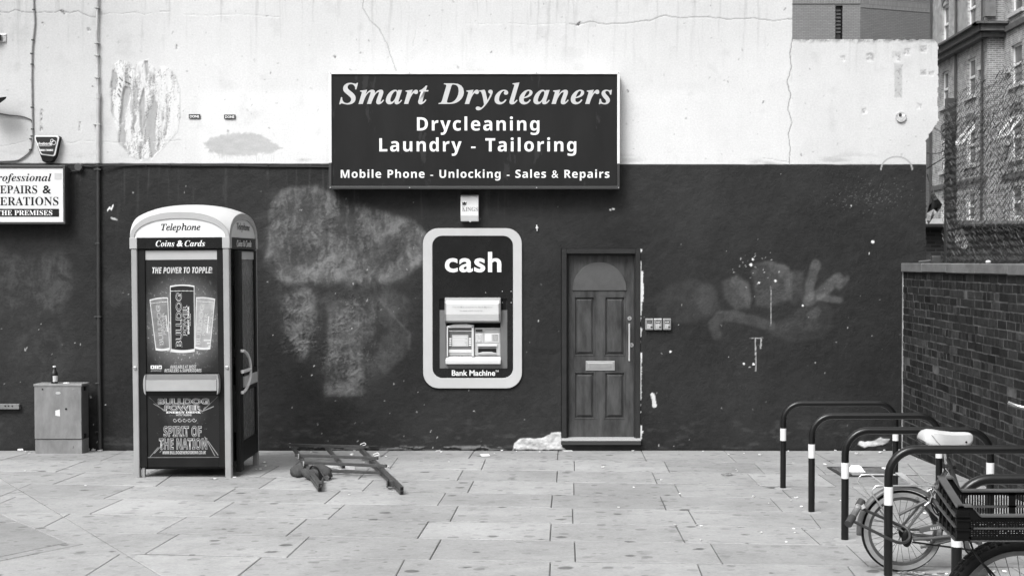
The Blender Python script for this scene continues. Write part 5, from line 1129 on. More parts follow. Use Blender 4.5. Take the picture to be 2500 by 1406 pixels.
# ------------------------------------------------------------------ bicycle racks
RX, RW, RH, RC = 1.745, .925, .70, .15
def make_rack():
    t = thing('bicycle_rack', '', 'bicycle rack', (RX, 0, 0), 'black hoop bicycle racks with white bands')
    pts = [(RX,0,-.05),(RX,0,RH-RC)] + arc(RX+RC, RH-RC, RC, 180, 90, 9, 0) + arc(RX+RW-RC, RH-RC, RC, 90, 0, 9, 0) + [(RX+RW,0,-.05)]
    MB().tube(pts, .024, 16).build('hoop', BLACK_SATIN, t, smooth=True)
    for x in (RX, RX+RW):
        MB().lathe([(.0244,0),(.0252,.001),(.0252,.100),(.0244,.101)], x, 0, 18, .395).build('white_band', WHITE_DIRTY, t, smooth=True)
        MB().lathe([(.075,-.012),(.07,.003),(.03,.005),(.001,.005)], x, 0, 18, 0).build('base_collar', M('cement_collar', .32, .8, .15, 20), t, smooth=True)
    return t
rk0 = make_rack()
for k, (s_, lab) in enumerate(((297,'black hoop rack nearest the painted wall, farthest from the bicycles'), (337,'black hoop rack second from the painted wall'), (384,'black hoop rack in the middle of the five, behind the white saddle'),
        (445,'black hoop rack with the small-wheeled bicycle locked to it'), (541,'black hoop rack nearest the viewer, half hidden by the crate'))):
    r = rk0 if k == 0 else copy_tree(rk0)
    yy = F/s_; r.location = (RX, yy, gz(yy)); r['label'] = lab

# ------------------------------------------------------------------ bicycles
def torus(mb, c, R, r, n=56, m=10, ry=None):
    vs = []; fs = []
    for i in range(n):
        a = 2*math.pi*i/n
        for k in range(m):
            b_ = 2*math.pi*k/m; rr = R+r*math.cos(b_); vs.append((c[0]+rr*math.cos(a), c[1]+(ry or r)*math.sin(b_), c[2]+rr*math.sin(a)))
    for i in range(n):
        for k in range(m): fs.append((i*m+k, i*m+(k+1)%m, ((i+1)%n)*m+(k+1)%m, ((i+1)%n)*m+k))
    return mb.add(vs, fs)
def band(mb, c, r0, r1, y0, y1, n=56):   # flat annulus with depth, along Y
    vs = []; fs = []
    for i in range(n):
        a = 2*math.pi*i/n; ca, sa_ = math.cos(a), math.sin(a)
        vs += [(c[0]+r*ca, c[1]+y, c[2]+r*sa_) for r, y in ((r0,y0),(r1,y0),(r1,y1),(r0,y1))]
    for i in range(n):
        for k in range(4): fs.append((i*4+k, i*4+(k+1)%4, ((i+1)%n)*4+(k+1)%4, ((i+1)%n)*4+k))
    return mb.add(vs, fs)
def wheel(par, c, R, tr_, whitewall, spokes=28, name='wheel', knobs=0):
    o = torus(MB(), c, R-tr_, tr_, ry=tr_*1.0).build('tyre', RUBBER, par, smooth=True); tyre = o
    if knobs:
        mb = MB()
        for i in range(knobs):
            a = 2*math.pi*i/knobs
            for sy, off in ((-.55,0),(.55,.5),(0,.25)):
                aa = a+off*2*math.pi/knobs; rr = R-.004-abs(sy)*.010; d_ = .006
                x, z = c[0]+rr*math.cos(aa), c[2]+rr*math.sin(aa); t_ = (-math.sin(aa), math.cos(aa)); n_ = (math.cos(aa), math.sin(aa)); y_ = c[1]+sy*tr_*1.3
                L_ = .0095; w_ = .008
                P = []
                for h in (0, d_+.003):
                    for q1, q2 in ((-1,-1),(1,-1),(1,1),(-1,1)): P.append((x+t_[0]*L_*q1+n_[0]*h, y_+w_*q2, z+t_[1]*L_*q1+n_[1]*h))
                mb.hull8(P)
        mb.build('tread_knobs', RUBBER, tyre)
    if whitewall:
        mb = MB(); band(mb, c, R-tr_*2+.002, R-tr_*.62, -tr_*1.04, tr_*1.04); mb.build('pale_sidewall', M('pale_sidewall', .27, .7, .15, 18), tyre, smooth=True)
    rim = band(MB(), c, R-tr_*2-.016, R-tr_*2+.003, -.012, .012).build('rim', M('dull_rim', .13, .35, .25, 18, metal=.6), par, smooth=True, bevel=.002)
    MB().tube([(c[0],c[1]-.045,c[2]),(c[0],c[1]+.045,c[2])], .016, 12).build('hub', M('hub_metal', .16, .4, .2, 12, metal=.6), par, smooth=True)
    mb = MB(); ri = R-tr_*2-.012
    for i in range(spokes):
        a = 2*math.pi*i/spokes+.05; h = a+(.75 if (i//2) % 2 else -.75); sy = .028 if i % 2 else -.028
        mb.tube([(c[0]+.016*math.cos(h), c[1]+sy, c[2]+.016*math.sin(h)), (c[0]+ri*math.cos(a), c[1], c[2]+ri*math.sin(a))], .0013, 5, caps=False)
    mb.build('spokes', M('spoke_steel', .09, .4, .2, 30, metal=.5), par, smooth=True)
BYK = 7.53; kb = BYK/F
def Bp(u, v, dy=0):                   # on the bicycle's own plane
    p_ = W(u, v, BYK); return Vector((p_[0], BYK+dy, p_[2]))
hub = Bp(2202, 1295); gy = gz(BYK)
b1 = thing('bicycle', 'small-wheeled grey shopper bicycle with a white saddle, locked to a rack', 'bicycle', (hub.x, BYK, gy), 'parked bicycles')
R1 = hub.z-gy; 
wheel(b1, hub, R1, .019, True, 28)
fw = hub+Vector((1.0, 0, 0)); fw.z = gy+R1
wheel(b1, fw, R1, .019, True, 28)
BIKE = M('faded_grey_bike_paint', .075, .4, .25, 14, wear=.35, wscale=40, wthr=.72); BIKE_D = M('dark_bike_steel', .05, .45, .3, 20, wear=.2, wscale=40, wthr=.7)
def tb(name, pts, r, mat=BIKE, par=b1, n=10): return MB().tube(pts, r, n).build(name, mat, par, smooth=True)
bb = Bp(2385, 1318); sc = Bp(2316, 1140); hd1, hd0 = Bp(2585, 1120), Bp(2598, 1195)
mb = MB()
for dy in (-.055, .055):
    mb.tube([hub+Vector((0,dy,0)), Bp(2224,1262,dy*.9) if False else Bp(2262,1222,dy*.7), sc+Vector((0,dy*.25,0))], .0075, 8)
    mb.tube([hub+Vector((0,dy,-.008)), Bp(2240,1310,dy), bb+Vector((0,dy*.5,0))], .009, 8)
mb.tube([sc+Vector((-.01,0,.05)), Bp(2334,1182), bb], .0155, 12); mb.tube([bb+Vector((0,0,.02)), Bp(2480,1270), hd0], .019, 12); mb.tube([hd0+Vector((.004,0,-.02)), hd1], .017, 12)
mb.tube([bb+Vector((0,-.03,0)), bb+Vector((0,.03,0))], .02, 12)
for dy in (-.05, .05): mb.tube([hd0+Vector((.004,dy*.5,-.02)), fw+Vector((-.03,dy,.12)), fw+Vector((0,dy,0))], .0095, 8)
mb.build('frame', BIKE, b1, smooth=True)
tb('support_stay', [hub+Vector((-.03,-.05,.10)), Bp(2254,1219,-.045)], .0085); tb('support_stay', [Bp(2224,1296,.05), Bp(2330,1296,.04)], .007, BIKE_D)
tb('lower_stay', [Bp(2222,1310,-.06), Bp(2262,1308,-.06), Bp(2332,1301,-.05)], .0095); MB().tube([Bp(2264,1308,-.06)+Vector((0,0,-.014)), Bp(2268,1307.5,-.06)+Vector((0,0,-.014))], .012, 8).build('stay_clamp', BIKE_D, b1)
tb('kickstand', [Bp(2242,1331,-.05), Bp(2291,1320,-.05), Bp(2345,1308,-.04)], .007, BIKE_D)
tb('seat_post', [sc+Vector((-.01,0,.02)), Bp(2307,1096)], .0125, CHROME)
MB().tube([Bp(2305,1146), Bp(2333,1140)], .011, 8).build('seat_clamp', BLACK, b1, smooth=True); tb('quick_lever', [Bp(2305,1140,-.03), Bp(2312,1150,-.035), Bp(2317,1160,-.03)], .005, CHROME)
# mudguard
mb = MB(); n_ = 40; vs = []; fs = []
for i in range(n_+1):
    a = math.radians(186-160*i/n_); r_ = R1+.016
    for j in range(9):
        c_ = -1+2*j/8; rr = r_+.010*(1-c_*c_)+(-.012*c_**4); vs.append((hub.x+rr*math.cos(a), BYK+.029*c_, hub.z+.004+rr*math.sin(a)))
for i in range(n_):
    for j in range(8): k = i*9+j; fs.append((k, k+1, k+10, k+9))
o = mb.add(vs, fs).build('mudguard', M('grey_mudguard', .10, .4, .2, 10, wear=.3, wscale=30, wthr=.72), b1, smooth=True); sd_ = o.modifiers.new('thick', 'SOLIDIFY'); sd_.thickness = .003
# rear carrier
WIRE = M('pale_carrier_wire', .5, .3, .1, 20, metal=.6)
mb = MB()
mb.tube([hub+Vector((0,.075,.0)), Bp(2168,1268,.075), Bp(2106.6,1183,.13), Bp(2110,1173,.13), Bp(2116,1167.5,.13), Bp(2135,1167,.13), Bp(2250,1167.5,.13), Bp(2258,1168.5,.13), Bp(2270,1181,.10), Bp(2290,1186,.02)], .0048, 8)
mb.tube([hub+Vector((0,-.06,.0)), Bp(2172,1270,-.05), Bp(2125,1200,-.03), Bp(2128,1192,-.03), Bp(2136,1183.5,-.03), Bp(2150,1183,-.03), Bp(2272,1183,-.03), Bp(2290,1187,-.01)], .0048, 8)
mb.build('carrier', WIRE, b1, smooth=True)
tb('carrier_strip', [Bp(2137,1166.5,.13), Bp(2159,1183,-.03)], .004, WIRE)
A = [Bp(2199,1164.5,.13), Bp(2216,1164,.13), Bp(2236,1182,-.035), Bp(2221,1182.5,-.035)]
MB().hull8([p_+Vector((0,0,.002)) for p_ in A]+[p_+Vector((0,0,.007)) for p_ in A]).build('carrier_plate', M('pale_plate', .42, .35, .1, 25, metal=.3), b1, bevel=.001)
for (u0,v0,u1,v1,w_) in ((2263,1187,2270,1206,.006),(2270,1206,2264,1222,.006),(2272,1186,2282,1196,.008),(2258,1195,2268,1190,.006),(2262,1222,2252,1230,.007)): tb('brake_caliper', [Bp(u0,v0,-.05), Bp(u1,v1,-.05)], w_, CHROME)
MB().tube([Bp(2236+math.cos(t*.7)*3.2, 1214+math.sin(t*.7)*3.2, -.03) for t in range(9)], .0025, 6, closed=True).build('cable_loop', CHROME, b1)
tb('brake_cable', smooth_path([Bp(2268,1210,-.06), Bp(2268,1228,-.06), Bp(2276,1246,-.06), Bp(2292,1258,-.05), Bp(2302,1272,-.05)], 5), .004, BLACK)
MB().prism([(p_.x, p_.z) for p_ in (Bp(2267,1243), Bp(2273,1249), Bp(2286,1262), Bp(2285,1270), Bp(2278,1268), Bp(2269,1261), Bp(2266,1252))], BYK-.04, BYK-.01).build('dark_flap', BLACK, b1, bevel=.003)
cg = MB().prism([(p_.x, p_.z) for p_ in (Bp(2236,1281.5), Bp(2302,1268), Bp(2309,1270), Bp(2329,1297), Bp(2330,1303), Bp(2305,1281.5), Bp(2250,1291.5), Bp(2238,1295))], BYK-.075, BYK-.06).build('chain_guard', M('grey_chain_guard', .085, .4, .2, 12, wear=.3, wscale=30, wthr=.72), b1, bevel=.003)
a_, c_ = Bp(2263,1284), Bp(2297,1277); dv = c_-a_; ez = Vector((-dv.z,0,dv.x)); mid = (a_+c_)/2
letters('guard_lettering', sans_bold('RALEIGH'), M('pale_guard_lettering', .5, .5, .1, 20), cg, (mid.x, BYK-.077, mid.z), dv.length, 7*kb, ex=dv, ez=ez, spacing=1.15)
mb = MB(); cpts = [Bp(2222+i*1.45, 1317.5+i*.195+(.9 if i % 2 else -.9), -.055) for i in range(112)]
mb.tube([bb+Vector((0,-.055,.0))+Vector((.09*math.cos(t*.31), 0, .09*math.sin(t*.31))) for t in range(20)], .005, 6, closed=True); mb.tube(cpts, .0055, 5); mb.build('chain', BLACK, b1)
mb = MB(); band(mb, bb+Vector((0,-.055,0)), .06, .086, -.002, .002, 40); mb.build('chainring', BIKE_D, b1); mb = MB(); mb.tube([bb+Vector((0,-.07,0)), bb+Vector((0,.07,0))], .01, 8); mb.tube([bb+Vector((0,-.06,0)), bb+Vector((-.03,-.07,-.15))], .009, 8); mb.tube([bb+Vector((0,.06,0)), bb+Vector((.03,.07,.15))], .009, 8)
for s_ in (1, -1): q_ = bb+Vector((-.03*s_, -.07*s_, -.15*s_)); mb.box(q_.x-.045, q_.x+.045, min(q_.y, q_.y-.09*s_), max(q_.y, q_.y-.09*s_), q_.z-.012, q_.z+.012)
mb.build('pedal_crank', BIKE_D, b1, smooth=True)
mb = MB(); mb.tube([hub+Vector((0,-.06,0)), hub+Vector((0,-.05,0))], .032, 16); mb.tube([hub+Vector((0,-.075,0)), hub+Vector((0,-.06,0))], .008, 10); mb.build('sprocket', BLACK, b1, smooth=True)
mb = MB(); mb.blob((Bp(2204,1305).x, BYK-.09, Bp(2204,1305).z), (.03,.012,.05), 14, 8); mb.build('gear_guard', BLACK, b1, smooth=True)
tb('valve', [Bp(2204,1385,-.0), Bp(2204,1375,0)], .005, BLACK)
# saddle
SEC = [(2249,1065,1072,.075),(2253,1058,1078,.088),(2260,1052.5,1084,.098),(2270,1050,1088,.103),(2284,1051,1092,.100),(2299,1053.5,1095.5,.088),(2314,1055,1094,.072),(2329,1056,1092,.058),(2344,1056,1091,.044),(2356,1056,1089,.036),(2365,1057,1084,.028),(2371,1060,1077,.020),(2373,1064,1072,.010)]
vs = []; fs = []; m_ = 15
for u, v0, v1, w_ in SEC:
    zt_, zb_ = Bp(u, v0).z, Bp(u, v1).z; x = Bp(u, v0).x
    for j in range(m_):
        s_ = -1+2*j/(m_-1); q_ = abs(s_); sg_ = 1 if s_ > 0 else -1
        if q_ < .56: yy = sg_*w_*.93*(q_/.56); z = zt_-.008*(q_/.56)**2
        else: t_ = (q_-.56)/.44; yy = sg_*w_*(.93+.07*math.sin(t_*1.57)); z = zt_-.008-(zt_-zb_-.008)*t_**1.15
        vs.append((x, BYK+yy, z))
for i in range(len(SEC)-1):
    for j in range(m_-1): k = i*m_+j; fs.append((k, k+1, k+m_+1, k+m_))
fs.append(tuple(range(m_))); fs.append(tuple(range((len(SEC)-1)*m_, len(SEC)*m_)))
sad = MB().add(vs, fs).build('saddle', M('white_leather', .5, .45, .08, 8, bump=.1, bscale=60, wear=.4, wscale=20, wthr=.73), b1, smooth=True); sd_ = sad.modifiers.new('thick', 'SOLIDIFY'); sd_.thickness = .004; sd_.offset = 1
MB().tube(smooth_path([Bp(2259,1053.5,-.06), Bp(2264,1057,-.101), Bp(2274,1070,-.107), Bp(2286,1083,-.105), Bp(2299,1095,-.092)], 5), .0016, 6).build('saddle_seam', M('seam_piping', .22, .6, .2, 20), sad, smooth=True)
for u, v, dy in ((2353.5,1076,-.042),(2302,1089.5,-.09),(2292,1084,-.098)): q_ = Bp(u, v); MB().tube([(q_.x,BYK+dy-.006,q_.z),(q_.x,BYK+dy+.012,q_.z)], .0055, 10).build('saddle_rivet', INK_BLACK, sad, smooth=True)
mb = MB()
for sy in (-.06, .0, .06): mb.tube([(Bp(2277,1090).x+.02*math.cos(t*.7)+.0, BYK+sy+.02*math.sin(t*.7), Bp(2277,1098).z+.0011*t) for t in range(34)], .0035, 5)
mb.tube([Bp(2276,1097,-.05), Bp(2306,1098,-.02), Bp(2360,1086,0)], .004, 6); mb.build('saddle_springs', CHROME, b1, smooth=True)
mb = MB(); mb.tube(smooth_path([Bp(2462,978,-.28), Bp(2480,985.5,-.28), Bp(2500,994,-.28)], 4), [.0085]+[.0115]*7+[.0105], 12); mb.build('handlebar_grip', WHITE_DIRTY, b1, smooth=True)
mb = MB(); mb.tube(smooth_path([Bp(2496,992,-.28), Bp(2530,1005,-.26), Bp(2578,1012,-.16), Bp(2582,1030,0), Bp(2578,1012,.16), Bp(2530,1005,.26), Bp(2500,994,.28)], 5), .010, 10); mb.tube([Bp(2582,1030,0), hd1], .011, 10); mb.build('handlebar', CHROME, b1, smooth=True)
tb('brake_lever', smooth_path([Bp(2486,999,-.29), Bp(2500,1003,-.30), Bp(2535,1008,-.27)], 4), .004, CHROME)
# lock
q_ = W(2086, 1252, 7.34)
lk = thing('bicycle_lock', 'scuffed black D-lock shackled round the rack post and rear wheel', 'lock', q_)
LK = M('scuffed_lock_body', .12, .5, .5, 14, wear=.35, wscale=14, wthr=.6)
def Lp(u, v, y): return Vector(W(u, v, y))
MB().tube([Lp(2098,1233,7.44), Lp(2076,1270,7.33)], .0185, 14).build('lock_body', LK, lk, smooth=True)
MB().tube([Lp(2104,1222,7.46), Lp(2097,1234.5,7.437)], .0225, 14).build('end_cap', DARK_GREY, lk, smooth=True); MB().tube([Lp(2081,1262,7.353), Lp(2071,1279,7.31)], .0225, 14).build('end_cap', DARK_GREY, lk, smooth=True)
MB().tube([Lp(2103,1232,7.43), Lp(2107,1240,7.43)], .016, 10).build('key_knob', LIGHT_GREY, lk, smooth=True)
MB().tube(smooth_path([Lp(2084,1272,7.33), Lp(2125,1292,7.33), Lp(2167,1313,7.335), Lp(2190,1322.5,7.345), Lp(2203,1324,7.36), Lp(2215,1320,7.38), Lp(2221,1310,7.40), Lp(2219,1297,7.43), Lp(2210,1287,7.45), Lp(2193,1280,7.46), Lp(2150,1261,7.46), Lp(2103,1240,7.445)], 6), .0085, 10).build('shackle', M('shackle_steel', .035, .4, .2, 12), lk, smooth=True)

# second bicycle, nearer, with a fat knobbly tyre; crate on its carrier
B2 = 5.085; h2 = Vector(W(2490, 1504, B2))
b2 = thing('bicycle', 'nearer bicycle with a fat black knobbly tyre, under the crate', 'bicycle', (h2.x, B2, gz(B2)), 'parked bicycles')
R2 = h2.z-gz(B2)
wheel(b2, h2, R2, .0265, False, 32, knobs=64); 
f2 = h2+Vector((1.05,0,0)); wheel(b2, f2, R2, .0265, False, 32)
V = Vector; bb2, sc2, hd2, he2 = h2+V((.44,0,-.03)), h2+V((.36,0,.40)), h2+V((.92,0,.42)), h2+V((.95,0,.30))
mb = MB()
for dy in (-.06, .06): mb.tube([h2+V((0,dy,0)), h2+V((.26,dy,-.02)), bb2+V((0,dy*.4,0))], .009, 8); mb.tube([h2+V((0,dy,0)), h2+V((.2,dy,.16)), sc2+V((0,dy*.3,-.02))], .008, 8); mb.tube([he2, f2+V((-.03,dy,.14)), f2+V((0,dy,0))], .011, 8)
mb.tube([bb2, sc2+V((-.03,0,.1))], .016, 12); mb.tube([sc2, hd2], .017, 12); mb.tube([bb2, he2], .019, 12); mb.tube([he2+V((.005,0,-.03)), hd2+V((-.005,0,.05))], .018, 12)
mb.build('frame', BLACK, b2, smooth=True)
mb = MB(); mb.blob(sc2+V((-.04,0,.17)), (.13,.07,.03), 18, 10); mb.build('saddle', BLACK, b2, smooth=True)
mb = MB(); mb.tube([hd2+V((-.01,0,.05)), hd2+V((-.02,0,.14))], .013, 8); mb.tube([hd2+V((-.02,-.3,.15)), hd2+V((-.0,0,.14)), hd2+V((-.02,.3,.15))], .012, 8); mb.build('handlebar', BLACK, b2, smooth=True)
mb = MB()
for dy in (-.09, .09):
    mb.tube([h2+V((-.10,dy,R2+.02)), h2+V((.33,dy,R2+.02))], .006, 8); mb.tube([h2+V((0,dy*.8,0)), h2+V((.12,dy,R2+.02))], .005, 8)
mb.tube([h2+V((-.10,-.09,R2+.02)), h2+V((-.10,.09,R2+.02))], .006, 8); mb.build('carrier', BLACK, b2, smooth=True)
def C2(u, v, y): return Vector(W(u, v, y))
for k in (0, 1):
    mb = MB(); mb.tube(smooth_path([C2(2369,1322,4.86), C2(2378,1345,4.9), C2(2397,1372,4.98), C2(2412+k*5,1392,5.0), C2(2422+k*8,1407,5.02), C2(2450+k*9,1450,5.04)], 5), .0042, 6); mb.build('dangling_cable', BLACK, b2, smooth=True)
# crate
fy, by_ = 4.90, 5.28
K = [Vector(W(2338,1318,fy)), Vector(W(2338,1237,fy)), Vector(W(2293,1273,by_)), Vector(W(2293,1166,by_))]   # front bottom, front top, back bottom, back top (left side)
cr = thing('plastic_crate', 'black slatted plastic crate strapped on the nearer bicycle', 'crate', ((K[0]+V((.28,.19,0)))))
CW = .58
PL_ = M('black_crate_plastic', .005, .6, .2, 12, spec=.1, wear=.04, wscale=30, wthr=.7); PL_E = M('worn_crate_edge', .06, .4, .3, 14)
def cpt(a, b_, c): 
    bo = K[0].lerp(K[2], b_); to = K[1].lerp(K[3], b_); return bo.lerp(to, c)+V((a*CW, 0, 0))
def cbox(mb, a0, a1, b0, b1, c0, c1): return mb.hull8([cpt(a0,b0,c0),cpt(a1,b0,c0),cpt(a1,b1,c0),cpt(a0,b1,c0),cpt(a0,b0,c1),cpt(a1,b0,c1),cpt(a1,b1,c1),cpt(a0,b1,c1)])
def dip(a): return 1-.30*sstep(np.array(min(a, 1-a)), .085, .15)
for b0, b1, nm in ((0,.025,'front_side'), (.975,1,'back_side')):
    mb = MB(); n_ = 46
    cbox(mb, .07, .93, b0, b1, 0, .10); cbox(mb, .07, .93, b0, b1, .34, .38)
    cbox(mb, .0, .085, b0, b1+.0, 0, 1); cbox(mb, .915, 1, b0, b1, 0, 1); cbox(mb, .47, .515, b0, b1, .10, .66)
    for i in range(20):               # top rail follows the hand-hold dip
        a0, a1 = .085+.83*i/20, .085+.83*(i+1)/20; t0, t1 = float(dip(a0)), float(dip(a1))
        mb.hull8([cpt(a0,b0,.62),cpt(a1,b0,.62),cpt(a1,b1,.62),cpt(a0,b1,.62),cpt(a0,b0,t0),cpt(a1,b0,t1),cpt(a1,b1,t1),cpt(a0,b1,t0)])
    for i in range(n_):
        a = .09+.82*(i+.5)/n_; w_ = .0042; cbox(mb, a-w_, a+w_, b0+.004, b1-.004, .10, .34); cbox(mb, a-w_, a+w_, b0+.004, b1-.004, .38, .63)
    o = mb.build(nm, PL_, cr)
    mb = MB()
    pts_a = [0, .05, .085, .095, .105, .115, .125, .135, .15, .3, .5, .7, .85, .865, .875, .885, .895, .905, .915, .95, 1]
    for a0, a1 in zip(pts_a[:-1], pts_a[1:]):
        t0, t1 = float(dip(a0)), float(dip(a1)); d0 = b0-.02 if b0 == 0 else b0-.03; d1 = b1+.03 if b0 == 0 else b1+.02
        mb.hull8([cpt(a0,d0,t0+.005),cpt(a1,d0,t1+.005),cpt(a1,d1,t1+.005),cpt(a0,d1,t0+.005),cpt(a0,d0,t0+.045),cpt(a1,d0,t1+.045),cpt(a1,d1,t1+.045),cpt(a0,d1,t0+.045)])
    mb.build('rim', PL_E, o)
    mb = MB(); cbox(mb, .06, .94, b0-.03, b1+.01, -.03, .0); cbox(mb, .10, .46, b0-.012, b0-.001, .335, .385); cbox(mb, .52, .9, b0-.012, b0-.001, .335, .385); mb.build('ledge', PL_E, o)
    if b0 == 0:
        mb = MB()
        for c0 in (.0, .30, .60, .72): cbox(mb, -.012, .075, -.035, .03, c0, c0+.05)
        for c0 in (.05, .35, .66): cbox(mb, -.006, .07, -.02, .03, c0, c0+.25)
        mb.build('corner_ribs', PL_, o)
for a0, a1, nm in ((0,.018,'left_side'), (.982,1,'right_side')):
    mb = MB(); cbox(mb, a0, a1, .03, .97, 0, .12); cbox(mb, a0, a1, .03, .97, .36, .44); cbox(mb, a0, a1, .03, .97, .68, .8); cbox(mb, a0, a1, .03, .97, .9, 1)
    for b_ in (.03, .27, .5, .73, .92): cbox(mb, a0-.006, a1, b_, b_+.05, 0, .9)
    for i in range(26): b_ = .06+.88*i/26; cbox(mb, a0+.004, a1-.004, b_, b_+.012, .12, .36); cbox(mb, a0+.004, a1-.004, b_, b_+.012, .44, .68)
    o = mb.build(nm, PL_, cr); mb = MB(); cbox(mb, a0-.012, a1+.02, -.02, 1.02, 1.005, 1.045); cbox(mb, a0-.02, a1, .02, .98, .36, .40); cbox(mb, a0-.02, a1, .02, .98, .68, .71); cbox(mb, a0-.02, a1, .0, 1.0, -.03, .0); mb.build('rim', PL_E, o)
mb = MB()
for i in range(14): a = .03+.94*i/14; cbox(mb, a, a+.010, .02, .98, .0, .03)
for i in range(8): b_ = .03+.94*i/8; cbox(mb, .02, .98, b_, b_+.02, .002, .032)
mb.build('crate_floor', PL_, cr)
mb = MB(); cbox(mb, .16, .95, .02, .13, .66, .69); 
mb.build('inner_tray', M('grey_tray_grid', .15, .5, .6, 60), cr)

# ------------------------------------------------------------------ brick boundary wall with coping
BX = 3.47
q_ = (BX+.2, 9.5, gz(9.5))
bw_ = thing('brick_wall', 'dark old brick boundary wall with pale stone coping at the right', 'wall', q_)
vs, fs, tn = [], [], []
zt_ = 1.872; hgt = .0735; c_i = 0; z = zt_
while z > -.05:
    y_ = DW+.02; mode = 'H' if c_i % 3 == 1 else 'S'; first = True
    while y_ > 2.4:
        L_ = .105 if (mode == 'H' or rng.random() < .22) else .222
        if first and c_i % 2: L_ *= .6
        first = False
        o_ = rng.gauss(0, .003); t_ = max(.008, .024*math.exp(rng.gauss(0, .32)))
        if c_i == 0: t_ *= .75
        y1, y0 = y_-.0035, y_-L_+.0035; z1, z0 = z-.0035, z-hgt+.004; b_ = len(vs); j = lambda s=.0025: rng.gauss(0, s)
        fr_ = [(BX-.004+o_*.6, y0+.004+j(), z0+.004+j()), (BX-.004+o_*.6, y1-.004+j(), z0+.004+j()), (BX-.004+o_*.6, y1-.004+j(), z1-.004+j()), (BX-.004+o_*.6, y0+.004+j(), z1-.004+j())]
        bk = [(BX+.002, y0, z0), (BX+.002, y1, z0), (BX+.002, y1, z1), (BX+.002, y0, z1)]
        vs += fr_+bk; fs += [(b_, b_+3, b_+2, b_+1)]+[(b_+k, b_+(k+1)%4, b_+4+(k+1)%4, b_+4+k) for k in range(4)]
        tn += [t_]*4+[.07]*4
        y_ -= L_
    z -= hgt; c_i += 1
me = bpy.data.meshes.new('brickwork'); me.from_pydata([(x-q_[0], y-q_[1], z-q_[2]) for x, y, z in vs], [], fs); me.update()
at = me.attributes.new('tone', 'FLOAT', 'POINT'); at.data.foreach_set('value', np.array(tn, np.float32))
bm = bmesh.new(); bm.from_mesh(me); bmesh.ops.recalc_face_normals(bm, faces=bm.faces[:]); bm.to_mesh(me); bm.free()
link('bricks', me, tone_mat('weathered_brick', .85, 14, .45, .5, 90, spec=.12), bw_)
MB().box(BX, BX+.34, 2.4, DW-.02, -.1, zt_).build('mortar_bed', M('old_mortar', .075, .9, .6, 6, bump=.4, bscale=60), bw_)
MB().box(BX-.012, BX+.004, DW-.035, DW-.012, .0, zt_).build('corner_pointing', M('pale_pointing', .3, .9, .4, 12), bw_)
y_ = DW-.03; COP = M('stone_coping', .15, .8, .3, 7, bump=.3, bscale=50, stretch=(1,.6,1))
while y_ > 2.4:
    L_ = rng.uniform(.8, .95); MB().box(BX-.03, BX+.40, y_-L_+.003, y_-.003, zt_+.002+rng.gauss(0,.002), 1.960+rng.gauss(0,.002)).build('coping_stone', COP, bw_, bevel=.007); y_ -= L_
# ------------------------------------------------------------------ chain-link fence on the wall
FXX = BX+.27; fy1, fy0, fz0, fz1 = 13.42, 6.0, 1.962, 3.64
fe = thing('chain_link_fence', 'torn chain-link fence with a dark post, standing on the brick wall', 'fence', (FXX, fy1, fz0))
MB().box(FXX-.02, FXX+.07, fy1-.03, fy1+.05, fz0-.02, fz1-.04).build('fence_post', M('dark_fence_post', .03, .6, .3, 10), fe, bevel=.008)
for yy in (10.6, 7.8): MB().box(FXX+.02, FXX+.08, yy-.03, yy+.03, fz0-.02, fz1-.1).build('fence_post', M('dark_fence_post', .03, .6, .3, 10), fe, bevel=.008)
def mesh_panel(p0, p1, z0, z1, pitch, r, seed, wob=.004, top=None, name='wire_mesh'):
    rg = random.Random(seed); mb = MB(); d_ = Vector((p1[0]-p0[0], p1[1]-p0[1], 0)); L_ = d_.length; d_.normalize(); nn = Vector((-d_.y, d_.x, 0)); nw = int(L_/pitch)
    rows = int((z1-z0)/.031)
    for i in range(nw+1):
        pts = []; tp = top(i/nw) if top else 0
        for k in range(rows+1):
            z = z0+(z1-z0)*k/rows
            if z > z1-tp: break
            s_ = i*pitch+(pitch*.5 if k % 2 else -pitch*.5)*1.04+rg.gauss(0, wob); w2 = .012*math.sin(s_*3+z*2.3+seed)+(.004 if (k % 2) else -.004)
            pts.append((p0[0]+d_.x*s_+nn.x*w2, p0[1]+d_.y*s_+nn.y*w2, z+rg.gauss(0, wob)))
        if len(pts) > 2: mb.tube(pts, r, 3, caps=False)
    o = mb.build(name, GALV, fe); return o
tear = lambda t: max(0, .05*math.sin(t*40)) + (.10*max(0, 1-t*10))
mesh_panel((FXX-.025, fy1), (FXX-.025, fy0), fz0, fz1, .060, .0036, 3, .010, tear)
mesh_panel((FXX+.015, fy1-.15), (FXX+.015, fy0), fz0, fz1-.30, .072, .0033, 5, .016)
mesh_panel((FXX+.0, fy1), (FXX+.52, fy1+1.55), fz0-.05, fz1-.08, .06, .004, 7, .012)
mesh_panel((FXX-.03, fy1+.06), (FXX+.01, fy1-.12), fz0, fz1-.25, .03, .0034, 9, .012)
RAG = M('dark_torn_sheet', .02, .6, .4, 12); cr_ = random.Random(4)
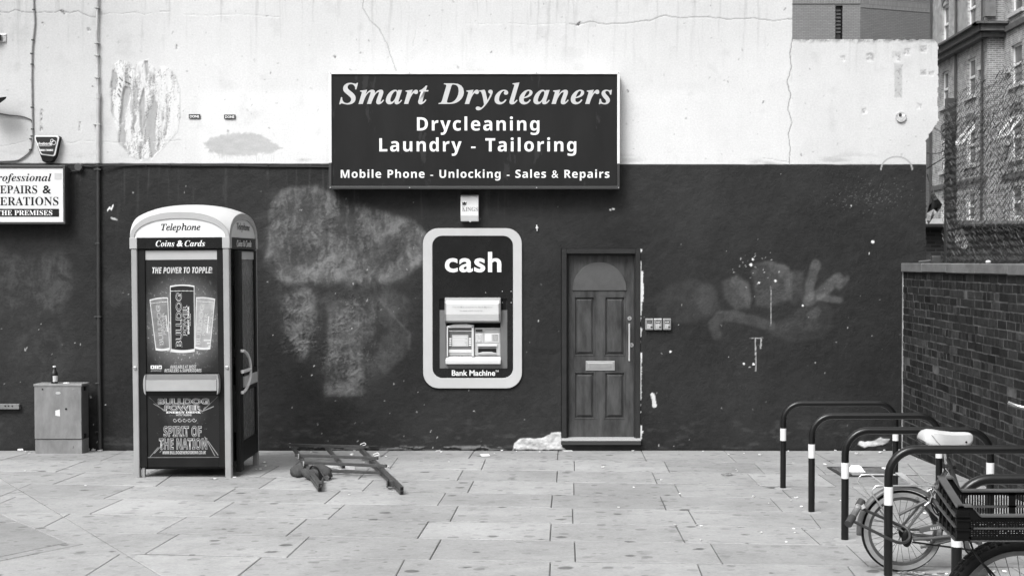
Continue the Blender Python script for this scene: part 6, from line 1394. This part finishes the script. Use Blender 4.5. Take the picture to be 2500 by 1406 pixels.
def crumple(pts, Y, depth, n=9, seed=1):
    rg = random.Random(seed); mb = MB(); c = (sum(p[0] for p in pts)/len(pts), sum(p[1] for p in pts)/len(pts)); vs = [W(c[0], c[1], Y-depth)]; m_ = len(pts)
    for ring_ in (.5, 1):
        for u, v in pts: vs.append(W(c[0]+(u-c[0])*ring_+rg.gauss(0,.8), c[1]+(v-c[1])*ring_+rg.gauss(0,.8), Y+rg.uniform(-depth, depth)))
    fs = [(0, 1+i, 1+(i+1)%m_) for i in range(m_)]+[(1+i, 1+m_+i, 1+m_+(i+1)%m_, 1+(i+1)%m_) for i in range(m_)]
    mb.add(vs, fs); return mb
q_ = W(2283, 500, 13.6)
o = crumple([(2272,478),(2282,474),(2290,486),(2300,497),(2297,510),(2285,523),(2272,541),(2264,545),(2261,530),(2266,502)], 13.62, .06, seed=3).build('torn_sheet', RAG); tag(o, 'torn black plastic sheet caught between wall and fence post', 'plastic sheet')
o = crumple([(2264,520),(2279,510),(2287,518),(2278,533),(2268,548),(2262,538)], 13.52, .03, seed=8).build('torn_sheet', M('grey_torn_sheet', .2, .6, .3, 12)); tag(o, 'scrap of pale grey plastic hanging below the torn black sheet', 'plastic sheet')
o = crumple([(2331,561),(2341,562),(2352,572),(2361,586),(2362,600),(2354,609),(2342,604),(2331,592)], 13.7, .05, seed=5).build('plastic_bag', M('white_carrier_bag', .62, .5, .12, 12), smooth=False); tag(o, 'white plastic bag caught behind the chain-link fence', 'plastic bag')
for pts, lab in (([(2262,338,14.2),(2275,315,14.25),(2290,318,13.9),(2303,328,13.5)],'stray dark wire looping highest off the broken wall edge'), ([(2262,374,14.2),(2285,375,13.9),(2300,371,13.6),(2310,364,13.45)],'dark cable stretched level from the wall end to the fence post'), ([(2263,412,14.2),(2275,404,14.1),(2293,393,13.8),(2306,384,13.5)],'dark cable rising from the wall end to the fence post'), ([(2264,425,14.2),(2268,440,14.2),(2276,455,14.1),(2279,468,13.9),(2282,480,13.6)],'thin wire trailing down to the torn black sheet')):
    tag(MB().tube(smooth_path([W(u, v, y) for u, v, y in pts], 5), .006, 6).build('stray_wire', CABLE, None, smooth=True), lab, 'wire')
o = thing('club_hammer', 'dark old hammer lying on the coping by the fence post', 'hammer', WX(2262, 632, BX+.1)); p0, p1 = W(2243,634.5,13.55), W(2283,625,13.5)
MB().tube([(p0[0],p0[1],1.975),(p1[0],p1[1],1.99)], .012, 8).build('handle', M('dark_wood', .07, .7, .3, 20), o, smooth=True); MB().box(p1[0]-.04, p1[0]+.05, p1[1]-.04, p1[1]+.04, 1.963, 2.035).build('head', BIKE_D, o, bevel=.01)
o = tag(MB().blob((FXX-.06, 11.9, 1.975), (.025,.03,.016), 10, 8).build('paper_scrap', WHITE_DIRTY, None, smooth=True), 'crumpled paper on the coping under the chain-link fence', 'litter')
# ------------------------------------------------------------------ buildings behind
def cells(mb, a_edges, z_edges, holes, face):
    for i in range(len(a_edges)-1):
        for j in range(len(z_edges)-1):
            a0, a1, z0, z1 = a_edges[i], a_edges[i+1], z_edges[j], z_edges[j+1]; am, zm = (a0+a1)/2, (z0+z1)/2
            if any(h[0] < am < h[1] and h[2] < zm < h[3] for h in holes): continue
            mb.add([face(a0,z0), face(a1,z0), face(a1,z1), face(a0,z1)], [(0,1,2,3)])
VB = brick_mat('old_stock_brick', 1, .21, .36, .48, var=.45, nsc=3); VB2 = brick_mat('old_stock_brick_pier', 0, .17, .27, .4, var=.3, nsc=3)
vb = thing('tenement_building', 'tall old brick tenement with white sash windows beyond the fence', 'building', (16, 50, 0))
PVC = M('white_window_frame', .82, .4, .05, 4); PANE = M('dark_window_pane', .13, .12, .35, 2, spec=.6); SILL = M('stone_sill', .5, .7, .15, 6)
ROWS_Z = [(3.6,4.75),(5.8,7.35),(8.5,9.97),(11.15,12.75),(13.8,15.4)]
def facade(X, y0, y1, cols):
    holes = [(c0, c1, z0, z1) for c0, c1 in cols for z0, z1 in ROWS_Z]
    ae = sorted({y0, y1, *[c for cc in cols for c in cc]}); ze = sorted({-.5, 19, *[z for zz in ROWS_Z for z in zz]})
    mb = MB(); cells(mb, ae, ze, holes, lambda a, z: (X, a, z))
    for c0, c1, z0, z1 in holes:
        for P in ([(X,c0,z0),(X+.16,c0,z0),(X+.16,c0,z1),(X,c0,z1)], [(X,c1,z0),(X+.16,c1,z0),(X+.16,c1,z1),(X,c1,z1)], [(X,c0,z1),(X+.16,c0,z1),(X+.16,c1,z1),(X,c1,z1)], [(X,c0,z0),(X+.16,c0,z0),(X+.16,c1,z0),(X,c1,z0)]): mb.add(P, [(0,1,2,3)])
    mb.build('brick_facade', VB, vb)
    for k, (c0, c1) in enumerate(cols):
        for r_, (z0, z1) in enumerate(ROWS_Z):
            wf = MB(); w_ = .075; xf0, xf1 = X+.09, X+.16
            wf.box(xf0, xf1, c0, c0+w_, z0, z1); wf.box(xf0, xf1, c1-w_, c1, z0, z1); wf.box(xf0, xf1, c0+w_, c1-w_, z0, z0+w_); wf.box(xf0, xf1, c0+w_, c1-w_, z1-w_, z1)
            zm = z0+(z1-z0)*.5; wf.box(xf0-.02, xf1, c0+w_, c1-w_, zm-.045, zm+.045)
            o = wf.build('window', PVC, vb)
            MB().box(X+.13, X+.15, c0+w_, c1-w_, z0+w_, z1-w_).build('pane', PANE, o)
            MB().box(X+.10, X+.128, c0+w_, c1-w_, z0+w_, z1-w_).build('blind', M('net_blind', .2, .8, .2, 3, stretch=(1,8,1)), o) if False else None
            MB().box(X-.10, X+.02, c0-.22, c1+.22, z0-.14, z0-.002).build('sill', SILL, o)
            mb = MB(); n_ = 8                                          # segmental brick arch
            if r_ in (1, 3):
                mb.prism([( (c0+c1)/2+(c1-c0)*.5*s_, z1+.20*(1-s_*s_)+.02) for s_ in np.linspace(-1, 1, n_)]+[((c0+c1)/2+(c1-c0)*.62*s_, z1+.46-.14*s_*s_) for s_ in np.linspace(1, -1, n_)], 0, .03)
                mb.xf(lambda a, y, z: (X-.03+y, a, z)); mb.build('window_arch', M('gauged_brick_arch', .16, .8, .2, 6), o)
            if r_ == 1 and c0 < 55:                                         # casement propped open
                hz_ = z1-.02; L_ = .95; mb = MB(); ang = math.radians(38)
                def cz(y, t): return (X+.06-math.sin(ang)*t*L_, y, hz_-math.cos(ang)*t*L_)
                for (ya, ta, yb, tb_) in ((c0+.05,0,c0+.05,1),(c1-.05,0,c1-.05,1),(c0+.05,0,c1-.05,0),(c0+.05,1,c1-.05,1)): mb.tube([cz(ya,ta), cz(yb,tb_)], .045, 4, square=True)
                mb.build('open_casement', PVC, o)
facade(15.7, 51.0, 58.8, [(56.3,57.25),(52.55,53.6)])
facade(16.3, 36.0, 51.0, [(48.9,50.1),(43.2,44.3)])
MB().box(15.7, 16.3, 50.98, 51.0, -.5, 19).build('return_pier', VB2, vb)
MB().box(16.5, 26, 36, 58.8, -.5, 18.8).build('building_core', BLACK, vb); MB().box(15.72, 26, 58.6, 58.8, -.5, 19).build('end_wall', VB2, vb); MB().box(15.5, 26.2, 35.8, 59, 19, 19.4).build('parapet', SILL, vb)
CORN = M('dark_stone_cornice', .10, .75, .3, 5)
b = MB(); b.box(15.25, 15.7, 50.6, 58.9, 10.62, 10.86); b.box(15.4, 15.7, 50.8, 58.9, 10.42, 10.62); b.box(15.3, 16.35, 50.5, 50.98, 10.62, 10.86); b.box(15.45, 16.3, 50.75, 50.98, 10.42, 10.62); b.box(15.1, 15.7, 50.45, 58.9, 10.86, 10.94); b.box(15.1, 16.4, 50.35, 50.98, 10.86, 10.94); b.build('cornice', CORN, vb)
b = MB(); b.box(16.18, 16.3, 36, 50.5, 10.55, 10.75); b.box(16.22, 16.3, 36, 50.9, 5.05, 5.25); b.box(15.62, 15.7, 51, 58.8, 5.05, 5.25); b.build('string_course', CORN, vb)
b = MB()
for k in range(9): b.box(15.55, 15.72, 50.8, 51.1, 11.2+k*.82, 11.95+k*.82); b.box(15.72, 15.95, 50.82, 50.97, 11.2+k*.82, 11.95+k*.82)
b.build('corner_quoins', M('stone_quoins', .17, .8, .25, 5), vb)
for yy, zz in ((51.9, 12.6), (51.9, 9.3), (51.9, 6.2), (47.0, 12.4), (50.55, 9.0), (50.6, 6.3)): X_ = 15.7 if yy > 51 else 16.3; MB().box(X_-.12, X_+.02, yy-.4, yy+.05, zz, zz+.16).build('stone_corbel', SILL, vb)
b = MB()
for yy in (58.65, 54.9, 51.35): b.tube([(15.6,yy,-.3),(15.6,yy,10.4)], .05, 8); b.tube([(15.6,yy,11),(15.6,yy,18.8)], .05, 8)
b.build('downpipe', M('dark_downpipe', .05, .5, .2, 5), vb, smooth=True)

MBK = brick_mat('smooth_modern_brick', 0, .20, .235, .15, var=.06); MBK2 = brick_mat('smooth_modern_brick_side', 0, .17, .20, .13, var=.06); SOLD = brick_mat('soldier_brick', 0, .20, .25, .15, .075, .225, var=.05)
YM = 64.0
mbd = thing('modern_building', 'plain modern brick building with a slot window behind the white wall', 'building', (12, YM, 0))
xw = lambda u: (u-U0)*YM/F
b = MB(); s0, s1, sz0, sz1 = xw(2037), xw(2055), 9.0, CZ+(640-17)*YM/F
cells(b, [4, s0, s1, xw(2098)], [-.5, sz0, sz1, 14.16], [(s0, s1, sz0, sz1)], lambda a, z: (a, YM, z)); b.add([(s0,YM,sz0),(s0,YM+.35,sz0),(s0,YM+.35,sz1),(s0,YM,sz1)],[(0,1,2,3)]); b.add([(s1,YM,sz0),(s1,YM+.35,sz0),(s1,YM+.35,sz1),(s1,YM,sz1)],[(0,1,2,3)])
b.build('brick_front', MBK, mbd)
x8 = xw(2098); b = MB(); b.add([(x8,YM,-.5),(19.5,YM+2.2,-.5),(19.5,YM+2.2,14.02),(x8,YM,14.02)],[(0,1,2,3)]); b.build('brick_angled_front', MBK2, mbd)
b = MB(); b.box(4, x8, YM-.03, YM+.3, 14.165, 14.45); b.build('soldier_course', SOLD, mbd)
b = MB(); b.add([(x8,YM-.03,14.025),(19.5,YM+2.17,14.025),(19.5,YM+2.17,14.45),(x8,YM-.03,14.45)],[(0,1,2,3)]); b.build('soldier_course', SOLD, mbd)
b = MB(); b.box(4, x8, YM, YM+8, 14.45, 22); b.build('upper_front', MBK, mbd); b = MB(); b.add([(x8,YM,14.45),(19.5,YM+2.2,14.45),(19.5,YM+2.2,22),(x8,YM,22)],[(0,1,2,3)]); b.build('upper_front', MBK2, mbd)
DW_ = M('dark_slot_window', .04, .3, .2, 4)
o = MB().box(s0, s1, YM+.2, YM+.3, sz0, sz1).build('slot_window', DW_, mbd); b = MB()
for k in range(7): b.box(s0+.02, s1-.06, YM+.14, YM+.2, sz1-.25-k*.17, sz1-.17-k*.17)
b.build('louvre', M('louvre_slats', .10, .4, .1, 5), o); MB().box(s1-.07, s1, YM+.08, YM+.2, sz0, sz1).build('window_frame', BLACK, o); MB().box(s0, s1, YM+.1, YM+.2, sz1-1.75, sz1-1.6).build('transom', BLACK, o)
MB().box(s0+.03, s1-.08, YM+.17, YM+.19, sz0, sz1-1.78).build('pane', M('slot_pane', .07, .2, .2, 3), o)
# low outbuilding in the yard
yb = 27.0; ob = thing('outbuilding', 'low dark brick outbuilding in the yard behind the fence', 'building', (10, yb, 0))
xo0, xo1 = (2225-U0)*yb/F, (2560-U0)*yb/F; zo = CZ+(640-549)*yb/F
MB().box(xo0, xo1, yb, yb+3, -.2, zo).build('dark_wall', brick_mat('shadow_darkened_brick', 0, .022, .05, .06, var=.4), ob); MB().box(xo0-.1, xo1+.1, yb-.28, yb+3.1, zo+.002, zo+.07).build('flat_roof', M('roof_edge', .16, .7, .3, 4), ob)  # brick tone lowered to carry the shadow on this front
MB().box(xo0-.1, (2300-U0)*yb/F, yb-.34, yb-.285, zo+.01, zo+.11).build('pale_fascia', M('pale_fascia', .42, .6, .2, 5), ob)
MB().tube([(xo0, yb-.33, zo-.05), (xo1, yb-.33, zo-.05)], .06, 8).build('gutter', BLACK, ob, smooth=True)

# ------------------------------------------------------------------ drain, takeaway box, litter
c = G(2105, 1153); ga, gb = G(2036, 1143), G(2176, 1163); gx0, gx1 = G(2045,1153)[0], G(2178,1153)[0]; gy0, gy1 = gb[1], ga[1]
dg = thing('drain_grate', 'iron drain grate with slanted bars set in the pavement', 'drain grate', (c[0], c[1], gz(c[1])))
zz = lambda y: gz(y)
def slab_on(mb, x0, x1, y0, y1, h0, h1): return mb.hull8([(x0,y0,gz(y0)+h0),(x1,y0,gz(y0)+h0),(x1,y1,gz(y1)+h0),(x0,y1,gz(y1)+h0),(x0,y0,gz(y0)+h1),(x1,y0,gz(y0)+h1),(x1,y1,gz(y1)+h1),(x0,y1,gz(y1)+h1)])
b = MB(); slab_on(b, gx0, gx1, gy0, gy1, .003, .006); b.build('dark_pit', INK_BLACK, dg)
b = MB(); w_ = .03
slab_on(b, gx0-w_, gx0, gy0-w_, gy1+w_, .003, .014); slab_on(b, gx1, gx1+w_, gy0-w_, gy1+w_, .003, .014); slab_on(b, gx0, gx1, gy0-w_, gy0, .003, .014); slab_on(b, gx0, gx1, gy1, gy1+w_, .003, .014)
CI = M('cast_iron', .17, .6, .3, 30); b.build('grate_rim', M('dark_iron_rim', .04, .6, .3, 20), dg)
b = MB(); n_ = 6
for i in range(-2, n_+1):
    ya = gy0+(gy1-gy0)*(i+.2)/n_; yb_ = ya+(gy1-gy0)*.25
    P = clip([(gx0,ya),(gx1,yb_),(gx1,yb_+.045),(gx0,ya+.045)], 0, 1, gy1); P = clip(P, 0, -1, -gy0) if len(P) > 2 else []
    if len(P) > 2: b.add([(x,y,gz(y)+.013) for x,y in P]+[(x,y,gz(y)+.005) for x,y in P], [tuple(range(len(P)))]+[(k,(k+1)%len(P),len(P)+(k+1)%len(P),len(P)+k) for k in range(len(P))])
b.build('grate_bars', CI, dg)
FOAM = M('white_foam', .82, .7, .04, 10)
c = G(2094, 1164); s_ = F/c[1]; bx0, bx1 = (2077-U0)/s_, (2113-U0)/s_; by0 = c[1]-.02; z0 = gz(by0)+.014
tk = thing('takeaway_box', 'closed white foam takeaway box beside the drain grate', 'takeaway box', ((bx0+bx1)/2, by0+.07, z0))
def frus(mb, x0, x1, y0, y1, za, zb_, i_): return mb.hull8([(x0,y0,za),(x1,y0,za),(x1,y1,za),(x0,y1,za),(x0+i_,y0+i_,zb_),(x1-i_,y0+i_,zb_),(x1-i_,y1-i_,zb_),(x0+i_,y1-i_,zb_)])
frus(MB(), bx0+.005, bx1-.005, by0+.005, by0+.135, z0+.031, z0, .018).build('base', FOAM, tk, bevel=.003); MB().box(bx0-.004, bx1+.004, by0-.004, by0+.144, z0+.0315, z0+.0365).build('rim', FOAM, tk, bevel=.002)
frus(MB(), bx0+.004, bx1-.004, by0+.004, by0+.136, z0+.037, z0+.078, .024).build('lid', FOAM, tk, bevel=.004)
SCRAP = M('paper_litter', .75, .7, .15, 30)
def scrap_mesh(seed):
    rg = random.Random(seed); n_ = 6; mb = MB(); top = []
    for i in range(n_): a = 2*math.pi*i/n_+rg.uniform(-.3, .3); r_ = rg.uniform(.5, 1); top.append((.030*r_*math.cos(a), .022*r_*math.sin(a), rg.uniform(.003, .016)))
    mb.add([(0,0,rg.uniform(.004,.012))]+top+[(x*.8, y*.8, .0) for x, y, z in top], [(0,1+i,1+(i+1)%n_) for i in range(n_)]+[(1+i,7+i,7+(i+1)%n_,1+(i+1)%n_) for i in range(n_)]); return mb
protos = []
LIT = [(57,1098,1.6),(64,1103,1.2),(222,1097,2.3),(232,1099,1.6),(245,1101,1.3),(70,1108,1.0),(117,1106,.8),(165,1105,.9),(209,1186,.9),(61,1150,.6),(525,1170,1.1),(573,1166,1.1),(614,1119,1.6),(621,1121,1.2),(646,1129,1.0),(649,1138,.8),(626,1146,1.1),(636,1146,.9),
 (760,1104,.8),(864,1101,1.1),(859,1112,2.0),(848,1119,1.8),(886,1122,1.8),(889,1130,.9),(942,1115,1.0),(948,1140,1.2),(853,1208,.9),(822,1155,1.1),(1071,1102,1.6),(1077,1104,.9),(1054,1132,.7),(1096,1128,.7),(1225,1101,1.0),(1262,1102,.7),(1278,1104,.6),(1320,1104,1.1),(1207,1107,.5),(1472,1141,1.5),(1545,1101,.9),(1716,1102,.6),(1779,1110,.9),(1816,1107,.5),(1856,1111,1.1),(1797,1146,.6),(1800,1150,.6),(1614,1172,.8),(1547,1190,.6),(1660,1206,.9),(1510,1239,.8),(1649,1282,1.0),(1701,1281,.8),(1711,1285,1.1),(1858,1301,.9),(1938,1292,.8),(1920,1324,.8),(1711,1319,.9),(1840,1213,1.2),(1936,1130,.8),(1925,1102,1.0),(1943,1216,1.3),(1931,1222,.6),(1957,1238,1.0),(1877,1229,.6),
 (2013,1135,1.6),(2028,1094,1.0),(2152,1097,1.0),(2090,1108,1.0),(2102,1109,.9),(2148,1106,1.2),(2200,1092,2.4),(2199,1102,1.6),(2212,1101,1.4),(2238,1122,1.0),(2053,1223,.9),(1998,1292,.7),(1939,1301,.7),(2160,1147,2.2),(2257,1254,.9),(2143,1239,.8),(2262,1377,.8),(2283,1328,.7),(2409,1372,1.1),(2424,1396,1.3),(2452,1397,1.0),(2311,1402,.7)]
for k in range(7): protos.append(scrap_mesh(k+40))
first = {}
for i, (u, v, s_) in enumerate(LIT):
    c = G(u, v); k = i % 7
    if k not in first:
        o = protos[k].build('paper_scrap', SCRAP, None); first[k] = o
    else: o = first[k].copy(); C.objects.link(o)
    near = 'wall' if v < 1112 else 'open'
    if c[1] > DW-.03: c = (c[0], DW-.03, 0)
    o.location = (c[0], c[1], gz(c[1])+.003); o.rotation_euler = (0, 0, i*1.7); k_ = s_*(.8 if near == 'wall' else .62); o.scale = (k_, k_, k_)
    if near == 'wall': tag(o, 'small white scrap of litter along the foot of the painted wall', 'litter', 'scraps along the wall foot')
    else: tag(o, 'small white scrap of litter out on the paving slabs', 'litter', 'scraps on the paving slabs')
def flat(u, v, du, dv, lab, mat=SCRAP):
    P = [G(u-du, v-dv*.7), G(u+du*.7, v-dv), G(u+du, v+dv*.7), G(u-du*.6, v+dv)]
    mb = MB(); mb.hull8([(x,y,z+.003) for x,y,z in P]+[(x,y,z+.006) for x,y,z in P]); c = G(u, v)
    o = mb.build('paper_sheet', mat, None); tag(o, lab, 'litter')
flat(1184, 1111.5, 13, 3.2, 'flat white square of paper on the slabs below the cash machine'); flat(1386, 1100.8, 13, 1.1, 'white plastic strip lying at the foot of the door'); flat(2168, 1158, 9, 3, 'long white paper scrap on the drain grate')
# leaves and twigs under the small wheel
LEAF = M('dry_leaf', .16, .8, .4, 30); rg = random.Random(9); mbs = [MB() for _ in range(2)]
for i in range(70):
    u, v = rg.gauss(2232, 26), 1398+abs(rg.gauss(0, 4)); c = G(u, v); a = rg.uniform(0, 6.28); l_ = rg.uniform(.012, .035); w2 = l_*rg.uniform(.25, .5); z = gz(c[1])+.003; ca, sa_ = math.cos(a), math.sin(a)
    mbs[i % 3 == 0].add([(c[0]+ca*l_,c[1]+sa_*l_,z+rg.uniform(0,.01)),(c[0]-sa_*w2,c[1]+ca*w2,z+.004),(c[0]-ca*l_,c[1]-sa_*l_,z+rg.uniform(0,.008)),(c[0]+sa_*w2,c[1]-ca*w2,z+.002)],[(0,1,2,3)])
tag(mbs[0].build('leaf_litter', LEAF), kind='stuff'); tag(mbs[1].build('leaf_litter', M('pale_leaf', .4, .8, .3, 30)), kind='stuff')
c = G(1776, 1161); lf_ = MB(); P = [(1,0),(.45,.18),(.6,.6),(.15,.4),(-.1,.8),(-.25,.3),(-.9,.35),(-.5,0),(-.9,-.4),(-.2,-.3),(-.05,-.8),(.2,-.35),(.6,-.5),(.45,-.15)]
lf_.add([(c[0],c[1],gz(c[1])+.03)]+[(c[0]+x*.07, c[1]+y*.06, gz(c[1])+.006+.02*abs(y)) for x, y in P], [(0,1+i,1+(i+1)%len(P)) for i in range(len(P))]); tag(lf_.build('fallen_leaf', LEAF), 'single curled dry leaf on the slabs left of the bicycle racks', 'leaf')
c = G(1884, 1190); lf_ = MB(); lf_.add([(c[0]+x*.06,c[1]+y*.05,gz(c[1])+.005+.012*abs(x*y)) for x, y in ((1,.1),(.3,.5),(-.4,.3),(-1,0),(-.3,-.6),(.5,-.3))],[(0,1,2,3,4,5)]); tag(lf_.build('fallen_leaf', LEAF), 'dark flattened leaf beside the farthest rack post', 'leaf')
